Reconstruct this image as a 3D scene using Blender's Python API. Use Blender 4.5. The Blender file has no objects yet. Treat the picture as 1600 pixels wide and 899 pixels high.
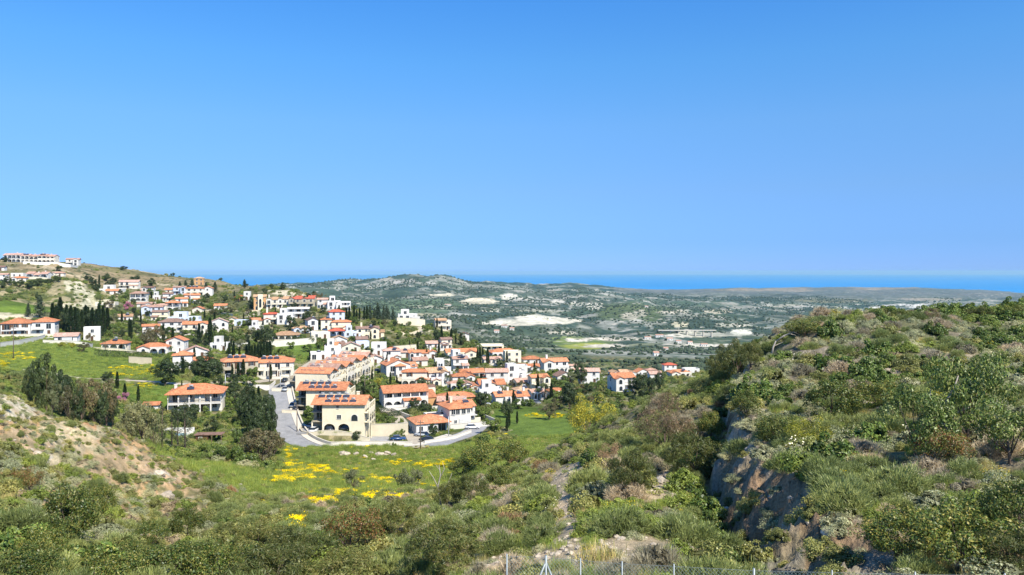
import bpy, math, random
import numpy as np
from math import sin, cos, pi, radians, atan2, sqrt
C = bpy.context.scene
COL = C.collection
random.seed(7); RNG = np.random.default_rng(7)

# ---------------------------------------------------------------- camera, sky, sun, exposure
F = 1200.0            # focal length in photo pixels (photo is 1600 wide)
HY = 424.0            # photo row of the true eye level
cam_d = bpy.data.cameras.new('camera'); cam = bpy.data.objects.new('camera', cam_d); COL.objects.link(cam)
cam_d.sensor_width = 36; cam_d.lens = 36*F/1600
cam_d.shift_y = -(449.5-HY)/1600
cam_d.clip_start = 0.5; cam_d.clip_end = 120000
cam.location = (0, 0, 0); cam.rotation_euler = (pi/2, 0, 0)
C.camera = cam
SUN_EL, SUN_AZ = radians(48), radians(141)      # azimuth clockwise from the view direction (+Y)
W = bpy.data.worlds.new('World'); C.world = W; W.use_nodes = True
wn = W.node_tree; wn.nodes.clear()
sk = wn.nodes.new('ShaderNodeTexSky'); sk.sky_type = 'NISHITA'; sk.sun_disc = False
sk.sun_elevation = SUN_EL; sk.sun_rotation = SUN_AZ; sk.altitude = 200
sk.air_density = 1.0; sk.dust_density = 0.0; sk.ozone_density = 5.0
hs = wn.nodes.new('ShaderNodeMix'); hs.data_type = 'RGBA'; hs.blend_type = 'MULTIPLY'; hs.inputs[0].default_value = 1
tg = wn.nodes.new('ShaderNodeTexCoord'); sx_ = wn.nodes.new('ShaderNodeSeparateXYZ'); rp_ = wn.nodes.new('ShaderNodeValToRGB')   # clear deep-blue air, tint by elevation only
_st = [(0, (.215,.40,1.02)), (.037, (.24,.415,.85)), (.103, (.38,.535,.79)), (.184, (.47,.70,.90)), (.26, (.43,.80,1.03)), (.334, (.36,.81,1.15)), (.6, (.46,.82,1.12))]
while len(rp_.color_ramp.elements) < len(_st): rp_.color_ramp.elements.new(.5)
for e_, (p_, c_) in zip(rp_.color_ramp.elements, _st): e_.position = p_; e_.color = (*[q_*1.09 for q_ in c_], 1)
wn.links.new(tg.outputs['Generated'], sx_.inputs[0])
mx_ = wn.nodes.new('ShaderNodeMath'); mx_.operation = 'MAXIMUM'; mx_.inputs[1].default_value = .004; cb_ = wn.nodes.new('ShaderNodeCombineXYZ')   # the sky simply goes on at the horizon
wn.links.new(sx_.outputs[2], mx_.inputs[0]); wn.links.new(sx_.outputs[0], cb_.inputs[0]); wn.links.new(sx_.outputs[1], cb_.inputs[1]); wn.links.new(mx_.outputs[0], cb_.inputs[2]); wn.links.new(cb_.outputs[0], sk.inputs[0])
wn.links.new(sx_.outputs[2], rp_.inputs[0]); wn.links.new(rp_.outputs[0], hs.inputs[7])
bg = wn.nodes.new('ShaderNodeBackground'); bg.inputs['Strength'].default_value = 0.12
wo = wn.nodes.new('ShaderNodeOutputWorld')
wn.links.new(sk.outputs[0], hs.inputs[6]); wn.links.new(hs.outputs[2], bg.inputs[0]); wn.links.new(bg.outputs[0], wo.inputs[0])
sd = bpy.data.lights.new('sun', 'SUN'); sd.energy = 5.0; sd.angle = radians(0.55); sd.color = (1.0, 0.93, 0.80)
sun = bpy.data.objects.new('sun', sd); COL.objects.link(sun)
SV = (sin(SUN_AZ)*cos(SUN_EL), cos(SUN_AZ)*cos(SUN_EL), sin(SUN_EL))
from mathutils import Vector, Matrix
sun.rotation_euler = Vector(SV).to_track_quat('Z', 'Y').to_euler(); sun.location = (30, -30, 60)
C.view_settings.view_transform = 'Standard'; C.view_settings.look = 'None'
C.view_settings.exposure = 0.46; C.view_settings.gamma = 1.0; C.view_settings.use_curve_mapping = False
cy = C.cycles
cy.max_bounces = 4; cy.diffuse_bounces = 2; cy.glossy_bounces = 2; cy.transmission_bounces = 2; cy.volume_bounces = 0
cy.transparent_max_bounces = 4; cy.use_denoising = True; cy.caustics_reflective = False; cy.caustics_refractive = False
cy.sample_clamp_indirect = 4

# ---------------------------------------------------------------- small helpers
def smooth(a, b, x):
    t = np.clip((x-a)/(b-a), 0, 1); return t*t*(3-2*t)
def _h(i, j, s):
    n = (i*374761393 + j*668265263 + s*1442695041) & 0xffffffff
    n = ((n ^ (n >> 13))*1274126177) & 0xffffffff
    n = ((n ^ (n >> 16))*2246822519) & 0xffffffff
    return ((n ^ (n >> 15)) & 0xffffff)/float(0xffffff)
def vn(x, y, s=0):
    x = np.asarray(x, float); y = np.asarray(y, float)
    i = np.floor(x).astype(np.int64); j = np.floor(y).astype(np.int64)
    u = x-i; v = y-j; u = u*u*u*(u*(u*6-15)+10); v = v*v*v*(v*(v*6-15)+10)
    return (_h(i,j,s)*(1-u)+_h(i+1,j,s)*u)*(1-v)+(_h(i,j+1,s)*(1-u)+_h(i+1,j+1,s)*u)*v
def fbm(x, y, s=0, o=4):
    t = 0; a = .5; n = 0
    for k in range(o):
        t = t+a*vn(x, y, s+k*17); n += a; a *= .5; x = x*2.03+11.3; y = y*2.03-7.1
    return t/n
def ridged(x, y, s=0, o=4):
    t = 0; a = .5; n = 0
    for k in range(o):
        t = t+a*(1-abs(2*vn(x, y, s+k*13)-1)); n += a; a *= .5; x = x*2.1+5.3; y = y*2.1+9.1
    return t/n

# ---------------------------------------------------------------- the lie of the land: profiles of the slope seen along bearings
FARC = {
 -400: [(850,470),(1500,480),(3000,470),(6000,452),(11000,449)],
 350: [(850,480),(1500,480),(2500,470),(4000,452),(5000,452),(6000,456),(11000,449)],
 450: [(850,500),(1500,490),(2500,468),(3500,453),(4400,443),(5200,450),(6000,457),(11000,449)],
 520: [(850,505),(1500,495),(2500,472),(3500,452),(4400,438),(5200,447),(6000,457),(11000,449)],
 560: [(850,515),(1300,508),(1700,492),(2600,474),(3400,452),(4200,438),(4500,434),(5200,444),(6200,457),(11000,449)],
 598: [(850,520),(1300,508),(1700,492),(2200,480),(2700,474),(3300,460),(4000,440),(4400,429),(4800,436),(6200,457),(11000,449)],
 640: [(850,530),(1300,515),(1700,496),(2200,480),(2700,470),(3500,447),(4300,433),(4900,441),(6200,457),(11000,449)],
 700: [(850,548),(1200,528),(1700,500),(2200,480),(2700,470),(3500,450),(4300,433),(4900,441),(6200,456),(11000,449)],
 760: [(850,552),(1300,530),(1600,512),(1900,494),(2200,488),(2700,474),(3600,456),(4600,440),(5500,440),(6500,452),(11000,449)],
 830: [(850,556),(1300,534),(1550,514),(1720,499),(2100,494),(2500,480),(3000,469),(4000,455),(5500,441),(6500,441),(7500,449),(11000,449)],
 900: [(850,558),(1300,537),(1700,517),(2100,500),(2500,485),(3000,472),(3600,462),(4500,452),(6000,441),(7000,444),(11000,449)],
 980: [(850,562),(1300,540),(1700,520),(2100,500),(2450,484),(3000,478),(4000,466),(5500,456),(6500,446),(7500,449),(11000,449)],
 1020:[(850,562),(1300,540),(1700,520),(2100,500),(2450,484),(3000,478),(4000,466),(5500,457),(7000,452),(8000,452),(11000,449)],
 1100:[(850,564),(1400,541),(1650,532),(1850,518),(2100,502),(2400,488),(3200,483),(4000,470),(5500,460),(7400,449),(8400,451),(11000,449)],
 1250:[(850,566),(1400,546),(1700,526),(2300,503),(2800,493),(3500,482),(4500,468),(6000,455),(7600,447),(8600,450),(11000,449)],
 1380:[(850,566),(1400,548),(2000,516),(2600,500),(3200,488),(3800,482),(4800,468),(6000,456),(7600,446),(8600,450),(11000,449)],
 1480:[(850,566),(1400,548),(2000,516),(2600,502),(3200,490),(3800,482),(4800,468),(6000,458),(7600,449),(8600,451),(11000,449)],
 1600:[(850,566),(2000,520),(2600,505),(3200,495),(3800,486),(4800,472),(6000,462),(7600,454),(8600,452),(11000,449)],
 2000:[(850,566),(2000,520),(2600,505),(3200,495),(3800,486),(4800,472),(6000,462),(7600,455),(8600,452),(11000,449)]}
FARC = {k: [(d, p+(2.2 if d > 5400 else 1.0 if d > 4300 else 0)) for d, p in v] for k, v in FARC.items()}
NEARC = {
 -400:[(2,2300),(6,1400),(12,1040),(22,860),(40,740),(75,590),(100,610),(150,600),(200,560),(300,520),(450,480),(600,420),(700,400),(850,440)],
 0:  [(2,2300),(6,1480),(12,1080),(20,920),(30,838),(50,705),(65,625),(76,594),(86,604),(125,650),(160,610),(200,575),(270,541),(320,524),(400,470),(480,446),(560,426),(620,413),(690,404),(740,406),(850,430)],
 60: [(2,2300),(6,1480),(12,1080),(20,930),(30,850),(50,740),(70,670),(84,628),(95,640),(130,680),(180,610),(230,571),(280,541),(320,524),(400,490),(450,458),(500,448),(560,430),(600,414),(690,408),(740,410),(850,430)],
 112:[(2,2300),(6,1480),(12,1090),(20,955),(30,868),(50,765),(70,700),(90,648),(100,656),(140,700),(180,620),(230,573),(280,546),(330,522),(400,492),(440,462),(475,428),(500,440),(560,448),(620,424),(700,412),(740,414),(850,435)],
 160:[(2,2300),(6,1480),(12,1090),(20,965),(30,875),(50,780),(70,720),(92,664),(102,668),(140,715),(180,640),(230,590),(280,560),(330,534),(400,496),(440,478),(480,456),(520,458),(580,445),(640,428),(710,416),(850,440)],
 250:[(2,2300),(6,1480),(12,1100),(20,980),(32,888),(60,798),(80,750),(102,702),(110,704),(130,740),(160,708),(205,662),(235,600),(270,576),(320,552),(400,516),(470,490),(540,466),(620,442),(685,427),(850,450)],
 340:[(2,2300),(6,1480),(12,1100),(20,990),(32,885),(60,812),(100,762),(120,742),(140,732),(170,702),(205,664),(235,606),(270,586),(320,556),(400,521),(470,492),(540,466),(600,443),(645,431),(850,460)],
 430:[(2,2300),(6,1480),(12,1100),(20,985),(30,888),(60,822),(100,780),(130,762),(165,730),(187,702),(199,700),(225,655),(260,602),(300,572),(350,541),(400,514),(450,482),(500,462),(545,445),(600,450),(850,490)],
 500:[(2,2300),(6,1480),(12,1100),(20,980),(30,880),(60,818),(100,782),(130,768),(165,737),(184,697),(190,697),(199,705),(209,697),(228,664),(260,624),(300,585),(350,548),(400,511),(450,480),(485,463),(530,470),(850,505)],
 600:[(2,2300),(6,1480),(12,1090),(20,965),(30,870),(60,804),(100,777),(130,765),(165,737),(184,696),(190,697),(199,704),(209,698),(228,668),(260,632),(300,597),(350,562),(400,530),(440,506),(465,497),(510,508),(850,525)],
 700:[(2,2300),(6,1450),(12,1050),(20,905),(30,850),(45,812),(60,795),(90,777),(130,764),(165,735),(183,698),(189,698),(197,702),(215,682),(250,645),(300,603),(350,571),(400,543),(430,520),(455,512),(500,527),(850,545)],
 800:[(2,2300),(6,1430),(13,960),(18,895),(25,860),(35,820),(50,785),(70,750),(100,728),(140,722),(180,707),(220,671),(260,641),(300,611),(340,586),(370,567),(395,557),(440,572),(850,555)],
 900:[(2,2300),(6,1430),(13,945),(17,880),(22,835),(30,775),(45,735),(60,715),(85,694),(100,702),(140,720),(190,693),(230,658),(280,627),(320,606),(360,592),(400,588),(460,594),(850,560)],
 1000:[(2,2300),(6,1430),(13,945),(17,875),(22,820),(30,762),(45,704),(60,664),(80,634),(100,652),(150,690),(230,650),(300,614),(340,602),(380,594),(430,592),(600,588),(850,562)],
 1100:[(2,2300),(6,1430),(13,950),(17,885),(22,842),(30,785),(40,712),(55,630),(70,597),(90,640),(150,680),(300,612),(450,584),(520,578),(600,582),(850,563)],
 1180:[(2,2300),(6,1430),(13,965),(17,925),(22,880),(30,820),(40,735),(50,640),(62,548),(75,600),(150,680),(300,612),(450,590),(850,566)],
 1260:[(2,2300),(6,1430),(13,970),(17,930),(22,880),(30,820),(40,720),(50,620),(62,508),(75,560),(150,660),(300,612),(450,590),(850,566)],
 2000:[(2,2300),(6,1430),(13,970),(17,930),(22,880),(30,820),(40,720),(50,600),(62,490),(75,540),(150,660),(300,612),(450,590),(850,566)]}
PLATC = {
 900: [(2,2300),(6,1300),(10,1010),(18,815),(25,735),(35,655),(45,602),(55,567),(62,548),(75,575),(850,566)],
 1180:[(2,2300),(6,1300),(10,1010),(18,812),(25,730),(35,650),(45,600),(55,565),(62,540),(75,575),(150,650),(300,612),(850,566)],
 1250:[(2,2300),(6,1300),(10,1010),(14,895),(18,805),(25,728),(35,640),(45,583),(55,530),(62,497),(75,535),(150,640),(300,612),(850,566)],
 1330:[(2,2300),(6,1300),(10,1010),(14,890),(18,800),(25,724),(35,632),(45,570),(55,520),(64,491),(78,530),(150,640),(300,612),(850,566)],
 1400:[(2,2300),(6,1300),(10,1010),(14,885),(18,798),(25,718),(35,625),(45,562),(55,516),(66,489),(80,530),(150,640),(300,612),(850,566)],
 1500:[(2,2300),(6,1300),(10,1010),(14,880),(18,795),(25,712),(35,615),(45,560),(55,518),(68,488),(80,520),(150,640),(300,612),(850,566)],
 1600:[(2,2300),(6,1300),(10,1000),(14,875),(18,790),(25,705),(35,608),(50,535),(65,495),(76,475),(95,520),(300,612),(850,566)],
 2000:[(2,2300),(6,1300),(10,1000),(14,870),(18,785),(25,695),(35,595),(50,520),(65,480),(76,465),(95,500),(300,600),(850,566)]}
GP = np.arange(-400, 2001, 10.0); GL = np.arange(math.log(2), math.log(11000)+.02, 0.015)
def _tab(cols, blur):
    ks = sorted(cols); T = np.array([np.interp(GL, [math.log(a) for a, b in cols[k]], [b for a, b in cols[k]]) for k in ks])
    G = np.array([[np.interp(GP, ks, T[:, j])] for j in range(len(GL))])[:, 0, :]        # [L, P]
    for ax, s in ((0, blur), (1, 2.2)):
        r = int(s*3)+1; k = np.exp(-.5*(np.arange(-r, r+1)/s)**2); k /= k.sum()
        pad = [(r, r) if a == ax else (0, 0) for a in (0, 1)]
        G = np.apply_along_axis(lambda v: np.convolve(v, k, 'valid'), ax, np.pad(G, pad, 'edge'))
    return G
TN = _tab(NEARC, 2.0); TP = _tab(PLATC, 2.0); TF = _tab(FARC, 1.6)
def _look(T, px, L):
    a = np.clip((px-GP[0])/10, 0, len(GP)-1.001); b = np.clip((L-GL[0])/.015, 0, len(GL)-1.001)
    i = a.astype(int); j = b.astype(int); u = a-i; v = b-j
    return (T[j,i]*(1-u)+T[j,i+1]*u)*(1-v)+(T[j+1,i]*(1-u)+T[j+1,i+1]*u)*v
def cliff_px(D):      # bearing of the foot of the rock cut
    return np.interp(D, [4,10,14,18,24,30,40,50,58], [1560,1330,1235,1180,1142,1122,1120,1150,1185])
PADS = []; ROADS = []
def zbase(x, y):
    x = np.asarray(x, float); y = np.asarray(y, float)
    px = 800+F*x/y; L = np.log(y)
    near = _look(TN, px, L); plat = _look(TP, px, L)
    wpx = np.interp(y, [12,20,34,60], [2.3,1.9,1.1,.9])*F/y; wob = (fbm(y*.55, x*0, 5, 3)-.5)*1.5*F/y
    s = np.clip((px+wob-cliff_px(y))/wpx, 0, 1); s = s**.8
    s = np.where(y > 60, np.clip((px-1150)/60, 0, 1), s)
    near = near*(1-s)+plat*s
    g = smooth(math.log(760), math.log(950), L)
    py = near*(1-g)+_look(TF, px, L)*g
    z = -(py-HY)/F*y
    z = z+(fbm(x*.45, y*.45, 3, 4)-.5)*.75*smooth(8, 25, y)*(1-smooth(250, 500, y))*(1-.6*smooth(120,150,y))
    z = z+(fbm(x*.12, y*.12, 9, 3)-.5)*1.6*smooth(30, 60, y)*(1-smooth(100, 150, y))
    # weathered rock on the face of the cut
    face = (s*(1-s)*4)*(y < 60)
    z = z+face*((ridged(x*1.1, y*1.1, 21, 5)-.55)*1.5)
    # bluff on the left: small gullies
    bl = smooth(40, 60, y)*(1-smooth(110, 130, y))*(1-smooth(300, 420, px))
    z = z-bl*(ridged(x*.16+y*.05, y*.06, 31, 4)-.5)*3.0
    kn = smooth(420, 450, y)*(1-smooth(520, 560, y))*(1-smooth(170, 230, px))
    z = z-kn*(ridged(x*.05, y*.02, 35, 4)-.5)*9
    rg = smooth(480, 560, y)*(1-smooth(800, 900, y))
    z = z+rg*(fbm(x*.02, y*.02, 41, 4)-.5)*10
    fr = smooth(950, 1500, y)
    amp = fr*(15+20*smooth(1800, 3500, y)); amp = amp*(1-.85*smooth(6000, 7500, y))
    z = z+amp*(1.15-1.9*ridged(x*.0022+3, y*.0017+1, 51, 5))
    z = z+fr*8*(fbm(x*.006, y*.006, 55, 4)-.5)*2
    return z
def zg(x, y):
    x = np.asarray(x, float); y = np.asarray(y, float); z = zbase(x, y)
    z = np.array(z, float)
    for (cx, cy_, hx, hy, a, zz, b) in PADS:
        R_ = hx+hy+b; m = (abs(x-cx) < R_) & (abs(y-cy_) < R_)
        if not m.any(): continue
        c, s = cos(a), sin(a); dx = x[m]-cx; dy = y[m]-cy_
        u = abs(dx*c+dy*s)-hx; v = abs(-dx*s+dy*c)-hy
        d = np.hypot(np.maximum(u, 0), np.maximum(v, 0)); w = 1-smooth(0, b, d)
        z[m] = z[m]*(1-w)+zz*w
    for P, hw, b in ROADS:
        m = (x > P[:,0].min()-hw-b) & (x < P[:,0].max()+hw+b) & (y > P[:,1].min()-hw-b) & (y < P[:,1].max()+hw+b)
        if not np.any(m): continue
        xm, ym = x[m], y[m]; bm = np.full(xm.shape, 1e9); zm = np.zeros(xm.shape)
        for k in range(len(P)-1):
            A, B = P[k], P[k+1]; d = B[:2]-A[:2]; l2 = (d**2).sum()
            t = np.clip(((xm-A[0])*d[0]+(ym-A[1])*d[1])/l2, 0, 1)
            q = np.hypot(xm-A[0]-t*d[0], ym-A[1]-t*d[1]); c = q < bm
            bm = np.where(c, q, bm); zm = np.where(c, A[2]+t*(B[2]-A[2]), zm)
        w = 1-smooth(hw, hw+b, bm); z2 = z[m]*(1-w)+(zm-.12)*w
        z[m] = z2
    return z
_ys = np.exp(np.linspace(math.log(8), math.log(9500), 3500))
def pick(px, py, y0=8, y1=9500, f=zbase):
    """where the sight line through a photo pixel first meets the ground"""
    ys = _ys[(_ys >= y0) & (_ys <= y1)]; x = (px-800)/F*ys
    d = f(x, ys)+(py-HY)/F*ys
    k = np.argmax(d > 0) if np.any(d > 0) else int(np.argmax(d/ys))
    return float(x[k]), float(ys[k])
def Z(x, y): return float(zg(np.array([x]), np.array([y]))[0])
# ---------------------------------------------------------------- mesh and material helpers
def mesh_np(name, V, Fc, mats=(), mi=None, col=None, sm=False):
    V = np.asarray(V, np.float32); Fc = np.asarray(Fc, np.int32); k = Fc.shape[1]; n = len(Fc)
    me = bpy.data.meshes.new(name)
    me.vertices.add(len(V)); me.vertices.foreach_set('co', V.ravel())
    me.loops.add(n*k); me.loops.foreach_set('vertex_index', Fc.ravel())
    me.polygons.add(n); me.polygons.foreach_set('loop_start', np.arange(0, n*k, k, dtype=np.int32))
    try: me.polygons.foreach_set('loop_total', np.full(n, k, dtype=np.int32))
    except Exception: pass
    for m in mats: me.materials.append(m)
    if mi is not None: me.polygons.foreach_set('material_index', np.asarray(mi, np.int32))
    me.polygons.foreach_set('use_smooth', np.full(n, sm))
    me.update(calc_edges=True)
    if col is not None:
        a = me.color_attributes.new('Col', 'FLOAT_COLOR', 'POINT')
        c = np.ones((len(V), 4), np.float32); c[:, :3] = col; a.data.foreach_set('color', c.ravel())
    return me
def link(name, me, parent=None, loc=None, rz=None, sc=None):
    o = bpy.data.objects.new(name, me); COL.objects.link(o)
    if parent is not None: o.parent = parent
    if loc is not None: o.location = loc
    if rz is not None: o.rotation_euler = (0, 0, rz) if not hasattr(rz, '__len__') else rz
    if sc is not None: o.scale = (sc, sc, sc) if not hasattr(sc, '__len__') else sc
    return o
def tag(o, label, cat, group=None, kind='thing'):
    o['label'] = label; o['category'] = cat; o['kind'] = kind
    if group: o['group'] = group
    return o
def stuff(o, label, cat=None):
    o['kind'] = 'stuff'; o['label'] = label
    if cat: o['category'] = cat
    return o
class MB:
    """collects boxes, prisms and tubes into one mesh"""
    def __init__(s): s.v = []; s.f = []; s.m = []
    def add(s, V, Fs, m=0, M=None):
        b = len(s.v)
        for p in V:
            if M is not None: p = M @ Vector(p)
            s.v.append(tuple(p))
        for f in Fs: s.f.append(tuple(i+b for i in f)); s.m.append(m)
    def box(s, x0, x1, y0, y1, z0, z1, m=0, M=None):
        s.add([(x0,y0,z0),(x1,y0,z0),(x1,y1,z0),(x0,y1,z0),(x0,y0,z1),(x1,y0,z1),(x1,y1,z1),(x0,y1,z1)],
              [(0,3,2,1),(4,5,6,7),(0,1,5,4),(1,2,6,5),(2,3,7,6),(3,0,4,7)], m, M)
    def tube(s, pts, rad, n=6, m=0):
        rings = []
        for i, p in enumerate(pts):
            a = Vector(pts[max(i-1,0)]); b = Vector(pts[min(i+1,len(pts)-1)]); d = (b-a).normalized()
            u = d.orthogonal().normalized(); w = d.cross(u); r = rad[i] if hasattr(rad,'__len__') else rad
            rings.append([tuple(Vector(p)+(u*cos(2*pi*k/n)+w*sin(2*pi*k/n))*r) for k in range(n)])
        V = [q for r_ in rings for q in r_]; Fs = []
        for i in range(len(pts)-1):
            for k in range(n): Fs.append((i*n+k, i*n+(k+1)%n, (i+1)*n+(k+1)%n, (i+1)*n+k))
        Fs.append(tuple(range(n-1,-1,-1))); Fs.append(tuple((len(pts)-1)*n+k for k in range(n)))
        s.add(V, Fs, m)
    def mesh(s, name, mats, sm=False):
        me = bpy.data.meshes.new(name); me.from_pydata(s.v, [], s.f)
        for m in (mats if isinstance(mats, (list, tuple)) else [mats]): me.materials.append(m)
        me.polygons.foreach_set('material_index', s.m); me.polygons.foreach_set('use_smooth', [sm]*len(s.f)); me.update(); return me
    def build(s, name, mats, parent=None, sm=False, **k): return link(name, s.mesh(name, mats, sm), parent, **k)

def nmat(name):
    m = bpy.data.materials.new(name); m.use_nodes = True; nt = m.node_tree; b = nt.nodes['Principled BSDF']
    b.inputs['Specular IOR Level'].default_value = .25; return m, nt, b
def N(nt, t, **k):
    n = nt.nodes.new(t)
    for a, v in k.items():
        if hasattr(n, a): setattr(n, a, v)
        else: n.inputs[a].default_value = v
    return n
def noise(nt, scale, detail=4, rough=.6, vec=None):
    n = N(nt, 'ShaderNodeTexNoise'); n.inputs['Scale'].default_value = scale; n.inputs['Detail'].default_value = detail; n.inputs['Roughness'].default_value = rough
    if vec is None:
        tc = N(nt, 'ShaderNodeTexCoord'); vec = tc.outputs['Object']
    nt.links.new(vec, n.inputs['Vector']); return n.outputs['Fac']
def ramp(nt, fac, stops):
    r = N(nt, 'ShaderNodeValToRGB'); e = r.color_ramp.elements
    while len(e) < len(stops): e.new(.5)
    for i, (p, c) in enumerate(stops):
        e[i].position = p; e[i].color = (*c, 1) if hasattr(c, '__len__') else (c, c, c, 1)
    nt.links.new(fac, r.inputs[0]); return r.outputs[0]
def mix(nt, a, b, fac=1.0, mode='MULTIPLY'):
    m = N(nt, 'ShaderNodeMix', data_type='RGBA', blend_type=mode)
    for s, v in ((0, fac), (6, a), (7, b)):
        if isinstance(v, bpy.types.NodeSocket): nt.links.new(v, m.inputs[s])
        elif hasattr(v, '__len__'): m.inputs[s].default_value = (*v, 1)
        else: m.inputs[s].default_value = v
    return m.outputs[2]
def bump(nt, b, h, strength=.5, dist=.1):
    n = N(nt, 'ShaderNodeBump'); n.inputs['Strength'].default_value = strength; n.inputs['Distance'].default_value = dist
    nt.links.new(h, n.inputs['Height']); nt.links.new(n.outputs[0], b.inputs['Normal'])
def plain(name, col, rough=.7, var=.12, scale=1.5, metal=0, bmp=0, spec=None, fine=None):
    m, nt, b = nmat(name)
    f = noise(nt, scale, 5)
    c = mix(nt, col, ramp(nt, f, [(.25, 1-var*1.6), (.75, 1+var)]))
    if fine: c = mix(nt, c, ramp(nt, noise(nt, fine, 2), [(.3, 1-var), (.7, 1+var*.6)]))
    oi = N(nt, 'ShaderNodeObjectInfo'); c = mix(nt, c, ramp(nt, oi.outputs['Random'], [(0, 1-var*.6), (1, 1+var*.3)]))
    nt.links.new(c, b.inputs['Base Color']); b.inputs['Roughness'].default_value = rough; b.inputs['Metallic'].default_value = metal
    if spec is not None: b.inputs['Specular IOR Level'].default_value = spec
    if bmp: bump(nt, b, f, .5, bmp)
    return m
def leafmat(name, jit=.30, trans=.22, gloss=0.0):
    m = bpy.data.materials.new(name); m.use_nodes = True; nt = m.node_tree; nt.nodes.clear()
    at = N(nt, 'ShaderNodeAttribute', attribute_name='Col'); oi = N(nt, 'ShaderNodeObjectInfo')
    c = mix(nt, at.outputs['Color'], ramp(nt, oi.outputs['Random'], [(0, (1-jit, 1-jit*.9, 1-jit)), (.5, (1, 1, 1)), (1, (1+jit*1.2, 1+jit*.8, 1+jit*.6))]))
    d = N(nt, 'ShaderNodeBsdfDiffuse'); t = N(nt, 'ShaderNodeBsdfTranslucent'); x = N(nt, 'ShaderNodeMixShader'); x.inputs[0].default_value = trans
    o = N(nt, 'ShaderNodeOutputMaterial')
    nt.links.new(c, d.inputs[0]); nt.links.new(c, t.inputs[0]); nt.links.new(d.outputs[0], x.inputs[1]); nt.links.new(t.outputs[0], x.inputs[2])
    last = x.outputs[0]
    if gloss:
        g = N(nt, 'ShaderNodeBsdfGlossy'); g.inputs['Roughness'].default_value = .45; g.inputs[0].default_value = (.8,.85,.8,1)
        y = N(nt, 'ShaderNodeMixShader'); y.inputs[0].default_value = gloss
        nt.links.new(last, y.inputs[1]); nt.links.new(g.outputs[0], y.inputs[2]); last = y.outputs[0]
    nt.links.new(last, o.inputs[0]); return m

# ---------------------------------------------------------------- materials
M = {}
M['leaf'] = leafmat('leaf', gloss=.035); M['flower'] = leafmat('petal', .06, .3)
M['bark'] = plain('bark', (.16,.12,.09), .9, .3, 8, bmp=.02); M['deadwood'] = plain('dead_wood', (.42,.38,.32), .9, .2, 9)
def _wall(name, col):
    m, nt, b = nmat(name)
    c = mix(nt, col, ramp(nt, noise(nt, .5, 5, .65), [(.3, .86), (.65, 1.02)]))
    c = mix(nt, c, ramp(nt, noise(nt, 3.2, 3), [(.3, .95), (.6, 1.01)]))
    oi = N(nt, 'ShaderNodeObjectInfo'); c = mix(nt, c, ramp(nt, oi.outputs['Random'], [(0, (.92,.9,.86)), (1, (1,1,1))]))
    nt.links.new(c, b.inputs['Base Color']); b.inputs['Roughness'].default_value = .9; return m
M['white'] = _wall('white_render', (.80,.785,.745)); M['cream'] = _wall('cream_render', (.92,.84,.63)); M['pale'] = _wall('pale_render', (.84,.79,.67))
M['blue'] = _wall('pale_blue_render', (.66,.73,.85)); M['ochre'] = _wall('ochre_render', (.62,.36,.17)); M['stone'] = _wall('stone_render', (.56,.50,.38))
def _roof(name, col):
    m, nt, b = nmat(name)
    tc = N(nt, 'ShaderNodeTexCoord'); w = N(nt, 'ShaderNodeTexWave', wave_type='BANDS', bands_direction='X'); w.inputs['Scale'].default_value = 1.1; w.inputs['Distortion'].default_value = .4
    nt.links.new(tc.outputs['Object'], w.inputs['Vector'])
    v = N(nt, 'ShaderNodeTexVoronoi'); v.inputs['Scale'].default_value = 2.6; nt.links.new(tc.outputs['Object'], v.inputs['Vector'])
    c = mix(nt, col, ramp(nt, v.outputs['Color'], [(.1, (.72,.68,.66)), (.5, (1,1,1)), (.9, (1.18,1.22,1.25))]))
    c = mix(nt, c, ramp(nt, noise(nt, .6, 5, .7), [(.3, .74), (.7, 1.12)]))
    c = mix(nt, c, ramp(nt, w.outputs['Fac'], [(0, .8), (.6, 1.05)]))
    oi = N(nt, 'ShaderNodeObjectInfo'); c = mix(nt, c, ramp(nt, oi.outputs['Random'], [(0, (.74,.76,.78)), (.5, (1,1,1)), (1, (1.06,1.16,1.25))]))
    nt.links.new(c, b.inputs['Base Color']); b.inputs['Roughness'].default_value = .85; bump(nt, b, w.outputs['Fac'], .6, .06); return m
M['tile'] = _roof('terracotta_tile', (.66,.265,.125)); M['tilepink'] = _roof('faded_pink_tile', (.60,.36,.26)); M['tilebrown'] = _roof('brown_tile', (.30,.18,.13))
M['tiletan'] = _roof('tan_tile', (.60,.36,.20)); M['tilered'] = _roof('red_tile', (.58,.13,.07))
M['flatroof'] = plain('roof_screed', (.62,.60,.56), .9, .12, .8)
M['glass'] = plain('dark_window_glass', (.035,.045,.055), .12, .3, .3, spec=.6); M['frame'] = plain('window_frame_white', (.72,.72,.70), .5, .05)
M['wood'] = plain('brown_wood', (.13,.07,.04), .6, .2, 3); M['iron'] = plain('dark_iron', (.03,.03,.035), .5, .1)
M['metal'] = plain('galvanised_metal', (.55,.57,.58), .4, .1, 3, metal=.6); M['panel'] = plain('solar_glass', (.05,.055,.075), .15, .2, 2, spec=.8)
M['tank'] = plain('grey_tank', (.42,.44,.46), .4, .08); M['awning'] = plain('awning_cloth', (.75,.60,.42), .9, .1)
M['asphalt'] = plain('worn_asphalt', (.36,.36,.36), .9, .16, .5, fine=4); M['kerb'] = plain('kerb_stone', (.62,.57,.47), .9, .1, 1.5)
M['paving'] = plain('pale_paving', (.52,.45,.34), .9, .14, .7, fine=3); M['gravelroad'] = plain('track_gravel', (.55,.48,.38), .95, .16, .8, fine=5)
M['retain'] = _wall('retaining_render', (.80,.73,.57)); M['whitewall'] = _wall('white_garden_wall', (.78,.75,.68))
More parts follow.
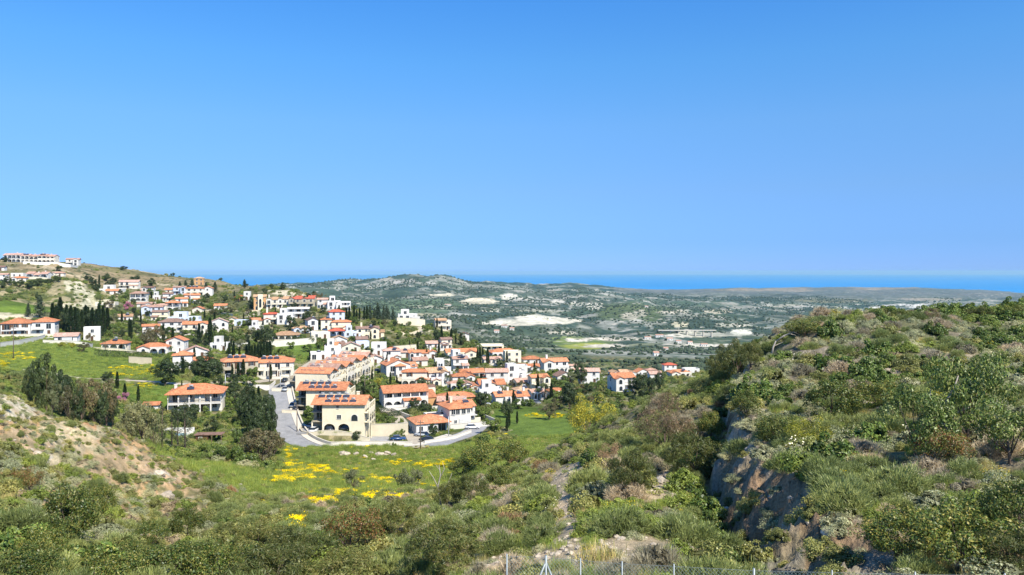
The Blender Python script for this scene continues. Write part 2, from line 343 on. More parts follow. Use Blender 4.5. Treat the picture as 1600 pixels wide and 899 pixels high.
M['rock'] = plain('pale_rock', (.56,.48,.37), .95, .3, 1.3, bmp=.06, fine=7); M['tyre'] = plain('tyre_rubber', (.02,.02,.02), .8); M['pool'] = plain('pool_water', (.06,.30,.42), .08, .1, spec=.6)
M['mesh_wire'] = plain('green_coated_wire', (.34,.45,.42), .5, .1, metal=.1); M['post'] = plain('galvanised_post', (.30,.34,.35), .45, .1, metal=.3)
M['pole'] = plain('weathered_pole', (.17,.13,.10), .9, .15); M['lampglass'] = plain('lamp_lens', (.7,.7,.66), .3, .05)
for nm, c in dict(car_white=(.75,.76,.78), car_silver=(.42,.45,.48), car_dark=(.03,.035,.045), car_blue=(.02,.07,.20), car_red=(.35,.03,.02), car_grey=(.16,.17,.18)).items():
    M[nm] = plain(nm, c, .28, .04, spec=.6)
def _ground(name, s1, s2, s3, bd, speck=None):
    m, nt, b = nmat(name); b.inputs['Specular IOR Level'].default_value = .1
    at = N(nt, 'ShaderNodeAttribute', attribute_name='Col')
    c = mix(nt, at.outputs['Color'], ramp(nt, noise(nt, s1, 6, .65), [(.28, (.55,.6,.55)), (.5, (1,1,1)), (.72, (1.35,1.3,1.25))]))
    c = mix(nt, c, ramp(nt, noise(nt, s2, 5, .7), [(.3, (.62,.66,.6)), (.65, (1.2,1.17,1.15))]))
    f = noise(nt, s3, 4, .7); c = mix(nt, c, ramp(nt, f, [(.35, .7), (.65, 1.2)]))
    if speck:
        tc = N(nt, 'ShaderNodeTexCoord')
        for sc_, lo, hi, col in speck:
            v = N(nt, 'ShaderNodeTexVoronoi'); v.inputs['Scale'].default_value = sc_; nt.links.new(tc.outputs['Object'], v.inputs['Vector'])
            k = ramp(nt, v.outputs['Distance'], [(lo, 1), (hi, 0)])
            g = ramp(nt, noise(nt, sc_*.13, 3), [(.46, 0), (.58, 1)])
            c = mix(nt, c, col, mix(nt, k, g), 'MIX')
    nt.links.new(c, b.inputs['Base Color']); b.inputs['Roughness'].default_value = 1
    bump(nt, b, f, .9, bd); return m
M['near'] = _ground('stony_soil', .12, .9, 9, .08); M['mid'] = _ground('village_soil', .03, .25, 2.5, .2)
M['far'] = _ground('garrigue_and_chalk', .0022, .012, .05, 3, speck=[(.055, .22, .42, (.075,.10,.06)), (.021, .10, .24, (.52,.48,.39)), (.09, .2, .36, (.08,.11,.06))])

# ---------------------------------------------------------------- roads (they level the ground under them)
def road_pts(pix, y0=130, y1=700, step=3.0):
    P = []
    for q in pix:
        x, y = pick(q[0], q[1], y0, y1); P.append((x, y))
    P = np.array(P); out = []
    # Catmull-Rom
    for i in range(len(P)-1):
        a, b, c, d = P[max(i-1,0)], P[i], P[i+1], P[min(i+2,len(P)-1)]
        n = max(2, int(np.hypot(*(c-b))/step))
        for k in range(n):
            t = k/n; out.append(.5*((2*b)+(c-a)*t+(2*a-5*b+4*c-d)*t*t+(3*b-a-3*c+d)*t**3))
    out.append(P[-1]); out = np.array(out)
    z = zbase(out[:,0], out[:,1])
    for _ in range(14): z[1:-1] = .25*z[:-2]+.5*z[1:-1]+.25*z[2:]
    return np.column_stack([out, z])
RD = {}
RD['street'] = road_pts([(431,590),(433,606),(436,628),(441,652),(450,676),(464,692),(500,703),(560,708),(620,706),(662,699),(700,689),(735,676),(752,662)], y0=197)
RD['lane'] = road_pts([(656,700),(645,684),(630,664),(616,648),(604,638)])
RD['upper'] = road_pts([(431,592),(400,598),(360,597),(320,598),(290,600)])
RD['track'] = road_pts([(-60,562),(0,571),(60,581),(120,589),(170,594),(225,597),(262,600),(292,601)])
RD['backstreet'] = road_pts([(455,588),(500,560),(540,545),(570,548),(600,560)], y0=240)
RD['eaststreet'] = road_pts([(845,600),(820,590),(790,583),(740,590),(700,600)], y0=240)
WIDTH = dict(street=2.8, lane=1.9, upper=2.6, track=1.5, backstreet=2.2, eaststreet=2.2)
for k, P in RD.items():
    if k == 'street':
        d = np.gradient(P[:, :2], axis=0); d /= np.linalg.norm(d, axis=1)[:, None]
        P = P.copy(); P[:, 0] -= d[:, 1]*1.1; P[:, 1] += d[:, 0]*1.1
    ROADS.append((P, WIDTH[k]+(1.6 if k == 'street' else .4), 2.5 if k != 'track' else 2.0))

# ---------------------------------------------------------------- painting the ground (what it is made of, with haze blue put into the far land)
def blob(px, py, cx, cy_, rx, ry, s=1, rough=.5, rot=0):
    out = np.zeros(len(px)); k = 1.35+rough
    m = (abs(px-cx) < rx*k) & (abs(py-cy_) < ry*k)
    if not m.any(): return out
    u, v = (px[m]-cx)/rx, (py[m]-cy_)/ry
    r = np.hypot(u, v)+(fbm(u*2.2+cx, v*2.2+cy_, 61, 4)-.5)*2*rough
    out[m] = 1-smooth(1-.18*s, 1+.18*s, r); return out
def paint(px, py, x, y):
    n = len(px); c = np.zeros((n, 3))
    def put(m, col):
        nonlocal c
        c = c*(1-m[:, None])+np.array(col)*m[:, None]
    c[:] = (.17,.155,.07)
    n1 = fbm(x*.25, y*.25, 71, 4); n2 = fbm(x*.06, y*.06, 73, 4); n3 = fbm(x*1.1, y*1.1, 75, 3)
    near = y < 128
    put(near*smooth(.5, .62, n1), (.12,.135,.05)); put(near*smooth(.60, .68, n3)*.7, (.42,.33,.21))
    # village and fields
    mid = (y >= 128) & (y < 1000)
    put(mid*1.0, (.13,.13,.06)); put(mid*smooth(.5, .6, n2), (.09,.12,.035)); put(mid*smooth(.55, .63, n1)*.6, (.34,.29,.18))
    fld = smooth(105, 125, y)*(1-smooth(200, 208, y))*smooth(220, 300, px)*(1-smooth(780, 900, px))
    put(fld, (.13,.19,.04)); put(fld*smooth(.48, .6, n1), (.18,.23,.05)); put(fld*smooth(.55, .62, n3)*.6, (.27,.25,.10)); put(fld*smooth(.56, .62, n2), (.06,.10,.02))
    G1 = [(90,560,110,26),(170,575,110,18),(60,545,60,14),(250,618,60,18),(300,628,60,12),(470,545,50,12),(850,668,55,30),(820,655,60,22),(560,560,34,10),(340,588,20,8),(960,690,30,12),(20,470,60,14),(480,555,30,8),(585,545,26,6)]
    for b in G1: put(blob(px, py, *b)*mid, (.12,.18,.035))
    put(blob(px, py, 100, 566, 130, 30)*mid*smooth(.45, .6, n1), (.17,.22,.05))
    for b in YEL: put(blob(px, py, *b[:4], rough=.7)*smooth(.44, .55, n3)*.8, (.45,.39,.02))
    # bluff
    bl = smooth(30, 42, y)*(1-smooth(108, 120, y))*(1-smooth(230, 330, px+120*(fbm(x*.1, y*.1, 77, 3)-.5)+(y-60)*-1.2))
    put(bl*smooth(.45, .53, n1)*.92, (.60,.44,.27)); put(bl*smooth(.52, .57, n3)*.8, (.62,.38,.19))
    for b in [(28,637,42,20,(.68,.60,.44)),(110,690,55,34,(.60,.50,.32)),(175,735,70,34,(.56,.40,.24)),(255,742,34,14,(.60,.42,.26)),(30,700,60,20,(.52,.38,.24)),(60,720,22,9,(.62,.55,.45)),
              (30,790,50,25,(.42,.32,.20)),(260,785,45,14,(.55,.42,.27)),(360,782,26,12,(.58,.48,.32)),(245,742,14,7,(.72,.66,.52)),(150,660,30,14,(.6,.5,.3))]:
        put(blob(px, py, *b[:4], rough=.8)*near*(.35+.65*smooth(.42, .55, n3)), b[4])
    d = abs((py-590)-(px)*.52); put(np.clip(1-d/9, 0, 1)*(px < 150)*bl*smooth(.4, .5, n3), (.48,.24,.11))
    # clearing and paths on the near slope
    for b in [(950,872,170,24),(880,800,26,70),(1030,762,34,26),(905,735,30,10),(760,884,44,14),(1090,870,60,16),(870,770,20,16),(1000,850,60,14),(600,868,26,8)]:
        put(blob(px, py, *b, rough=.35)*near*(px < 1135), (.52,.41,.28))
    # rock face of the cut
    cp = cliff_px(y); rf = ((y < 58) & (px > cp-10) & (px < cp+np.interp(y, [12,20,34,60], [2.7,2.3,1.5,1.2])*F/y))*1.0
    put(rf, (.36,.285,.195)); put(rf*smooth(.5, .6, n3), (.36,.31,.25)); put(rf*smooth(.58, .62, n1), (.30,.21,.135))
    pl = ((y < 80) & (px > cp+np.interp(y, [12,20,34,60], [2.3,1.9,1.1,.9])*F/y) & (px > 1140))*1.0
    put(pl, (.15,.15,.08)); put(pl*smooth(.52, .62, n1), (.26,.22,.16)); put(pl*smooth(.6, .66, n3), (.36,.30,.22))
    # knoll, ridge
    kn = ((y > 415) & (y < 560) & (px < 185) & (px > -20))*1.0
    put(kn, (.17,.18,.06)); put(kn*smooth(.50, .58, n2), (.38,.32,.19)); put(kn*smooth(.54, .6, n1), (.09,.11,.04))
    for b in [(112,440,12,16),(125,455,10,14),(135,480,26,7),(152,474,22,6),(170,470,14,5),(105,478,16,5),(140,462,10,8)]: put(blob(px, py, *b, rough=.6)*kn*(.5+.5*smooth(.42,.5,n1)), (.66,.60,.44))
    put(blob(px, py, 20, 492, 40, 8, rough=.3)*mid, (.66,.58,.42)); put(blob(px, py, 30, 484, 50, 6)*mid, (.16,.24,.04))
    rg = (y > 560)*(y < 1000)*(px < 560)*1.0
    put(rg*smooth(430+0*px, 560+0*px, 1000-y*0+py*0+(n2*200))*0, (.3,.24,.14))
    rgm = smooth(545, 600, y)*(y < 1000)*(px < 560)
    put(rgm, (.30,.235,.14)); put(rgm*smooth(.5, .6, fbm(x*.012, y*.05, 83, 4)), (.20,.18,.09)); put(rgm*smooth(.57, .62, fbm(x*.015, y*.09, 85, 4)), (.46,.38,.26))
    put(rgm*smooth(.60, .66, n1), (.08,.09,.04))
    for b in [(380,480,26,6),(395,488,14,8),(545,476,20,6),(510,470,24,5),(640,515,26,8),(625,512,22,6),(575,520,20,5),(470,462,26,5),(440,458,20,4),(370,430,12,4)]: put(blob(px, py, *b, rough=.7)*mid*(y > 380), (.62,.54,.40))
    put(blob(px, py, 350, 470, 60, 14)*mid*(y > 400), (.12,.13,.055)); put(blob(px, py, 600, 508, 50, 8)*mid, (.16,.17,.06))
    # far country, its bluish base colours carrying some of the haze
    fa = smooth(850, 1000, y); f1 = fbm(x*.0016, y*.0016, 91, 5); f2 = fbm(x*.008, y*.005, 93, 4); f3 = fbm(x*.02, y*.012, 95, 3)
    put(fa, (.060,.098,.070)); put(fa*smooth(.48, .6, f1), (.09,.13,.075)); put(fa*smooth(.52, .62, f2)*.7, (.13,.155,.095))
    put(fa*smooth(.60, .64, f2)*smooth(.42, .52, f3)*.9, (.50,.46,.36)); put(fa*smooth(.77, .83, ridged(x*.006, y*.003, 141, 4))*(y < 5200)*.8, (.44,.41,.32)); put(fa*smooth(.62, .70, ridged(x*.003+9, y*.004, 143, 4))*(y < 6000)*.75, (.055,.08,.05)); put(fa*smooth(.63, .66, fbm(x*.004, y*.014, 97, 4))*.8, (.42,.38,.29))
    put(fa*smooth(.56,.6, fbm(x*.007+50, y*.02, 99, 4))*smooth(2000,1200,y)*.6, (.2,.22,.08))
    FB = [(800,505,50,4,(.66,.61,.50)),(838,500,34,8,(.70,.65,.54)),(865,502,40,5,(.66,.61,.50)),(825,497,18,5,(.74,.69,.58)),(752,471,28,4,(.70,.62,.46)),(735,473,16,3,(.66,.58,.44)),(690,461,24,2,(.64,.58,.44)),(795,463,12,4,(.70,.66,.55)),(805,467,22,2,(.68,.64,.54)),
          (768,485,16,3,(.62,.58,.46)),(900,475,11,4,(.66,.62,.52)),(870,472,10,4,(.55,.52,.44)),(927,479,12,6,(.64,.60,.50)),(1062,507,15,4,(.62,.56,.40)),(1075,520,18,4,(.60,.56,.44)),(1158,520,16,6,(.76,.72,.60)),(1090,524,60,3,(.60,.56,.46)),
          (1145,508,26,3,(.62,.58,.48)),(960,530,46,3,(.62,.56,.46)),(900,532,20,2.5,(.66,.60,.50)),(945,541,36,3,(.60,.54,.44)),(1000,490,10,6,(.5,.46,.36)),(985,494,16,5,(.46,.42,.32)),(640,438,10,2,(.42,.40,.36)),(600,436,12,3,(.42,.39,.33)),(622,440,14,3,(.40,.38,.33)),
          (1050,488,26,2,(.55,.5,.4)),(1120,487,22,3,(.50,.45,.33)),(1412,477,34,1.6,(.75,.71,.63)),(1440,480,26,1.6,(.75,.71,.63)),(1370,481,12,1.2,(.7,.66,.6)),(1300,470,60,3,(.20,.19,.12)),(850,444,10,1.2,(.5,.48,.44)),(1090,540,50,3,(.56,.52,.44)),
          (1230,478,30,1.5,(.5,.46,.38)),(1450,468,50,2,(.42,.36,.28)),(880,520,22,3,(.5,.47,.38)),(835,486,40,2,(.48,.45,.36)),(700,481,16,2,(.4,.37,.28)),(655,492,30,2.4,(.36,.33,.22)),(660,480,24,2,(.5,.47,.36)),(1390,450,60,3,(.30,.25,.19)),(1200,452,80,4,(.30,.25,.19))]
    put(blob(px, py, 640, 478, 90, 11, rough=.3)*fa, (.15,.20,.10)); put(blob(px, py, 990, 488, 60, 14)*fa, (.12,.15,.06)); put(blob(px, py, 910, 538, 46, 10)*fa, (.15,.20,.06))
    put(blob(px, py, 915, 541, 40, 4.5, rough=.25)*fa, (.36,.36,.06)); put(blob(px, py, 890, 532, 26, 6)*fa, (.22,.27,.07))
    hl = smooth(4200, 6500, y)*(px > 960); put(hl, (.20,.19,.16)); put(hl*smooth(.45, .6, f1), (.15,.16,.135)); 
    c *= np.where((fa > .5)[:, None], np.array([.84,.90,1.0]), 1)  # far land shifted towards blue: distance haze painted into the ground colour
    for b in FB: put(blob(px, py, *b[:4], rough=.55)*fa, b[4])
    return c
YEL = [(25,558,26,5),(0,576,12,6),(200,581,40,6),(228,577,26,5),(215,603,26,4),(450,738,26,13),(475,742,24,7),(500,734,40,6),(530,738,34,5),(440,752,14,4),(512,775,26,9),(507,795,14,18),(540,775,26,5),(600,778,36,5),(640,778,16,4),
       (590,752,30,5),(700,725,24,5),(660,727,16,4),(625,724,20,4),(768,682,20,4),(452,712,6,9),(575,545,22,3),(780,683,8,3),(845,650,20,3),(470,822,8,8),(465,838,10,5),(715,852,16,7),(782,683,3,2),(1,560,30,6),(865,650,14,3)]

def ground_sheet(name, P, Y, mat, mod=True):
    PP, YY = np.meshgrid(P, Y); x = (PP-800)/F*YY; y = YY
    z = (zg if mod else zbase)(x.ravel(), y.ravel()); px = PP.ravel(); py = HY-z/y.ravel()*F
    # tilt the cut so that it is a steep face
    V = np.column_stack([x.ravel(), y.ravel(), z]); r, c = PP.shape
    i = np.arange(r*c).reshape(r, c); Fq = np.column_stack([i[:-1,:-1].ravel(), i[:-1,1:].ravel(), i[1:,1:].ravel(), i[1:,:-1].ravel()])
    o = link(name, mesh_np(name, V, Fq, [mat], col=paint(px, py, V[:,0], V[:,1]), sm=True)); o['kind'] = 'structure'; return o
# ---------------------------------------------------------------- houses: where they stand (facade left and right edge and foot in the photo)
# short name, left, right, foot, preset, roof, wall, yaw, label, options
HS = [
('long hotel on the skyline',34,86,411,'row','tilepink','pale',8,'long cream two-storey hotel with arcades on the skyline ridge, top left',dict(st=2,n=4,y0=560,y1=690,fr='arc2',sol=1)),
('hotel wing on the skyline',6,36,410,'row','tilepink','white',8,'white hotel wing with dark arched bays at the left end of the skyline hotel',dict(st=2,n=2,y0=560,y1=690,fr='arc2')),
('small house on the skyline',103,124,416,'gfront','tilepink','white',15,'small white house with pink roof at the end of the skyline wall',dict(st=2,y0=580,y1=690)),
('white gable at the left edge',-4,9,424,'gable','tilebrown','white',15,'small white gabled house cut by the left edge below the hotel',dict(st=1,y0=480,y1=620)),
('flat white block under the hotel',18,38,434,'flat','flatroof','white',12,'flat-roofed white house on the slope just below the hotel',dict(st=1,y0=500,y1=600)),
('low pink-roofed row under the hotel',42,78,436,'row','tilepink','white',10,'low row of pink-roofed houses on the slope under the hotel',dict(st=1,n=3,y0=500,y1=600,fr='arc')),
('low house left of the chalk knoll top',80,100,433,'ell','tilepink','pale',10,'low pink-roofed house directly left of the chalk knoll top',dict(st=1,y0=490,y1=600)),
('red-roofed house at the left edge',-6,12,442,'two','tilepink','white',14,'white house with pale red roof at the left edge below the ridge',dict(st=2,y0=460,y1=560)),
('big white house with the orange hips',7,84,526,'bigl','tile','white',22,'big white two-storey house with long orange hip roofs above the green field, far left',dict(st=2,y0=280,y1=360,d=11)),
('white garage house',87,122,537,'box','tilepink','white',18,'low white house with wide garage door and shallow roof beside the big left house',dict(st=1,y0=260,y1=340,door=1)),
('white cube among cypresses',132,156,534,'flat','flatroof','white',26,'plain white cube house with one window in front of the dark cypress clump',dict(st=2,y0=270,y1=360)),
('low arched house above the field',160,200,548,'arches','tile','pale',10,'low orange-roofed house with arched porch and roof tank above the green field',dict(st=1,y0=240,y1=330,tank=1)),
('arched villa with white terrace',216,264,554,'ell','tile','white',14,'low white villa with orange roofs, arches and white stepped terrace',dict(st=1,y0=240,y1=340,fr='arc',d=9)),
('modern white terraces on the slope',155,193,459,'flat2','flatroof','white',10,'modern flat white house with stepped terraces right of the chalk knoll',dict(st=1,y0=460,y1=600)),
('pink-roofed house over the modern terraces',186,217,452,'two','tilepink','pale',14,'two-storey pink-roofed house with open loggia above the modern terraces',dict(st=2,y0=500,y1=640)),
('white arcaded house near the judas tree',204,230,472,'veranda','tilepink','white',12,'white two-storey arcaded house above the purple-flowering tree',dict(st=2,y0=440,y1=560)),
('white gable behind the arcaded house',221,238,459,'gable','tilepink','white',20,'small white gabled house peeping behind the arcaded white house',dict(st=1,y0=500,y1=620)),
('low white walls by the chalk cut',150,182,482,'flat','flatroof','pale',12,'low flat white building beside the pale road cut',dict(st=1,y0=420,y1=520)),
('orange and white house by the judas tree',214,238,482,'gfront','tilepink','white',14,'low orange-roofed white house right of the purple-flowering tree',dict(st=1,y0=400,y1=500)),
('pale blue house',222,254,495,'gfront2','tilepink','blue',16,'pale blue two-storey house with pink roof and small windows',dict(st=2,y0=380,y1=470)),
('long orange-roofed row above the blue house',238,262,486,'row','tilepink','pale',12,'orange-roofed row above and right of the pale blue house',dict(st=1,n=2,y0=420,y1=500)),
('arched house by the white wall',260,281,487,'veranda','tile','white',14,'two-storey house with orange roof and arches at the end of the row',dict(st=2,y0=400,y1=500)),
('tiny orange gable under the ridge',258,270,459,'gable','tile','pale',14,'tiny orange-roofed house on the upper slope under the ridge',dict(st=1,y0=500,y1=620)),
('grey-blue gabled house',271,290,461,'gfront','tilepink','blue',20,'grey-blue gabled house left of the long balcony house',dict(st=2,y0=480,y1=600)),
('long balcony house under the ridge',291,319,463,'balcony','tile','pale',16,'long orange-roofed house with brown balconies and roof panels under the ridge',dict(st=2,y0=460,y1=600,sol=1)),
('white gable end under the ridge',317,333,463,'gablef','tile','white',12,'white gable-ended house adjoining the long balcony house',dict(st=2,y0=460,y1=600)),
('unfinished brown block on the ridge',304,319,446,'box','tiletan','ochre',14,'unfinished orange-brown block near the ridge top',dict(st=2,y0=540,y1=660)),
('dark-roofed terrace house',249,290,520,'balcony','tilebrown','white',14,'white house with dark brown flat-pitched roof and balconies behind cypresses',dict(st=2,y0=330,y1=420)),
('blue and white flat block',264,312,505,'flat2','flatroof','blue',12,'blue and white flat-roofed block behind the dark-roofed house',dict(st=1,y0=370,y1=460)),
('orange house with arched windows',286,326,524,'gfront2','tile','pale',16,'orange-roofed house with big arched windows and lower wing behind cypresses',dict(st=2,y0=320,y1=420,arch=1)),
('white double gable by the cypress',328,356,520,'gablef','tilepink','white',18,'white gable-fronted house with arched windows right of a tall cypress',dict(st=2,y0=330,y1=430,arch=1)),
('small cream gable',356,371,507,'gablef','tiletan','cream',12,'small cream gabled house on the green slope right of the white gable',dict(st=1,y0=380,y1=460)),
('dark red roofed house on the ridge side',368,382,471,'arches','tilered','ochre',12,'small dark red roofed house by a cypress on the upper slope',dict(st=1,y0=440,y1=560)),
('flat white house on the ridge side',381,392,470,'flat','flatroof','white',12,'small flat white house next to a dark red roof on the upper slope',dict(st=2,y0=440,y1=560)),
('ochre tower house',397,416,485,'tower','tiletan','ochre',14,'ochre and cream tower-like house above the chalk bank',dict(st=3,y0=420,y1=520)),
('tan-roofed terrace row',417,452,483,'row','tiletan','pale',10,'terraced row of pale houses with tan roofs right of the ochre tower',dict(st=2,n=4,y0=430,y1=500,fr='balc')),
('red-roofed terrace row end',451,494,482,'row','tilered','stone',6,'red-roofed grey-beige terrace with balconies, below the ridge',dict(st=2,n=4,y0=440,y1=510,fr='balc')),
('orange gable with outside stair',412,436,507,'ell','tilered','pale',20,'two-storey orange-roofed house with porch above the big round trees',dict(st=2,y0=380,y1=460,ch=1)),
('low orange roof behind the round trees',391,410,509,'box','tile','pale',14,'low orange-roofed house half hidden behind big round trees',dict(st=1,y0=370,y1=440)),
('long low house above the white wall',426,468,533,'arches','tiletan','pale',8,'long low tan-roofed house with arches above the long white wall',dict(st=1,y0=330,y1=410)),
('twin orange house by the big dark tree',271,300,579,'box','tile','white',20,'white two-storey house with orange hip roof left of the big dark tree',dict(st=2,y0=240,y1=330,hip=1,ch=1)),
('orange roofs behind the dark tree',292,330,575,'ell','tile','white',14,'wide orange-roofed house mostly behind the big dark tree',dict(st=1,y0=250,y1=340)),
('grey-walled hip-roofed house',347,402,589,'balcony','tile','stone',22,'grey-walled two-storey house with orange hip roof behind small cypresses',dict(st=2,y0=230,y1=300,hip=1,sol=1,d=9)),
('hip-roofed house with white balconies',396,459,590,'balcony','tile','pale',14,'two-storey house with orange hip roof and white balconies at the bend of the upper street',dict(st=2,y0=232,y1=300,hip=1,d=9,sol=1)),
('white balcony block',449,484,498,'flatb','flatroof','white',14,'white flat-roofed balcony block below the red-roofed terrace',dict(st=2,y0=390,y1=470)),
('white gabled house on the slope',477,496,517,'gablef','tilebrown','white',30,'grey-white steep-gabled house between the big green trees',dict(st=2,y0=350,y1=440)),
('pink-roofed white pile',496,512,483,'two','tilepink','white',12,'white house with pink roof at the right end of the terrace row',dict(st=2,y0=440,y1=520)),
('stepped white house near the crest',512,532,486,'flat2','flatroof','white',12,'stepped white house on the crest left of the cypress line',dict(st=2,y0=430,y1=520)),
('flat white house by the cypress line',532,548,487,'flatb','flatroof','white',10,'flat-topped white house at the left end of the cypress line',dict(st=2,y0=430,y1=520)),
('red hip roof on the crest',513,538,503,'box','tilered','blue',20,'house with bright red hip roof in front of the cypress line',dict(st=2,y0=380,y1=470,hip=1)),
('cream house with orange pyramid roof',501,518,516,'box','tile','cream',16,'cream house with small orange pyramid roof left of the crest house',dict(st=2,y0=360,y1=440,hip=1)),
('large cream house with orange roof',518,548,520,'ell','tile','cream',14,'large cream two-storey house with orange roof below the red hip roof',dict(st=2,y0=360,y1=440)),
('pale house with red lean-to',514,538,526,'veranda','tilered','blue',12,'pale house with red porch roof in front of the large cream house',dict(st=1,y0=340,y1=420)),
('white arched house below the cream one',516,542,540,'gablef','tiletan','white',16,'white gable-fronted house with arch below the large cream house',dict(st=1,y0=320,y1=400,arch=1)),
('small grey roof by the yellow verge',520,538,548,'box','tilebrown','white',10,'small grey-roofed white house left of the yellow-flowered verge',dict(st=1,y0=310,y1=380)),
('cream house with brown roof and arch',556,592,531,'gfront2','tilebrown','cream',16,'cream two-storey house with brown roof and a large arch on the mid slope',dict(st=2,y0=340,y1=430,arch=1,ch=1)),
('low annex of the brown-roofed house',556,574,539,'gable','tilebrown','cream',16,'low brown-roofed cream annex in front of the brown-roofed arch house',dict(st=1,y0=320,y1=390)),
('flat white house with roof tank',484,512,563,'flat','flatroof','white',14,'flat white house with a roof tank behind the cream apartment row',dict(st=1,y0=270,y1=340,tank=1)),
('orange roofs behind the apartment row',508,532,560,'row','tile','pale',-8,'pair of orange-roofed houses directly behind the cream apartment row',dict(st=2,n=2,y0=280,y1=350)),
('long modern white house',622,652,499,'flat2','flatroof','white',8,'modern flat white house on a big pale retaining wall at the crest',dict(st=2,y0=400,y1=480)),
('tan-roofed house on the crest',678,705,508,'flatb','tiletan','pale',14,'tan flat-topped house at the end of the crest with balconies',dict(st=2,y0=410,y1=480)),
('small white gable below the quarry',718,733,513,'gablef','tilebrown','white',10,'small white gabled house alone below the chalk quarry',dict(st=1,y0=420,y1=600)),
('white house with pink roof under cypresses',664,701,546,'gfront','tilepink','white',14,'white house with pink roof below the three tall cypresses',dict(st=1,y0=330,y1=400)),
('flat cream terrace building',731,787,545,'flatb','flatroof','cream',4,'long flat cream building with arcade at the village edge',dict(st=1,y0=370,y1=460)),
('flat pale house over the cream terrace',770,787,536,'flat','flatroof','blue',4,'small flat pale-blue house just behind the long cream building',dict(st=1,y0=410,y1=520)),
('long orange roof with yellow gable',694,746,561,'gfront2','tile','cream',14,'long orange-roofed house with yellowish gable end above a dark hedge',dict(st=1,y0=310,y1=390)),
('pink roof between tall cypresses',753,784,571,'gfront','tilepink','white',18,'white house with pinkish roof and grey gable between tall cypresses',dict(st=1,y0=300,y1=370)),
('orange hip behind the palm',763,812,560,'ell','tile','white',14,'white house with orange hip roof behind the tall palm at the village edge',dict(st=1,y0=320,y1=400)),
('low orange house on the east edge',814,846,570,'box','tile','white',12,'low orange-roofed white house left of the chimneyed white villa',dict(st=1,y0=310,y1=390)),
('chimneyed white villa',842,889,584,'gfront2','tile','white',14,'white two-storey villa with orange roofs and a tall square chimney',dict(st=2,y0=290,y1=380,ch=1)),
('white and blue gabled house',595,640,592,'gablef2','tile','white',24,'white two-storey gable-fronted house with orange roof and blue-white walls, village centre',dict(st=2,y0=255,y1=330,d=9,ch=1)),
('white tower annex',617,633,593,'box','tile','white',14,'small white tower annex with orange roof in front of the central gabled house',dict(st=2,y0=250,y1=320,d=5)),
('white double garage',633,661,595,'flat','flatroof','white',14,'flat white garage with wide doors right of the tower annex',dict(st=1,y0=250,y1=320,door=1)),
('orange-roofed house behind the garage',638,658,570,'gfront','tile','white',14,'white house with orange roof just above the flat white garage',dict(st=2,y0=280,y1=350)),
('orange row above the central house',603,624,556,'ell','tile','white',14,'orange-roofed white house above and behind the central gabled house',dict(st=1,y0=290,y1=370)),
('long orange row in the village centre',645,682,562,'row','tile','white',12,'row of low orange roofs above the village centre',dict(st=1,n=3,y0=290,y1=370)),
('flat pale house in the centre',678,703,573,'flat','flatroof','pale',12,'flat pale house with veranda right of the orange row',dict(st=1,y0=280,y1=350)),
('white house with tan gable roof',660,700,605,'gfrontb','tiletan','white',28,'white two-storey house with tan roof, gable end facing the lane',dict(st=2,y0=240,y1=310,d=9)),
('pink-roofed house with roof tank',705,732,581,'two','tilepink','white',18,'white house with pink roofs and a roof tank in the village centre',dict(st=2,y0=270,y1=340,tank=1)),
('house with dark porch columns',712,759,594,'porch','tile','white',22,'orange-roofed white house with a dark columned porch',dict(st=1,y0=255,y1=320)),
('orange pyramid house by the pole',756,790,600,'ell','tile','pale',16,'orange-roofed house beside a tall pole, right of the columned porch house',dict(st=1,y0=250,y1=320)),
('low orange roofs in the palm garden',730,790,614,'row','tile','pale',12,'cluster of low orange roofs around the palm garden',dict(st=1,n=4,y0=240,y1=300)),
('ochre house with round window',684,743,635,'ell','tile','ochre',14,'ochre-walled house with orange roofs behind a dark hedge',dict(st=1,y0=230,y1=290,d=8)),
('twin arched terrace house',592,668,639,'terrace','tile','white',20,'white twin two-storey house with orange roof, arched balconies and porch',dict(st=2,y0=222,y1=270,d=9)),
('orange-roofed bungalow by the lane',638,701,679,'bung','tile','white',22,'white bungalow with orange hip roof on the corner of the lane',dict(st=1,y0=205,y1=240,d=9,hip=1)),
('white house with the garage door',684,747,667,'garageh','tile','white',26,'white two-storey house with orange hip roof and garage door, right of the bungalow',dict(st=2,y0=205,y1=250,d=10,hip=1)),
('left of the paired bungalows',768,803,633,'bung2','tile','white',18,'left one of the paired white bungalows above the green meadow',dict(st=1,y0=225,y1=280)),
('right of the paired bungalows',801,826,633,'bung2','tile','white',18,'right one of the paired white bungalows above the green meadow',dict(st=1,y0=225,y1=280)),
('tan-roofed house by the fan palm',826,852,626,'gfront','tilepink','white',20,'white house with faded roof left of the tall fan palm',dict(st=1,y0=225,y1=290)),
('orange-roofed house right of the fan palm',854,886,624,'ell','tile','pale',20,'orange-roofed house with pink rear roof right of the tall fan palm',dict(st=1,y0=225,y1=300)),
('low orange row beyond the dark trees',951,996,583,'row','tiletan','white',6,'low row of orange roofs beyond the white balcony house',dict(st=1,n=3,y0=340,y1=460)),
('white balcony house with two gables',950,994,613,'gfront2','tile','white',14,'white two-storey house with orange gables and balconies, right of the village',dict(st=2,y0=270,y1=340,d=9,fr='balc')),
('tiny orange roof by the dark tree',918,936,591,'box','tile','white',10,'tiny orange-roofed white house right of the dark tree group',dict(st=1,y0=310,y1=420)),
('peach house behind the dark trees',1008,1026,580,'box','tilepink','cream',6,'small peach-roofed house partly behind the right dark trees',dict(st=1,y0=380,y1=520)),
('white house under the far slope',1035,1057,577,'box','tilered','white',6,'white two-storey house with red hip roof, farthest right of the village',dict(st=2,y0=400,y1=620,hip=1)),
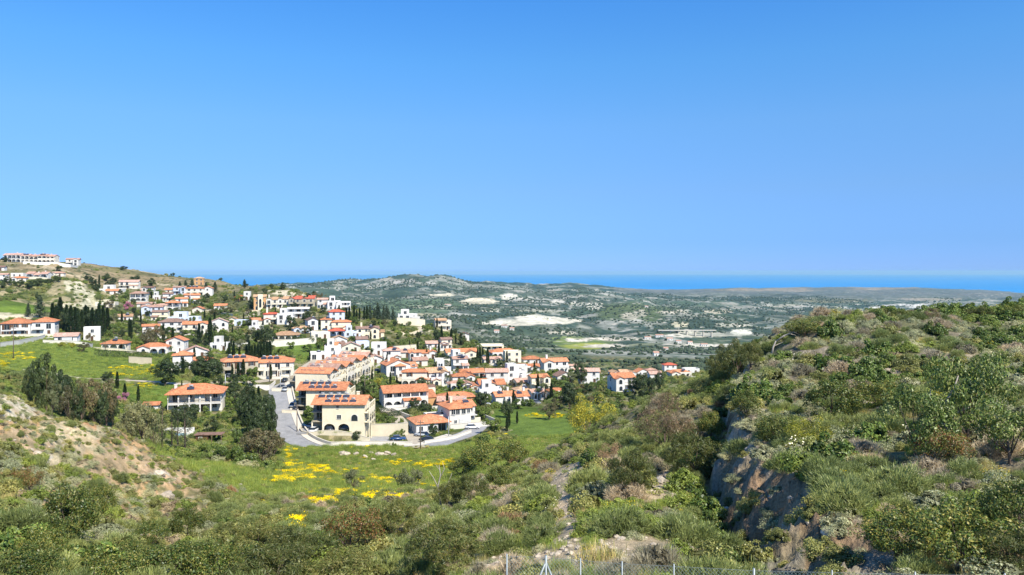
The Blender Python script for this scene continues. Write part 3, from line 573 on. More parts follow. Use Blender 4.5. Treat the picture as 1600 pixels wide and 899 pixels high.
('orange cottage at the right end',1043,1080,591,'ell','tile','pale',8,'low orange-roofed cottage in front of the farthest right white house',dict(st=1,y0=340,y1=480)),
('flat white shed at the right end',1066,1093,585,'flat','flatroof','white',6,'flat white building at the right end of the village by the hillside',dict(st=1,y0=400,y1=520)),
('pink roof beside the dark trees',1012,1034,593,'gable','tilepink','white',6,'low pale roof between the dark trees and the right cottages',dict(st=1,y0=340,y1=440)),
('white pergola house',800,824,583,'flat','flatroof','white',8,'low white flat house with pergola at the east village edge',dict(st=1,y0=290,y1=360)),
('cream cottage on the road bank',575,600,528,'box','tiletan','cream',12,'low cream cottage at the foot of the chalk bank on the mid slope',dict(st=1,y0=370,y1=430)),
('cream wall house behind row end',560,578,566,'flat','flatroof','cream',-8,'flat cream house at the far end of the apartment row',dict(st=2,y0=285,y1=330)),
('white house on the back street',575,597,570,'gablef','tilepink','white',16,'white gabled house on the back street left of the central gabled house',dict(st=1,y0=280,y1=340)),
]
EXTRA = [(48,432),(66,427),(92,427),(30,441),(232,462),(214,463),(176,461),(245,470),(262,472),(300,474),(284,480),(310,490),(250,503),(302,500),(196,503),(236,528),(276,553),(306,560),(344,548),(446,508),
(430,498),(566,545),(612,552),(628,560),(620,546),(668,553),(690,563),(706,553),(655,573),(612,568),(592,556),(697,548),(716,568),(742,536),(800,568),(776,603),(803,603),(816,608),(722,600),(692,588),(742,606),(765,622),(788,626),(842,612),(815,622),(835,603),(902,578),(893,584),(936,588),(1002,588),(1062,582),(672,606),(648,605),(706,640),(718,612),(660,620),(680,615),(856,570),(826,583),(880,598),(920,600),(500,530),(548,528),(470,522),(400,520),(378,510),(345,485),(520,562),(548,551)]
_re = random.Random(23)
for (ex_, ey_) in EXTRA:
    if any(q[1]-2 < ex_ < q[2]+2 and abs(q[3]-5-ey_) < 6 for q in HS): continue
    x_, y_ = pick(ex_, ey_, 205, 700); w_ = _re.uniform(6.5, 10)*F/y_; n_ = min(HS, key=lambda q: ((q[1]+q[2])/2-ex_)**2+(q[3]-ey_)**2*2)
    dx_, dy_ = ex_-(n_[1]+n_[2])/2, ey_-n_[3]; rl_ = ('just right of' if dx_ > 0 else 'just left of') if abs(dx_) > abs(dy_)*1.3 else ('just in front of' if dy_ > 0 else 'just behind')
    pr_ = _re.choice(['box','gable','gfront','flat','ell','two','flat2','gablef']); rf_ = 'flatroof' if 'flat' in pr_ else _re.choice(['tile','tilepink','tilepink','tiletan','tile','tilebrown']); wl_ = _re.choice(['white','white','white','pale','cream','blue'])
    st_n = 2 if pr_ == 'two' or _re.random() < .3 else 1
    rn_ = dict(flatroof='flat roof', tile='orange roof', tilepink='pink roof', tiletan='tan roof', tilebrown='brown roof')[rf_]; wn_ = dict(white='white', pale='off-white', cream='cream', blue='pale blue')[wl_]
    HS.append((f'{wn_} house of {rn_} at column {int(ex_)}', ex_-w_/2, ex_+w_/2, ey_, pr_, rf_, wl_, _re.uniform(2, 26), f"{'tall' if st_n == 2 else 'low'} {wn_} {rn_.replace(' roof', '-roofed')} house {rl_.replace('just ', '')} the {n_[0]}".replace('-roofed', '-roof'), dict(st=st_n, y0=max(205, y_-2), y1=y_+60, extra=1)))
import re as _rx
for i_, h_ in enumerate(HS):
    if len(h_[8].replace('-', ' ').split()) > 16: HS[i_] = h_[:8]+(_rx.sub(r'^(tall|low) (pale blue|off-white|white|cream) ', r'\1 ', h_[8]),)+h_[9:]
HP = []; rh = random.Random(3)
for h in HS:
    sh, l, r, by, pre, rf, wl, yaw, lab, o = h
    x, y = pick((l+r)/2, by, o.get('y0', 200), o.get('y1', 700)); b = math.atan2(x, y); rel = radians(yaw)+b
    Wm = (r-l)/F*y; d = o.get('d', min(9.5, max(5.5, Wm*.6)))
    w = max(Wm*.45, (Wm-d*abs(sin(rel))*.85)/max(.5, cos(rel))); 
    cx = x+d/2*sin(b)-0; cyy = y+d/2*cos(b)+w/2*abs(sin(rel))*.5; z = float(zbase(np.array([x]), np.array([y]))[0])+.1
    HP.append((cx, cyy, z, w, d, radians(yaw))); PADS.append((cx, cyy, w/2+1.0, d/2+1.2, radians(yaw), z, 5.0))
# the cream apartment blocks, the villa with verandas
def put_at(px, py, y0, y1):
    x, y = pick(px, py, y0, y1); return x, y, float(zbase(np.array([x]), np.array([y]))[0])
AB = [((px_-800)/F*y_, y_, -(py_-HY)/F*y_) for px_, py_, y_ in ((536, 675, 213.5), (508, 649, 233.5), (486, 621, 257))]
for i, (x, y, z) in enumerate(AB): PADS.append((x-2.5, y+6.5, 10.5, 7.7, 0, z, .9))
PADS.append((AB[2][0]+5.5, AB[2][1]+24, 7, 20, radians(-11), AB[2][2]+1, 4.0))
VX, VY, VZ = put_at(304, 646, 190, 240); PADS.append((VX, VY+5, 10.5, 7, radians(14), VZ, 4))
# sports court below the long garden wall, right of block 1
QX, QY, QZ = put_at(603, 688, 195, 240); PADS.append((QX, QY+1, 7.5, 4.5, 0, QZ, 2))

# ---------------------------------------------------------------- the ground itself
Y1 = np.concatenate([np.exp(np.linspace(math.log(2.2), math.log(12), 40))[:-1], np.exp(np.linspace(math.log(12), math.log(60), 190))[:-1], np.exp(np.linspace(math.log(60), math.log(128), 70))])
Y2 = np.concatenate([np.exp(np.linspace(math.log(128), math.log(200), 80))[:-1], np.linspace(200, 330, 190)[:-1], np.exp(np.linspace(math.log(330), math.log(900), 200))])
Y3 = np.exp(np.linspace(math.log(900), math.log(10800), 330))
ground_sheet('hillside_ground', np.concatenate([np.linspace(-1600, -300, 60)[:-1], np.linspace(-300, 1900, 740), np.linspace(1900, 3400, 70)[1:]]), Y1, M['near'], False)
ground_sheet('village_ground', np.concatenate([np.linspace(-1200, -260, 60)[:-1], np.linspace(-260, 1860, 800), np.linspace(1860, 3000, 60)[1:]]), Y2, M['mid'])
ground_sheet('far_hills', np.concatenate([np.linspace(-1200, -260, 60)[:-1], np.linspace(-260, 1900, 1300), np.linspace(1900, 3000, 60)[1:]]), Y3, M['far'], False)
# the sea
m, nt, b = nmat('sea_water'); M['sea'] = m
c = mix(nt, (.002,.22,.53), ramp(nt, noise(nt, .0006, 5), [(.3, .9), (.7, 1.1)])); nt.links.new(c, b.inputs['Base Color'])
b.inputs['Roughness'].default_value = .5; b.inputs['IOR'].default_value = 1.33; b.inputs['Specular IOR Level'].default_value = .2
bump(nt, b, noise(nt, .05, 3), .3, .6)
mb = MB(); mb.add([(-60000,7000,-200),(60000,7000,-200),(60000,46000,-200),(-60000,46000,-200)], [(0,1,2,3)]); o = mb.build('sea', m); o['kind'] = 'structure'

# ---------------------------------------------------------------- house parts
WM = {}
def winmesh(w, h, style):
    """frame mesh and pane mesh, facing -y, origin at the sill centre on the wall face"""
    k = (round(w,1), round(h,1), style)
    if k in WM: return WM[k]
    w, h = k[0], k[1]; fr = MB(); pn = MB(); t = .09
    if style == 'arch':
        n = 8; r = w/2; hs_ = h-r; A = [(-r,0),(-r,hs_)]+[(-r*cos(pi*i/n), hs_+r*sin(pi*i/n)) for i in range(1, n)]+[(r,hs_),(r,0)]
        pn.add([(a,-.03,c_) for a, c_ in A], [tuple(range(len(A)-1,-1,-1))])
        B = [(a*(1-t*2/w), c_*(1-t/h)) for a, c_ in A]
        V = [(a,-.10,c_) for a, c_ in A]+[(a,-.10,c_) for a, c_ in B]+[(a,0,c_) for a, c_ in A]; q = len(A)
        fr.add(V, [(i+1, i, i+q, i+1+q) for i in range(q-1)]+[(i, i+1, i+1+2*q, i+2*q) for i in range(q-1)])
    else:
        fr.box(-w/2-t, -w/2, -.1, .0, -t, h+t); fr.box(w/2, w/2+t, -.1, .0, -t, h+t); fr.box(-w/2, w/2, -.1, .0, h, h+t); fr.box(-w/2-.05, w/2+.05, -.16, -.1, -t, 0)
        if style == 'win': fr.box(-.03, .03, -.08, -.04, 0, h)
        pn.box(-w/2, w/2, -.03, .0, 0, h)
    WM[k] = (fr.mesh('window_frame', M['frame']), pn.mesh('window_pane', M['wood' if style == 'door' else 'glass'])); return WM[k]
SH = {}
def shutter(w, h):
    k = (round(w,1), round(h,1))
    if k not in SH: mb = MB(); mb.box(-k[0]/4, k[0]/4, -.14, -.02, 0, k[1]); SH[k] = mb.mesh('shutter', M['wood'])
    return SH[k]
GR = {}
def garagemesh(w):
    if w not in GR:
        mb = MB(); 
        for i in range(4): mb.box(-w/2, w/2, -.08, -.02, i*.55, i*.55+.52)
        GR[w] = mb.mesh('garage_door', M['garage'])
    return GR[w]
def window(root, loc, rz, w=1.1, h=1.3, style='win', near=False, shut=False):
    f, p = winmesh(w, h, style); nm = 'door' if style == 'door' else 'window'
    o = link(nm, f, root, loc, rz); q = link('pane' if nm == 'window' else 'door_leaf', p, o)
    if shut and nm == 'window':
        for s in (-1, 1): link('shutter', shutter(w, h), o, (s*w*.76, 0, 0))
    return o
def roofmesh(x0, x1, y0, y1, z, kind, mat, over=.45, pitch=.36, t=.16):
    mb = MB(); X0, X1, Y0, Y1_ = x0-over, x1+over, y0-over, y1+over; cx, cc = (X0+X1)/2, (Y0+Y1_)/2
    if kind == 'flat':
        mb.box(x0+.2, x1-.2, y0+.2, y1-.2, z-.1, z+.05); return mb.mesh('roof', mat)
    if kind == 'hip':
        h = min(X1-X0, Y1_-Y0)/2; H = h*pitch; ze = z-over*pitch
        if X1-X0 > Y1_-Y0: A = (X0+h, cc, ze+H+t); B = (X1-h-.01, cc, ze+H+t)
        else: A = (cx, Y0+h, ze+H+t); B = (cx, Y1_-h-.01, ze+H+t)
        v = [(X0,Y0,ze+t),(X1,Y0,ze+t),(X1,Y1_,ze+t),(X0,Y1_,ze+t),A,B,(X0,Y0,ze),(X1,Y0,ze),(X1,Y1_,ze),(X0,Y1_,ze)]
        f = [(0,1,5,4),(1,2,5),(2,3,4,5),(3,0,4)] if X1-X0 > Y1_-Y0 else [(0,1,4),(1,2,5,4),(2,3,5),(3,0,4,5)]
        mb.add(v, f+[(6,7,1,0),(7,8,2,1),(8,9,3,2),(9,6,0,3),(9,8,7,6)])
        # ridge and hip cap tiles stand proud of the slopes
        for P, Q in ([(0,4),(3,4),(1,5),(2,5),(4,5)] if X1-X0 > Y1_-Y0 else [(0,4),(1,4),(2,5),(3,5),(4,5)]):
            if Vector(v[P]) != Vector(v[Q]) : mb.tube([v[P], v[Q]], .11, 5)
    elif kind == 'shed':
        H = (Y1_-Y0)*pitch*.7; v = [(X0,Y0,z-.1),(X1,Y0,z-.1),(X1,Y1_,z+H),(X0,Y1_,z+H)]
        mb.add([(a,b_,c_+t) for a,b_,c_ in v]+v, [(0,1,2,3),(7,6,5,4),(4,5,1,0),(5,6,2,1),(6,7,3,2),(7,4,0,3)])
    else:
        if kind == 'x': a, bb, lo, hi = Y0, Y1_, X0, X1; P = lambda s, u, w_: (u, s, w_)
        else: a, bb, lo, hi = X0, X1, Y0, Y1_; P = lambda s, u, w_: (s, u, w_)
        h = (bb-a)/2; ze = z-over*pitch; zr = ze+h*pitch; c_ = (a+bb)/2
        for u0, u1 in ((a, c_), (bb, c_)):
            v = [P(u0,lo,ze+t),P(u0,hi,ze+t),P(u1,hi,zr+t),P(u1,lo,zr+t),P(u0,lo,ze),P(u0,hi,ze),P(u1,hi,zr),P(u1,lo,zr)]
            mb.add(v, [(0,1,2,3),(7,6,5,4),(4,5,1,0),(5,6,2,1),(7,4,0,3)])
        mb.tube([P(c_,lo,zr+t), P(c_,hi,zr+t)], .11, 5)
    return mb.mesh('roof', mat)
def gable(root, pts, wm):
    mb = MB(); mb.add(pts, [(0,1,2)]); return mb.build('gable_wall', wm, root)
def vol(root, x0, x1, y0, y1, z0, z1, roof, rm, wm, over=.45, pitch=.36, base=None, name='wall'):
    mb = MB(); mb.box(x0, x1, y0, y1, z0 if base is None else base, z1)
    if roof == 'x':
        H = (y1-y0)/2*pitch
        for xx, q in ((x0+.0, 1), (x1-.25, 1)): mb.add([(xx,y0,z1),(xx,y1,z1),(xx,(y0+y1)/2,z1+H),(xx+.25,y0,z1),(xx+.25,y1,z1),(xx+.25,(y0+y1)/2,z1+H)], [(0,2,1),(3,4,5),(0,3,5,2),(1,2,5,4)])
    elif roof == 'y':
        H = (x1-x0)/2*pitch
        for yy in (y0, y1-.25): mb.add([(x0,yy,z1),(x1,yy,z1),((x0+x1)/2,yy,z1+H),(x0,yy+.25,z1),(x1,yy+.25,z1),((x0+x1)/2,yy+.25,z1+H)], [(0,1,2),(3,5,4),(0,2,5,3),(1,4,5,2)])
    elif roof == 'flat':
        for a in ((x0,x1,y0,y0+.2),(x0,x1,y1-.2,y1),(x0,x0+.2,y0+.2,y1-.2),(x1-.2,x1,y0+.2,y1-.2)): mb.box(*a, z1, z1+.55)
    w = mb.build(name, wm, root)
    if roof: link('roof', roofmesh(x0, x1, y0, y1, z1, roof, rm, over, pitch), root)
    return w
def arcade(root, x0, x1, y, z0, z1, n, wm, arch=True, th=.3, pier=.35, name='arcade'):
    mb = MB(); bw = (x1-x0)/n
    for i in range(n):
        a = x0+i*bw; L, R = a+pier/2, a+bw-pier/2; r = (R-L)/2; c_ = (L+R)/2; sp = z1-.35-(min(r, 1.3) if arch else 0); rr = min(r, 1.3)
        mb.box(a, L, y, y+th, z0, z1); mb.box(R, a+bw, y, y+th, z0, z1)
        if arch:
            k = 8; A = [(c_-r*cos(pi*j/k), sp+rr*sin(pi*j/k)) for j in range(k+1)]
            V = [(p,y,q) for p, q in A]+[(p,y,z1) for p, q in A]+[(p,y+th,q) for p, q in A]
            mb.add(V, [(j, j+1, j+k+2, j+k+1) for j in range(k)]+[(j+1, j, j+2*k+2, j+2*k+3) for j in range(k)])
        else: mb.box(L, R, y, y+th, z1-.3, z1)
    return mb.build(name, wm, root)
def railing(root, x0, x1, y, z, wm, depth=1.3, h=.95, solid=False):
    mb = MB(); mb.box(x0, x1, y, y+depth, z-.18, z); s = mb.build('balcony', wm, root)
    mb = MB()
    if solid: mb.box(x0, x1, y-.02, y+.12, z+.003, z+h)
    else:
        mb.box(x0, x1, y, y+.07, z+h-.08, z+h); k = max(2, int((x1-x0)/.35))
        for i in range(k+1): xx = x0+(x1-x0-.05)*i/k; mb.box(xx, xx+.05, y+.01, y+.06, z+.003, z+h-.08)
        for xx in (x0, x1-.06): mb.box(xx, xx+.05, y+.08, y+depth-.05, z+h-.08, z+h)
    mb.build('railing', wm if solid else M['iron'], s); return s
def facade(root, x0, x1, y, z0, st, R, arch=False, shut=False, side=0, doors=True, sh=2.65, blank=0.0):
    """windows along a wall. side 0: front at y; -1: left wall at x0 (runs y..x1); +1 right wall"""
    L = x1-x0; n = max(1, int(L/3.1)); 
    for s in range(st):
        for i in range(n):
            if R.random() < blank: continue
            u = x0+L*(i+.5)/n+R.uniform(-.15, .15); zz = z0+s*sh+.95; w, h, stl = 1.15, 1.3, 'win'
            if arch and R.random() < .6: w, h, stl, zz = 1.5, 1.9, 'arch', z0+s*sh+.4
            elif s == 0 and doors and i == n//2: w, h, stl, zz = 1.05, 2.1, 'door', z0+.02
            elif R.random() < .25: w, h, zz = 1.7, 2.1, z0+s*sh+.1
            if side == 0: window(root, (u, y-.002, zz), 0, w, h, stl, shut=shut)
            elif side < 0: window(root, (y-.002, u, zz), -pi/2, min(w, 1.1), min(h, 1.3), 'win' if stl == 'door' else stl, shut=False)
            else: window(root, (y+.002, u, zz), pi/2, min(w, 1.1), min(h, 1.3), 'win' if stl == 'door' else stl, shut=False)
def chimney(root, x, y, z, wm, h=1.3, s=.35):
    mb = MB(); mb.box(x-s, x+s, y-s, y+s, z-1.2, z+h); mb.box(x-s-.08, x+s+.08, y-s-.08, y+s+.08, z+h, z+h+.15); mb.build('chimney', wm, root)
_sp = MB(); _sp.box(-.95, .95, -.6, .6, 0, .08); SPM = _sp.mesh('solar_panel', M['panel'])
_tk = MB(); _tk.tube([(-.5,0,.3),(.5,0,.3)], .22, 10); [_tk.box(a-.04, a+.04, -.2, .2, -.5, .2) for a in (-.4, .4)]; TKM = _tk.mesh('water_tank', M['tank'], True)
def solar(root, x, y, z, tilt=.5, tank=True):
    link('solar_panel', SPM, root, (x, y, z), (tilt, 0, 0))
    if tank: link('water_tank', TKM, root, (x, y+.95, z+.35))
def empty(name, x, y, z, yaw=0):
    o = bpy.data.objects.new(name, None); COL.objects.link(o); o.location = (x, y, z); o.rotation_euler = (0, 0, yaw); o.empty_display_size = .5; return o
SHT = 2.65
M['garage'] = plain('garage_white', (.66,.66,.64), .5, .06)
def build_house(h, P, R):
    sh, l, r, by, pre, rf, wl, yaw, lab, o = h; x, y, z, w, d, a = P
    root = tag(empty('house', x, y, z, a), lab, 'house'); st = o['st']; rm, wm = M[rf], M[wl]; X, Yd = w/2, d/2; H = st*SHT; B = -2.5
    near = y < 300; shut = near and R.random() < .5; ar = o.get('arch', False); fr = o.get('fr')
    def sides(x0, x1, y0, y1, s=st, z0=0):
        facade(root, y0+.6, y1-.6, x0, z0, s, R, side=-1, blank=.3); facade(root, y0+.6, y1-.6, x1, z0, s, R, side=1, blank=.3)
    if pre == 'row':
        n = o['n']; u = w/n
        for i in range(n):
            dz = R.uniform(-.4, .5); dy = R.uniform(-.7, .7); x0 = -X+i*u; x1 = x0+u-.06; rk = 'x' if (i % 2 or n < 3) else 'y'
            if fr in ('arc', 'arc2'):
                vol(root, x0, x1, -Yd+dy+1.8, Yd+dy, B, H+dz, None, rm, wm)
                for s in range(st):
                    arcade(root, x0, x1, -Yd+dy, s*SHT+(.02 if s else B), (s+1)*SHT+(dz if s == st-1 else -.1), max(1, int(u/2.6)), wm)
                    if s: railing(root, x0+.06, x1-.06, -Yd+dy+.06, s*SHT+.05, wm, 1.7, solid=R.random() < .5)
                facade(root, x0, x1, -Yd+dy+1.8, 0, st, R)
                link('roof', roofmesh(x0, x1, -Yd+dy, Yd+dy, H+dz, 'x', rm, .3, .3), root)
                gable(root, [(x0,-Yd+dy,H+dz),(x0,Yd+dy,H+dz),(x0,dy,H+dz+Yd*.3)], wm); gable(root, [(x1,-Yd+dy,H+dz),(x1,dy,H+dz+Yd*.3),(x1,Yd+dy,H+dz)], wm)
            else:
                vol(root, x0, x1, -Yd+dy, Yd+dy, B, H+dz, rk, rm, wm, .3, .33); facade(root, x0, x1, -Yd+dy, 0, st, R, ar)
                if fr == 'balc' or (st > 1 and R.random() < .5): railing(root, x0+.3, x1-.3, -Yd+dy-1.2, SHT, wm, 1.2)
            if i in (0, n-1): sides(x0, x1, -Yd+dy, Yd+dy)
            if o.get('sol') and i % 2 == 0: [solar(root, x0+u/2+q*2.1, -Yd/2+dy, H+dz+Yd*.18+.5) for q in (-.5, .5)]
            if R.random() < .4: chimney(root, x0+u*.3, dy+1, H+dz+1.0, wm)
    elif pre in ('box', 'gable', 'gablef', 'gablef2', 'balcony', 'tower'):
        rk = 'hip' if (o.get('hip') or (pre in ('box', 'balcony') and R.random() < .4)) else 'y' if pre.startswith('gablef') else 'x'
        vol(root, -X, X, -Yd, Yd, B, H, rk, rm, wm, .45, .42 if pre.startswith('gablef') else .36)
        facade(root, -X+.3, X-.3, -Yd, 0, st, R, ar, shut, doors=not o.get('door')); sides(-X, X, -Yd, Yd)
        if o.get('door'):
            link('garage_door', garagemesh(3.6), root, (X*.1, -Yd-.09, .05))
        if pre == 'balcony':
            q = 3 if w > 11 else 1
            for s in range(1, st):
                for k in range(q):
                    a0 = -X+w*(k+.12)/q; a1 = -X+w*(k+.88)/q
                    railing(root, a0, a1, -Yd-1.3, s*SHT, wm, 1.3, solid=(k+len(sh)) % 2 == 0)
                    for xx in (a0+.12, a1-.12): mb = MB(); mb.box(xx-.13, xx+.13, -Yd-1.28, -Yd-1.02, B, s*SHT-.18); mb.build('column', wm, root)
        if pre == 'gablef2':
            vol(root, X+.02, X+3.6, -Yd+2, Yd, B, H-1.2, 'x', rm, wm, .3); facade(root, X+.3, X+3.4, -Yd+2, 0, st, R)
            railing(root, X+.1, X+3.6, -Yd+.8, SHT, wm, 1.2)
        if pre == 'tower':
            vol(root, -X*.3, X*.5, -Yd-1.6, -Yd-.02, B, H+.9, 'flat', M['flatroof'], M['cream']); window(root, (X*.1, -Yd-1.602, 1.5), 0, 1.5, 5.2, 'arch')
            vol(root, X+.02, X+3, -Yd+1, Yd, B, H-SHT, 'flat', M['flatroof'], M['cream'])
    elif pre in ('ell', 'gfront', 'gfront2', 'gfrontb', 'two', 'porch'):
        s = -1 if (len(sh) % 2 and pre != 'gfrontb') else 1; fw = w*.42; hx = 0
        H2 = SHT if pre in ('two', 'ell') and st > 1 else H
        vol(root, -X, X, -Yd+1.6, Yd, B, H, 'x' if pre != 'ell' else 'hip', rm, wm); sides(-X, X, -Yd+1.6, Yd)
        a0, a1 = (X-fw, X-.08) if s > 0 else (-X+.08, -X+fw)
        rk = 'y' if pre != 'two' else 'shed'
        vol(root, a0, a1, -Yd-.6, -Yd+1.58, B, H2-.15, None, rm, wm); facade(root, a0+.2, a1-.2, -Yd-.6, 0, max(1, int(round(H2/SHT))), R, ar or R.random() < .3, shut, doors=False)
        e1 = 0 if rk == 'y' else -Yd+1.5
        link('roof', roofmesh(a0, a1, -Yd-.6, e1, H2-.15, rk, rm, .35, .4), root)
        if rk == 'y':
            mb = MB(); mb.add([(a0,-Yd-.6,H2-.15),(a1,-Yd-.6,H2-.15),((a0+a1)/2,-Yd-.6,H2-.15+(a1-a0)/2*.4)], [(0,1,2)]); mb.build('gable_wall', wm, root)
        b0, b1 = (-X+.1, a0-.05) if s > 0 else (a1+.05, X-.1)
        facade(root, b0, b1, -Yd+1.6, 0, st, R, ar, shut)
        if fr == 'arc' or pre == 'porch' or R.random() < .45:
            arcade(root, b0, b1, -Yd-.3, B, SHT-.1, max(2, int((b1-b0)/2.3)), wm, arch=pre != 'porch'); mb = MB(); mb.box(b0, b1, -Yd-.35, -Yd+1.58, SHT-.09, SHT+.06); mb.build('terrace_slab', wm, root)
            if st > 1: railing(root, b0, b1, -Yd-.33, SHT+.08, wm, 1.8, solid=True)
            elif pre == 'porch': link('roof', roofmesh(b0, b1, -Yd-.3, -Yd+1.5, SHT+.1, 'shed', rm, .3, .3), root)
        elif st > 1 or fr == 'balc': railing(root, b0, b1, -Yd+.2, SHT, wm, 1.38)
    elif pre in ('veranda', 'arches', 'terrace'):
        vol(root, -X, X, -Yd+2.0, Yd, B, H, None, rm, wm); link('roof', roofmesh(-X, X, -Yd, Yd, H, 'x' if pre == 'terrace' else 'hip', rm), root)
        if pre == 'terrace':
            for xx in (-X, X): gable(root, [(xx,-Yd,H),(xx,Yd,H),(xx,0,H+Yd*.36)], wm)
        n = max(2, int(w/2.8))
        for s in range(st):
            arcade(root, -X, X, -Yd, s*SHT+(.05 if s else B), (s+1)*SHT-.02, n, wm, arch=(s == 0 or pre == 'arches'))
            if s: railing(root, -X+.05, X-.05, -Yd+.05, s*SHT+.02, wm, 1.9, solid=pre == 'terrace')
        facade(root, -X+.3, X-.3, -Yd+2, 0, st, R, ar); sides(-X, X, -Yd+2, Yd)
        if pre == 'terrace':
            vol(root, -X*.15, X*.6, -Yd-2.2, -Yd-.02, B, SHT, 'shed', rm, wm, .25, .3); facade(root, -X*.1, X*.55, -Yd-2.2, 0, 1, R, True)
            vol(root, X+.02, X+3.2, -Yd+1, Yd-1, B, SHT+.2, 'shed', rm, M['ochre'], .25, .3)
            railing(root, -X+.1, -X*.2, -Yd-2.0, SHT*.0+.5, wm, 1.9, solid=True)
    elif pre in ('flat', 'flat2', 'flatb'):
        vol(root, -X, X, -Yd, Yd, B, H, 'flat', M['flatroof'], wm); facade(root, -X+.3, X-.3, -Yd, 0, st, R, ar, doors=not o.get('door')); sides(-X, X, -Yd, Yd)
        if pre == 'flat2':
            vol(root, -X*.7, X*.15, -Yd*.3, Yd*.9, H+.06, H+2.7, 'flat', M['flatroof'], wm); facade(root, -X*.6, X*.1, -Yd*.3, H, 1, R, doors=False)
            vol(root, X*.35, X*1.25, -Yd-2.5, -Yd-.02, B, H-1.4, 'flat', M['flatroof'], wm); facade(root, X*.45, X*1.15, -Yd-2.5, 0, 1, R)
        if pre == 'flatb':
            for s in range(st): 
                if s: railing(root, -X*.9, X*.9, -Yd-1.4, s*SHT, wm, 1.4, solid=s % 2 == 1)
            for xx in (-X*.9, -X*.3, X*.3, X*.9): mb = MB(); mb.box(xx-.12, xx+.12, -Yd-1.38, -Yd-1.12, B, H-.2); mb.build('column', wm, root)
            if rf != 'flatroof': link('roof', roofmesh(-X, X*.4, -Yd-1.2, Yd, H+.6, 'x', rm, .2, .25), root)
            else: mb = MB(); mb.box(-X*.95, X*.95, -Yd-1.45, -Yd-.02, H-.19, H+.02); mb.build('canopy', wm, root)
        if o.get('door'):
            for q in (-.45, .45): link('garage_door', garagemesh(3.0), root, (X*q, -Yd-.09, .05))
    elif pre == 'bigl':
        vol(root, -X, X*.1, -Yd, Yd, B, H, 'hip', rm, wm); vol(root, X*.1+.02, X, -Yd+1.5, Yd+1, B, H+.3, 'hip', rm, wm)
        facade(root, -X+.5, X*.05, -Yd, 0, st, R, shut=True); facade(root, X*.15, X-.3, -Yd+1.5, 0, st, R); sides(-X, X, -Yd+1.5, Yd)
        railing(root, X*.15, X*.6, -Yd+.1, SHT, wm, 1.38, solid=True); railing(root, -X*.6, -X*.1, -Yd-1.3, SHT, wm, 1.28, solid=True)
        mb = MB(); mb.box(-X-6, -X-.05, -Yd, Yd-2, SHT-.3, SHT-.1); [mb.box(q, q+.2, -Yd+.1, -Yd+.3, B, SHT-.3) for q in (-X-5.9, -X-3, -X-.4)]; mb.build('carport', M['wood'], root)
        vol(root, -X-2, X+1, -Yd-7, -Yd-1.5, -6, -.4, None, rm, wm, name='terrace')
    elif pre == 'bung':
        vol(root, -X, X, -Yd+2, Yd, B, 3.0, None, rm, wm); link('roof', roofmesh(-X, X, -Yd, Yd, 3.0, 'hip', rm, .5, .34), root)
        vol(root, -X, X*.25, -Yd, -Yd+1.98, B, 2.98, None, rm, wm, name='wing_wall')
        window(root, (-X*.72, -Yd-.002, .02), 0, 1.1, 2.1, 'win'); window(root, (-X*.15, -Yd-.002, .95), 0, 1.6, 1.2, 'win')
        arcade(root, X*.27, X, -Yd, B, 2.98, 1, wm, arch=False); window(root, (X*.62, -Yd+1.99, .05), 0, 2.6, 2.2, 'win'); sides(-X, X, -Yd+2, Yd, 1)
        mb = MB(); mb.box(X+.3, X+2.2, -Yd-1, -Yd+3, .0, .12); mb.build('pool_terrace', M['paving'], root)
        mb = MB(); mb.box(X*.2, X*1.5, -Yd-2.6, -Yd-1.2, -.1, .16); mb.build('pool', M['pool'], root)
    elif pre == 'garageh':
        vol(root, -X, X*.45, -Yd, Yd, B, H, 'hip', rm, wm); vol(root, X*.45+.02, X, -Yd+3, Yd, B, H-.2, None, rm, wm)
        link('roof', roofmesh(X*.1, X, -Yd+3, Yd, H-.2, 'x', rm, .4, .36), root)
        for q in (-.75, -.45, -.05): window(root, (X*q, -Yd-.002, SHT+.9), 0, 1.2, 1.5, 'win')
        window(root, (X*.28, -Yd-.002, SHT+1.1), 0, .9, 1.0, 'win'); window(root, (-X*.6, -Yd-.002, .9), 0, .8, .9, 'win')
        link('garage_door', garagemesh(3.6), root, (X*.02, -Yd-.09, .0)); facade(root, X*.5, X*.95, -Yd+3, 0, 2, R); sides(-X, X, -Yd+3, Yd)
        railing(root, X*.46, X*1.0, -Yd+1.2, SHT, wm, 1.78, solid=False); chimney(root, -X*.5, 0, H+1.2, M['cream'])
        mb = MB(); mb.box(X*.46, X*1.35, -Yd+2.6, -Yd+2.9, B, 1.5); mb.build('yard_wall', M['retain'], root)
        vol(root, -X-5, -X-.02, -Yd+3, Yd-1, B, 2.6, 'flat', M['flatroof'], wm); [solar(root, -X-4.2+1.6*k, 0, 3.2, .45, False) for k in range(3)]
    elif pre == 'bung2':
        vol(root, -X, X, -Yd, Yd, B, 2.9, 'x', rm, wm, .4, .42); facade(root, -X+.3, X-.3, -Yd, 0, 1, R, ar); sides(-X, X, -Yd, Yd, 1)
        vol(root, -X*.1, X*.6, -Yd-1.5, -Yd-.02, B, 2.7, None, rm, wm, name='porch_wall'); window(root, (X*.25, -Yd-1.502, .6), 0, 1.2, 1.5, 'win')
        solar(root, -X*.4, -Yd*.4, 3.9); chimney(root, X*.6, .8, 4.0, wm)
    if o.get('ch'): chimney(root, -X*.55, .6, H+1.3, wm, 1.6, .45)
    if o.get('tank'): link('water_tank', TKM, root, (0, 0, H+(1.9 if 'flat' not in pre else .7))); link('solar_panel', SPM, root, (0, -1, H+(1.4 if 'flat' not in pre else .5)), (.5, 0, 0))
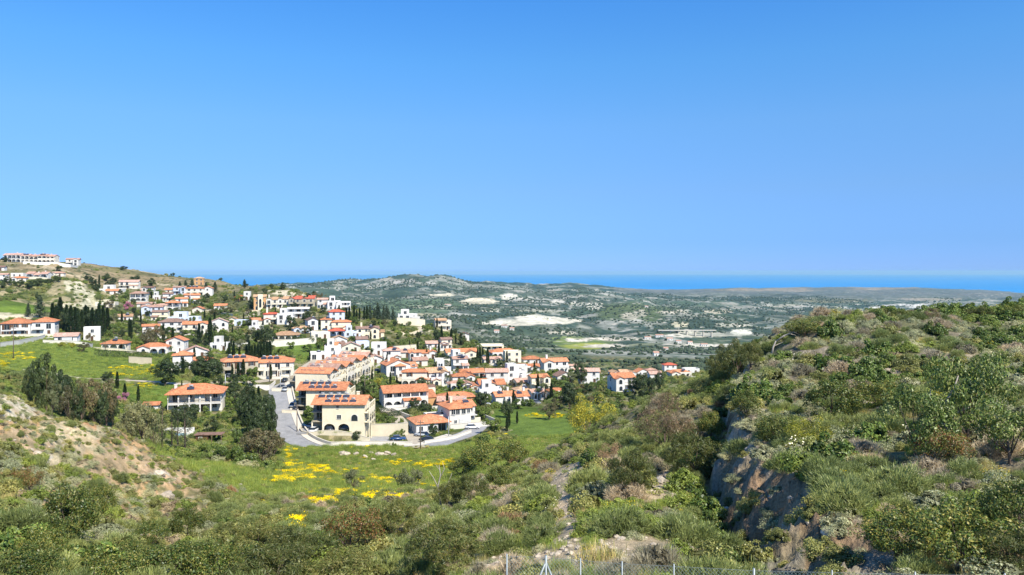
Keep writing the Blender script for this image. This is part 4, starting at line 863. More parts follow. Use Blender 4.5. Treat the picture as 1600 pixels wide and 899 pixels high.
    if o.get('sol') and pre == 'balcony': [solar(root, (-1.5+k)*2.2, -Yd*.45, H+Yd*.22+.35) for k in range(3)]
    elif y < 420 and 'flat' not in pre and R.random() < .18: solar(root, X*.3, -Yd*.5, H+Yd*.2+.4)
    return root
for h, P in zip(HS, HP):
    build_house(h, P, random.Random(h[0]))
# ---------------------------------------------------------------- the cream apartment blocks
def side(o, ang=pi/2): o.rotation_euler = (0, 0, ang); return o
def arched_stack(root, ya, yb, X, st, sh, n, base, wm):
    """balconies behind arches along the right-hand wall at x = X"""
    for s in range(st):
        side(arcade(root, ya, yb, -X-1.5, s*sh+(0 if s else base), (s+1)*sh-.04, n, wm, arch=s < st-1 or n < 3, th=.25))
        if s:
            r_ = side(railing(root, ya+.05, yb-.05, -X-1.45, s*sh+.03, wm, 1.4, solid=s % 2 == 0))
        facade(root, ya+.3, yb-.3, X, s*sh, 1, random.Random(int(ya*7)+s), side=1, sh=sh)
def apt(i, x, y, z, label):
    R = random.Random(i); sh = 2.6; H = 7.7; X = 5.8; wm = M['cream']; root = tag(empty('apartment_block', x, y, z, 0), label, 'apartment building', 'cream apartment blocks')
    mb = MB(); mb.box(-X, X, 0, 9.6, sh, H); mb.box(-X+.1, 2.2, 4, 9.5, -3, sh); mb.box(2.2, X, 0, 9.6, -3, sh-.003)
    mb.build('wall', wm, root)
    arcade(root, -X, 2.2, 0, -3, sh-.004, 2, wm, th=.35, pier=.9)
    mb = MB(); mb.box(-X-3.4, -X-.02, 4, 9.2, -3, 7.0); mb.build('wing_wall', M['stone'], root)
    for s in (1, 2):
        railing(root, -X-3.3, -X-.05, 1.2, s*sh+.1, M['stone'], 2.78); window(root, (-X-1.7, 3.998, s*sh+.12), 0, 1.8, 2.1, 'win')
    mb = MB(); [mb.box(-X-3.3, -X-3.0, 1.3, 1.6, -3, s) for s in (2.4,)]; mb.build('column', wm, root)
    link('roof', roofmesh(-X-2.6, X+.3, -.3, 9.6, H, 'x', M['tile'], .45, .33), root)
    for xx in (X, -X-2.4): gable(root, [(xx,0,H),(xx,9.6,H),(xx,4.8,H+1.5)], wm)
    window(root, (-1.5, -.002, 6.5), 0, .6, .8, 'win'); window(root, (-1.1, -.002, 3.6), 0, 1.1, 1.1, 'win'); window(root, (3.2, -.002, 3.0), 0, 1.9, 1.9, 'arch')
    arched_stack(root, 0.6, 9.2, X, 3, sh, 3, -3, wm)
    for r_ in range(2):
        for k in range(4): solar(root, -4.4+2.3*k-(2.4 if r_ else 0), 1.1 if r_ == 0 else 3.7, H+(.6 if r_ == 0 else 1.6), .45)
    chimney(root, 3.2, 5.2, H+1.6, wm, 1.0, .4)
    return root
apt(1, *AB[0], 'front cream apartment block with two arched garages and solar panels on its orange roof')
apt(2, *AB[1], 'middle cream apartment block, stepped behind the front one, with two rows of solar panels')
x, y, z = AB[2]; root = tag(empty('apartment_block', x, y, z, radians(-9)), 'long rear cream apartment row stepping back uphill with arched balconies along its right side', 'apartment building', 'cream apartment blocks')
for k in range(6):
    sh = 2.6; y0 = k*7.4; H = 8.0+(.3 if k % 2 else 0)+k*.25; X = 5.6-(.5 if k % 2 else 0); wm = M['cream'] if k % 3 else M['cream']
    mb = MB(); mb.box(-X, X, y0+.02, y0+7.38, -3, H); mb.build('wall', wm, root)
    arched_stack(root, y0+.1, y0+7.2, X, 3, sh+k*.08, 2, -3, wm if k % 2 else M['pale'])
    link('roof', roofmesh(-X, X+.9, y0+.15, y0+7.25, H, 'x', M['tile' if k % 2 == 0 else 'tilepink'], .3, .38), root)
    mb = MB(); mb.add([(X,y0,H),(X,y0+7.38,H),(X,y0+3.7,H+1.35)], [(0,1,2)]); mb.build('gable_wall', wm, root)
    for q in range(4 if k == 0 else 2): solar(root, -3.6+2.2*q, y0+1.6, H+.6, .45, k != 0)
    chimney(root, 2, y0+4.2, H+1.3, wm, .9, .35)
for q in (-3.2, 0): window(root, (q+1, -.0, 3.6), 0, 1.0, 1.1, 'win')
mb = MB(); mb.box(-9, -5.7, 3, 12, -3, 6.6); mb.build('wing_wall', M['stone'], root)
for s in (1, 2): railing(root, -8.9, -5.75, .4, s*2.6, M['stone'], 2.58)

# villa with white verandas
root = tag(empty('villa', VX, VY, VZ, radians(14)), 'two-storey villa with orange hip roof and white columned verandas among garden trees', 'house')
vol(root, -7, 7, 2.2, 9.5, -3, 5.5, None, M['tile'], M['pale']); link('roof', roofmesh(-7, 7, 0, 9.5, 5.5, 'hip', M['tile'], .7, .38), root)
arcade(root, -7, 7, 0, -3, 2.62, 5, M['white'], arch=False, th=.3); arcade(root, -7, 7, .0, 2.85, 5.48, 5, M['white'], arch=False, th=.3)
railing(root, -7, 7, -.02, 2.84, M['white'], 2.2)
mb = MB(); mb.box(0, 2.6, .4, 2.19, 2.86, 5.46); mb.build('wing_wall', M['pale'], root)
facade(root, -6.8, 6.8, 2.2, 0, 2, random.Random(4), sh=2.75); facade(root, 2.6, 9, -7, 0, 2, random.Random(5), side=-1, sh=2.75)
solar(root, -1.3, 1.9, 6.6, .5); chimney(root, -6, 7, 5.8, M['white'], 1.2)
x, y, z = put_at(238, 641, 185, 240); root = tag(empty('garden_shed', x, y, z, .2), 'small orange-roofed outbuilding left of the villa with white verandas', 'shed')
vol(root, -1.9, 1.9, -1.3, 1.3, -1, 1.6, 'x', M['tile'], M['white'], .4); window(root, (0, -1.302, .2), 0, 1.0, 1.0)
x, y, z = put_at(319, 690, 165, 215); root = tag(empty('garden_shed', x, y, z, .1), 'small brown flat garden hut below the villa', 'shed')
vol(root, -1.6, 1.2, -1.2, 1.2, -1, 1.7, None, None, M['wood']); mb = MB(); mb.box(-1.9, 4.4, -1.5, 1.5, 1.7, 1.85); [mb.box(q, q+.12, -1.4, -1.28, -1, 1.7) for q in (2, 4.2)]; mb.build('roof', M['tilebrown'], root)
window(root, (-.5, -1.202, .3), 0, .7, .9)
x, y, z = put_at(272, 682, 165, 215); root = tag(empty('swimming_pool', x, y, z+.3, .15), 'blue swimming pool with white sun terrace behind the tall thin pines', 'pool')
mb = MB(); mb.box(-3.2, 4, -5, 2.6, -2.5, 0); mb.build('terrace', M['whitewall'], root); mb = MB(); mb.box(-2.6, 2.6, -1.2, 1.8, .004, .05); mb.build('pool_water', M['pool'], root)
mb = MB(); mb.box(-3.2, 4, 2.62, 2.85, -2, 1.2); mb.build('parapet', M['white'], root)

# ---------------------------------------------------------------- roads
def ribbon(name, P, a, b, dz, mat, thick=.25, kind='structure'):
    d = np.gradient(P[:, :2], axis=0); d /= np.linalg.norm(d, axis=1)[:, None]; n = np.column_stack([-d[:,1], d[:,0]])
    L = P[:, :2]+n*b; R_ = P[:, :2]+n*a; z = P[:, 2]+dz; k = len(P)
    V = np.concatenate([np.column_stack([L, z]), np.column_stack([R_, z]), np.column_stack([L, z-thick]), np.column_stack([R_, z-thick])])
    i = np.arange(k-1); Fq = np.concatenate([np.column_stack([i+1, i, i+k, i+k+1]), np.column_stack([i, i+1, i+1+2*k, i+2*k]), np.column_stack([i+k+1, i+k, i+3*k, i+3*k+1])])
    o = link(name, mesh_np(name, V, Fq, [mat])); 
    if kind: o['kind'] = kind
    return o
ribbon('road', RD['street'], -2.8, 2.8, .02, M['asphalt']); ribbon('pavement', RD['street'][:-6], 2.8, 4.6, .15, M['kerb'], .4)
ribbon('lane', RD['lane'], -1.9, 1.9, .03, M['paving']); ribbon('upper_road', RD['upper'], -2.6, 2.6, .025, M['paving']); ribbon('track', RD['track'], -1.3, 1.3, .05, M['gravelroad'])
ribbon('back_road', RD['backstreet'], -2.1, 2.1, .03, M['paving']); ribbon('east_road', RD['eaststreet'], -2.1, 2.1, .03, M['asphalt'])
def wall(pts, h, mat, label, t=.3, y0=150, y1=760, below=2.5, world=None, name='garden_wall', cap=True):
    P = [(*pick(q[0], q[1], y0, y1),) for q in pts] if world is None else world
    Q = []
    for (a, b) in zip(P[:-1], P[1:]):
        n = max(1, int(math.hypot(b[0]-a[0], b[1]-a[1])/2.5)); Q += [(a[0]+(b[0]-a[0])*k/n, a[1]+(b[1]-a[1])*k/n) for k in range(n)]
    Q.append(P[-1]); Q = np.array([q[:2] for q in Q]); z = zg(Q[:,0], Q[:,1])
    if len(z) > 4:
        for _ in range(3): z[1:-1] = (z[:-2]+z[1:-1]+z[2:])/3
    A = np.column_stack([Q, z]); o = ribbon(name, A, -t/2, t/2, h, M[mat], h+below, None)
    tag(o, label, 'wall')
    if cap: c = ribbon('coping', A, -t/2-.06, t/2+.06, h+.08, M['kerb' if mat != 'stone' else 'stone'], .078, None); c.parent = o
    return o
st_ = RD['street']; d_ = np.gradient(st_[:, :2], axis=0); d_ /= np.linalg.norm(d_, axis=1)[:, None]; nn = np.column_stack([-d_[:,1], d_[:,0]])
wall(None, .85, 'whitewall', 'low white parapet following the inner kerb of the street bend below the cream blocks', world=[tuple(q) for q in (st_[4:-12, :2]+nn[4:-12]*4.8)])
wall([(36,413),(70,415),(110,418),(123,419)], 2.2, 'whitewall', 'white boundary wall along the skyline below the hotel', y0=540, y1=690)
wall([(421,543),(455,541),(494,537)], 2.8, 'whitewall', 'long white wall above the green terrace, middle of the slope', y0=290, y1=380)
wall([(335,540),(372,542),(394,541)], 1.6, 'whitewall', 'white wall behind the cluster of small cypresses', y0=300, y1=400)
wall([(268,494),(298,494)], 2.6, 'retain', 'pale retaining wall right of the arched house on the upper slope', y0=380, y1=480)
wall([(300,486),(330,487),(364,494)], 1.0, 'retain', 'low pale road wall crossing the scrub slope under the ridge houses', y0=400, y1=520)
wall([(620,508),(664,510)], 4.2, 'retain', 'big pale retaining wall under the long modern white house', y0=380, y1=470)
wall([(202,500),(224,500)], 2.4, 'retain', 'pale wall left of the pale blue house by the judas tree', y0=380, y1=480)
wall([(0,543),(30,539),(70,530)], 1.6, 'whitewall', 'white boundary wall below the big left house along the field edge', y0=250, y1=340)
wall([(201,568),(237,570)], 2.4, 'stone', 'grey terrace wall at the top of the meadow below the arched villa', y0=230, y1=320)
wall([(615,548),(650,545)], 2.0, 'retain', 'pale wall above the orange roofs at the village centre', y0=300, y1=400)
wall([(812,593),(833,588)], 1.5, 'whitewall', 'short white garden wall right of the pergola house', y0=250, y1=360)
wall([(430,600),(420,606),(400,606),(380,602)], .8, 'whitewall', 'low pale wall at the foot of the twin hip-roofed houses', y0=220, y1=280)
wall([(663,696),(690,691),(712,685),(736,676)], .9, 'whitewall', 'low white curving wall in front of the bungalow', y0=195, y1=225)
wall([(640,655),(612,640)], 1.2, 'retain', 'pale wall along the upper side of the lane', y0=215, y1=250)
bx, by_, bz = AB[0]
wall(None, 1.0, 'retain', 'tall cream retaining wall under the front apartment block terrace', world=[(bx-9, by_-1.25), (bx+7.6, by_-1.25)], below=6)
wall(None, .9, 'stone', 'grey curved end of the retaining wall left of the front block', world=[(bx-12.8, by_+7), (bx-12.6, by_+2.5), (bx-11.3, by_-.2), (bx-9.05, by_-1.22)], below=5)
for i in (1, 2): x, y, z = AB[i]; wall(None, 1.0 if i == 1 else 1.2, 'retain', ['', 'cream retaining wall beside the parking yard of the front block', 'cream retaining wall beside the parking yard of the middle block'][i], world=[(x-12.8, y-1.2), (x-6.2, y-1.2)], below=5)
wall(None, 3.4, 'retain', 'tall cream wall behind the sports court beside the lane', world=[(QX-5, QY+5), (QX+5.5, QY+5)], below=3)
o = link('sports_court', None); 
mb = MB(); mb.box(-5.5, 6.5, -3, 4.6, -.5, .06); me = mb.mesh('court', M['asphalt']); bpy.data.objects.remove(o)
tag(link('parking_court', me, None, (QX, QY, QZ)), 'grey parking court with a dark blue car at the corner of the lane', 'courtyard')
for i in (0, 1): x, y, z = AB[i]; mb = MB(); mb.box(-12.6, -6, -1.0, 9, -.4, .05); tag(mb.build('parking_yard', M['asphalt'], None, loc=(x, y, z)), ['grey parking yard left of the front cream block', 'shaded parking yard left of the middle cream block'][i], 'courtyard')

# ---------------------------------------------------------------- cars
_cars = {}
def carmesh():
    prof = [(-2.1,.32),(-2.12,.62),(-2.02,.86),(-1.55,.93),(-1.2,.96),(1.0,.98),(1.75,.88),(2.08,.72),(2.15,.45),(2.1,.3)]
    cab = [(-1.75,.92),(-1.35,1.38),(-.2,1.46),(.35,1.42),(1.1,.95)]
    b_ = MB(); W_ = .85
    n = len(prof)
    V = [(x, -W_*(1 if z < .8 else .95), z) for x, z in prof]+[(x, W_*(1 if z < .8 else .95), z) for x, z in prof]
    b_.add(V, [tuple(range(n)), tuple(range(2*n-1, n-1, -1))]+[(i+1, i, i+n, (i+1)%n+n) for i in range(n-1)]+[(0, n-1, 2*n-1, n)])
    V = [(x*.93-.05, -W_*.72, z-.03) for x, z in cab[1:4]]+[(x*.93-.05, W_*.72, z-.03) for x, z in cab[1:4]]
    b_.add([(x, y, 1.47 if abs(z-1.46) < .2 else z) for x, y, z in V], [(0,1,4,3),(1,2,5,4)])
    g = MB(); m_ = len(cab); V = [(x, -W_*(.93 if i in (0,m_-1) else .74), z) for i, (x, z) in enumerate(cab)]+[(x, W_*(.93 if i in (0,m_-1) else .74), z) for i, (x, z) in enumerate(cab)]
    g.add(V, [tuple(range(m_)), tuple(range(2*m_-1, m_-1, -1))]+[(i+1, i, i+m_, i+1+m_) for i in range(m_-1)])
    w = MB(); w.tube([(0,-.1,0),(0,.1,0)], .33, 12); r_ = MB(); r_.tube([(0,-.115,0),(0,.115,0)], .19, 8)
    h = MB(); h.box(-.03, .03, -.16, .16, -.07, .07)
    return b_, g.mesh('car_windows', M['glass']), w.mesh('wheel', M['tyre']), r_.mesh('rim', M['metal']), h.mesh('headlight', M['lampglass'])
CB, CG, CW, CR, CHL = carmesh()
def car(px, py, col, head, label, y0=190, y1=330, at=None):
    if at is None: x, y = pick(px, py, y0, y1, zg)
    else: x, y = at
    z = Z(x, y)+.1; r = tag(empty('parked_car', x, y, z, radians(head)), label, 'car', 'cars parked in the village')
    if col not in _cars: _cars[col] = CB.mesh('car_body', M[col], True)
    link('body', _cars[col], r); link('windows', CG, r)
    for a in (-1.3, 1.32):
        for s in (-.78, .78): w_ = link('wheel', CW, r, (a, s, .33)); link('rim', CR, w_)
    for s in (-.6, .6): link('headlight', CHL, r, (2.12, s, .62))
car(0, 0, 'car_silver', 150, 'silver car parked in the shade left of the front cream block', at=(bx-10.6, by_+5.4))
car(0, 0, 'car_white', 80, 'small white hatchback seen from behind, left of the front block garages', at=(bx-8.3, by_+1.2))
car(0, 0, 'car_dark', 88, 'dark car deep inside the left arched garage', at=(bx-3.7, by_+1.5)); car(0, 0, 'car_grey', 175, 'grey car inside the right arched garage', at=(bx-.2, by_+1.9))
car(0, 0, 'car_blue', 6, 'dark blue car at the right end of the parking court', at=(QX+3.6, QY-1.2))
x, y, z = AB[1]; car(0, 0, 'car_dark', 100, 'dark car in the shaded yard left of the middle block', at=(x-9.5, y+2)); car(0, 0, 'car_silver', 95, 'pale car at the outer edge of the middle block yard', at=(x-11.2, y+5))
x, y, z = AB[2]; car(0, 0, 'car_dark', 15, 'dark car behind the wall left of the rear apartment row', at=(x-10, y+2)); 
car(659, 683, 'car_silver', 160, 'silver car behind the dark one left of the bungalow', 200, 240); car(667, 691, 'car_dark', 150, 'black car on the lane corner left of the bungalow', 196, 240)
car(738, 671, 'car_white', 10, 'white car in front of the garage-door house', 200, 240); car(61, 524, 'car_dark', 8, 'dark car parked in front of the big left house, nearer its middle', 270, 340); car(71, 523, 'car_grey', 20, 'dark grey car parked at the right corner of the big left house', 270, 340)
car(982, 614, 'car_blue', 10, 'pale blue car right of the white balcony house', 270, 340); car(360, 591, 'car_dark', 60, 'dark car under the trees left of the twin hip-roofed houses', 235, 290); car(374, 593, 'car_dark', 10, 'dark car behind the low wall of the hip-roofed houses', 235, 290)
car(590, 578, 'car_dark', 80, 'dark car beside the white and blue gabled house', 255, 320); car(477, 592, 'car_white', 95, 'white car parked on the back street by the rear row', 240, 300)
car(438, 612, 'car_dark', 97, 'dark car parked on the kerb near the top of the street', at=(RD['street'][3][0]+3.0, RD['street'][3][1]))
car(0, 0, 'car_silver', 97, 'silver car parked at the kerb beside the rear apartment row', at=(RD['street'][7][0]+2.6, RD['street'][7][1]))

# ---------------------------------------------------------------- poles and street lamps
def pole(px, py, top, label, lamp=False, y0=170, y1=420):
    x, y = pick(px, py, y0, y1, zg); z = Z(x, y); h = (py-top)/F*y
    r = tag(empty('street_lamp' if lamp else 'utility_pole', x, y, z), label, 'street lamp' if lamp else 'pole', 'poles along the streets')
    mb = MB(); mb.tube([(0,0,-1),(0,0,h)], [.13,.09], 8); mb.build('post', M['metal' if lamp else 'pole'], r, True)
    mb = MB()
    if lamp: mb.tube([(0,0,h-.1),(.5,-.2,h+.15),(1.3,-.5,h+.2)], .05, 6); mb.build('arm', M['metal'], r); mb = MB(); mb.box(1.1, 1.8, -.75, -.45, h+.1, h+.25); mb.build('lamp_head', M['metal'], r)
    else: mb.box(-.8, .8, -.06, .06, h-.6, h-.45); mb.build('crossarm', M['pole'], r); mb = MB(); [mb.tube([(q,0,h-.45),(q,0,h-.25)], .05, 6) for q in (-.7, 0, .7)]; mb.build('insulators', M['white'], r)
pole(21, 562, 511, 'tall wooden pole standing in the field below the big left house'); pole(464, 676, 632, 'pole on the pavement left of the front cream block'); pole(438, 612, 586, 'pole at the kerb beside the rear apartment row', True)
pole(421, 597, 564, 'pole at the upper end of the street'); pole(657, 702, 657, 'pole at the foot of the lane beside the street'); pole(701, 684, 651, 'lamp post in front of the bungalow garden', True)
pole(770, 598, 578, 'thin pole beside the orange pyramid house', True); pole(688, 596, 560, 'thin mast behind the columned porch house', True); pole(570, 626, 592, 'pole in the garden right of the middle block')
pole(297, 478, 457, 'white lamp post on the upper road below the balcony house', True, 380, 560); pole(728, 588, 560, 'pole between the village centre and the porch house', True); pole(352, 610, 585, 'pole on the upper road left of the hip-roofed houses', True)
# ---------------------------------------------------------------- foliage
LT = np.array([1.82,1.74,1.42])
def leaves(rng, P, out, l, w, cols, jit=.25, up=.35, rnd=.9, along=False, bend=0):
    """rhombic leaves at points P; out = outward directions; along: blades point outwards instead of facing outwards"""
    n = len(P); q = rng.normal(size=(n, 3))*rnd+out+np.array([0, 0, up]); q /= np.linalg.norm(q, axis=1)[:, None]
    r = rng.normal(size=(n, 3)); t = np.cross(q, r); t /= np.linalg.norm(t, axis=1)[:, None]; s = np.cross(q, t)
    L = (l*rng.uniform(.6, 1.35, n))[:, None]; Wd = (w*rng.uniform(.7, 1.3, n))[:, None]
    a, b = (q, t) if along else (t, s)
    A = P-a*L*.5 if not along else P; C_ = P+a*L*(.5 if not along else 1)
    m = P+(a*L*.12 if not along else a*L*.45)
    V = np.stack([A, m-b*Wd*.5, C_, m+b*Wd*.5], 1).reshape(-1, 3)
    c = np.asarray(cols)[rng.integers(0, len(cols), n)]*LT*rng.uniform(1-jit, 1+jit, n)[:, None]
    return V, np.repeat(c, 4, 0)
def quads(V): n = len(V)//4; return np.arange(n*4).reshape(n, 4)
def dome(rng, n, rx=1, rz=.85, lump=.28, k=20, shell=.55, low=-.1):
    """points in a lumpy dome: clumps on its surface, hollows between them"""
    d = rng.normal(size=(k, 3)); d[:, 2] = abs(d[:, 2])*.9+low; d /= np.linalg.norm(d, axis=1)[:, None]
    cr = rng.uniform(.17, .36, k); cc = d*(1-cr*.9)[:, None]*rng.uniform(.72, 1.12, k)[:, None]
    i = rng.integers(0, k, n); u = rng.normal(size=(n, 3)); u[:, 2] += .35; u /= np.linalg.norm(u, axis=1)[:, None]
    rr = rng.uniform(shell, 1, n)**.5; P = cc[i]+u*(cr[i]*rr)[:, None]
    P = P*np.array([rx, rx, rz]); P[:, 2] = np.maximum(P[:, 2], .01+rng.uniform(0, .06, n)); o = u*.7+P/np.maximum(np.linalg.norm(P, axis=1)[:, None], .1)*.6
    return P, o
def foliage(name, parts, twigs=None):
    V = np.concatenate([p[0] for p in parts]); c = np.concatenate([p[1] for p in parts]); Fq = quads(V); mi = np.concatenate([np.full(len(p[0])//4, p[2] if len(p) > 2 else 0) for p in parts])
    return mesh_np(name, V, Fq, [M['leaf'], M['flower']], mi, c)
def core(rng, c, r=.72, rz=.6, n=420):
    c = np.array(c)*.8  # inner leaves coloured darker than the outer ones, as painted shade
    """inner leaves that close the bush, its inner shade put into their darker colour"""
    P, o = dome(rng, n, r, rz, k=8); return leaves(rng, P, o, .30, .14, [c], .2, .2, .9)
SK = {}; SD = {}    # meshes per kind, description per kind
def kind(name, desc, fn, nv=2):
    SK[name] = [fn(np.random.default_rng(hash_(name)+v)) for v in range(nv)]; SD[name] = desc
def hash_(s): return sum((i+1)*ord(c) for i, c in enumerate(s))
def f_cushion(cols, l=.075, w=.035, n=2600, rz=.7, flower=None, fn=120, fl=.06, k=24, rnd=.8):
    def f(rng):
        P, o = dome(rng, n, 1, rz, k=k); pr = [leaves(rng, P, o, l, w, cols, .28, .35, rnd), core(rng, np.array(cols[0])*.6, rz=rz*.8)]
        if flower:
            P, o = dome(rng, fn, 1.04, rz*1.06, k=k, shell=.9); P = P[P[:,2] > .15]; pr.append((*leaves(rng, P, o[:len(P)]*0+np.array([0,-.3,1]), fl, fl*.8, [flower], .15, .3, .5), 1))
        return foliage('foliage', pr)
    return f
def f_broom(cols, n=3600, l=.19, w=.017, rz=.9, flower=None):
    def f(rng):
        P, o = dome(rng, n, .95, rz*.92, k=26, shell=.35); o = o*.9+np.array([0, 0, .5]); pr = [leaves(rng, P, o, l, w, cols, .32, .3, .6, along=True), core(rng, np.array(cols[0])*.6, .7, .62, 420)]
        if flower: P, o = dome(rng, 260, 1.0, rz, k=12, shell=.85); P = P[P[:,2] > .25]; pr.append((*leaves(rng, P, o[:len(P)], .05, .045, [flower], .15, .5, .6), 1))
        return foliage('foliage', pr)
    return f
kind('cushion_shrub', 'grey-green cushion shrub', f_cushion([(.24,.26,.17),(.18,.21,.12),(.28,.29,.21)], .07, .03, 3000), 3)
kind('broom_shrub', 'feathery green broom shrub', f_broom([(.14,.175,.065),(.11,.145,.055),(.18,.21,.09)]), 3)
kind('twiggy_shrub', 'bare grey twiggy shrub', f_broom([(.29,.26,.21),(.22,.19,.15),(.34,.31,.26)], 3000, .22, .012, .8), 2)
kind('mastic_shrub', 'dark glossy mastic shrub', f_cushion([(.07,.12,.03),(.10,.15,.035),(.15,.17,.05),(.05,.09,.025)], .12, .06, 2600, .85), 3)
kind('olive_shrub', 'olive-green leafy shrub', f_cushion([(.16,.17,.06),(.12,.14,.045),(.21,.21,.08)], .1, .045, 2800, .85), 2)
kind('green_shrub', 'bright green rounded shrub', f_cushion([(.14,.19,.04),(.11,.155,.035),(.19,.23,.055)], .09, .04, 2800, .8), 2)
kind('yellow_flowering_shrub', 'shrub with yellow flower heads', f_cushion([(.17,.20,.06),(.22,.23,.10)], .08, .03, 2200, .7, (.62,.48,.02), 260, .07), 2)
kind('white_flowering_shrub', 'low shrub dotted with white flowers', f_cushion([(.12,.15,.05),(.17,.19,.08)], .09, .04, 2200, .7, (.8,.78,.7), 120, .075), 1)
kind('russet_shrub', 'russet brown shrub', f_broom([(.24,.14,.09),(.17,.11,.07),(.14,.13,.06)], 3000, .2, .018, .85), 1)
kind('purple_shrub', 'grey-purple dry shrub', f_cushion([(.25,.22,.17),(.20,.17,.14),(.26,.24,.16)], .1, .02, 2600, .6), 1)
def f_tuft(cols, n=240, l=.9, sp=.5, w=.03):
    def f(rng):
        P = np.column_stack([rng.normal(size=n)*sp, rng.normal(size=n)*sp, np.zeros(n)]); o = np.column_stack([rng.normal(size=(n, 2))*.35, np.ones(n)])
        return foliage('blades', [leaves(rng, P, o, l, w, cols, .3, .4, .2, along=True)])
    return f
kind('grass_tuft', 'tuft of grass', f_tuft([(.15,.21,.045),(.20,.23,.07),(.11,.17,.035)]), 2)
kind('dry_tuft', 'tuft of dry grass', f_tuft([(.36,.30,.16),(.28,.25,.13),(.20,.22,.08)], 200), 2)
def f_flower(rng):
    n = 130; P = np.column_stack([rng.normal(size=n)*.6, rng.normal(size=n)*.6, rng.uniform(.55, .95, n)]); a = leaves(rng, P, P*0+np.array([0,-.5,1]), .22, .2, [(.68,.52,.01),(.60,.48,.01)], .1, .3, .5)
    P = P*np.array([1,1,.1]); b_ = leaves(rng, P, P*0+np.array([0,0,1]), .85, .06, [(.13,.19,.03)], .2, .5, .2, along=True); return foliage('flowers', [(*a, 1), b_])
kind('yellow_flower_patch', 'yellow flowers', f_flower, 2)

LT = np.array([1.6,1.5,1.28])   # trees are darker than the scrub
# trees: trunk and crown as parts
TT = {}
def tree_kind(name, fn, nv): TT[name] = [fn(np.random.default_rng(hash_(name)*3+v), random.Random(hash_(name)+v)) for v in range(nv)]
def t_cypress(rng, R):      # unit height 10
    n = 1900; h = rng.uniform(0, 1, n)**.85; prof = np.sin(np.clip(h*1.0+.02, 0, 1)**.62*pi)**.75*.95+.05; a = rng.uniform(0, 2*pi, n)
    rr = prof*(.75+.25*np.sin(a*3+h*14+rng.uniform(0, 6)))*rng.uniform(.72, 1.05, n)*.92
    P = np.column_stack([np.cos(a)*rr, np.sin(a)*rr, .4+h*9.6]); o = np.column_stack([np.cos(a)*.8, np.sin(a)*.8, np.full(n, .9)])
    c = leaves(rng, P, o, .62, .22, [(.022,.042,.018),(.032,.058,.022),(.018,.032,.016)], .3, .5, .35, along=True)
    mb = MB(); mb.tube([(0,0,-.6),(0,0,2),(0,0,8)], [.2,.15,.04], 6); return foliage('crown', [c]), mb.mesh('trunk', M['bark'], True)
def t_round(cols, H=5.5, k=16, n=3400, spread=2.7, l=.3, w=.16, z0=1.5, gap=.25, rz=.75, tr=.16):
    def f(rng, R):
        d = rng.normal(size=(k, 3)); d[:, 2] = d[:, 2]*.8+.25; d /= np.linalg.norm(d, axis=1)[:, None]
        cz = (H+z0)/2; rad = np.array([spread, spread, (H-z0)/2]); cr = rng.uniform(.2, .4, k)*(1 if k < 30 else .75); cc = d*rad*rng.uniform(.5, .98, k)[:, None]+np.array([0, 0, cz])
        i = rng.integers(0, k, n); u = rng.normal(size=(n, 3)); u[:, 2] += .2; u /= np.linalg.norm(u, axis=1)[:, None]
        P = cc[i]+u*(cr[i]*rng.uniform(.45, 1.05, n)**.6)[:, None]*spread*np.array([1, 1, rz]); o = u+(P-np.array([0,0,cz]))*.15
        m = rng.uniform(size=n) > gap*np.sin(P[:,0]*2+P[:,2]*3); cr_ = foliage('crown', [leaves(rng, P[m], o[m], l, w, cols, .3, .25, .8)])
        mb = MB(); mb.tube([(0,0,-.6),(R.uniform(-.1,.1),0,z0*.7),(R.uniform(-.2,.2),.1,z0+.8)], [tr*1.25,tr,tr*.7], 7)
        for j in range(7):
            p = cc[j]; mb.tube([(0,0,z0*.6+j*.06),(p[0]*.45,p[1]*.45,(z0+p[2])/2),(p[0],p[1],p[2])], [tr*.55,tr*.38,tr*.12], 5)
        return cr_, mb.mesh('trunk', M['bark'], True)
    return f
def t_conifer(rng, R):
    V = []; n = 2600; h = rng.uniform(0, 1, n); a = rng.uniform(0, 2*pi, n); rr = (1-h)**.8*(.55+.45*np.sin(a*4+np.floor(h*9)*2.1))*rng.uniform(.35, 1.05, n)*2.6+.1
    P = np.column_stack([np.cos(a)*rr, np.sin(a)*rr, 1+h*9-.12*rr]); o = np.column_stack([np.cos(a), np.sin(a), np.full(n, .1)])
    c = leaves(rng, P, o, .6, .22, [(.035,.055,.03),(.05,.075,.04),(.025,.042,.026)], .3, .2, .6)
    mb = MB(); mb.tube([(0,0,-.6),(0,0,4),(0,0,9.5)], [.25,.18,.04], 7); return foliage('crown', [c]), mb.mesh('trunk', M['bark'], True)
def t_thinpine(rng, R):
    mb = MB(); mb.tube([(0,0,-1),(.15,0,4),(.0,0,9.5)], [.24,.17,.05], 7); pts = []
    for j in range(26):
        z = 2.2+j*.29; a = R.uniform(0, 2*pi); L = R.uniform(.8, 2.3)*(1.15-z/12); e = (cos(a)*L, sin(a)*L, z+.35); mb.tube([(0,0,z),(e[0]*.6,e[1]*.6,z+.12),e], [.05,.035,.012], 4); pts.append((e, L))
    c = np.array([p for p, L in pts]); n = 1500; i = rng.integers(0, 26, n); t = rng.uniform(.45, 1.1, n)[:, None]; P = c[i]*np.array([1,1,1])*np.concatenate([t, t, np.ones((n,1))], 1)+rng.normal(size=(n, 3))*.27
    return foliage('crown', [leaves(rng, P, P*0+np.array([0,0,.5]), .34, .09, [(.045,.065,.03),(.065,.085,.04),(.035,.05,.028)], .3, .3, 1)]), mb.mesh('trunk', M['bark'], True)
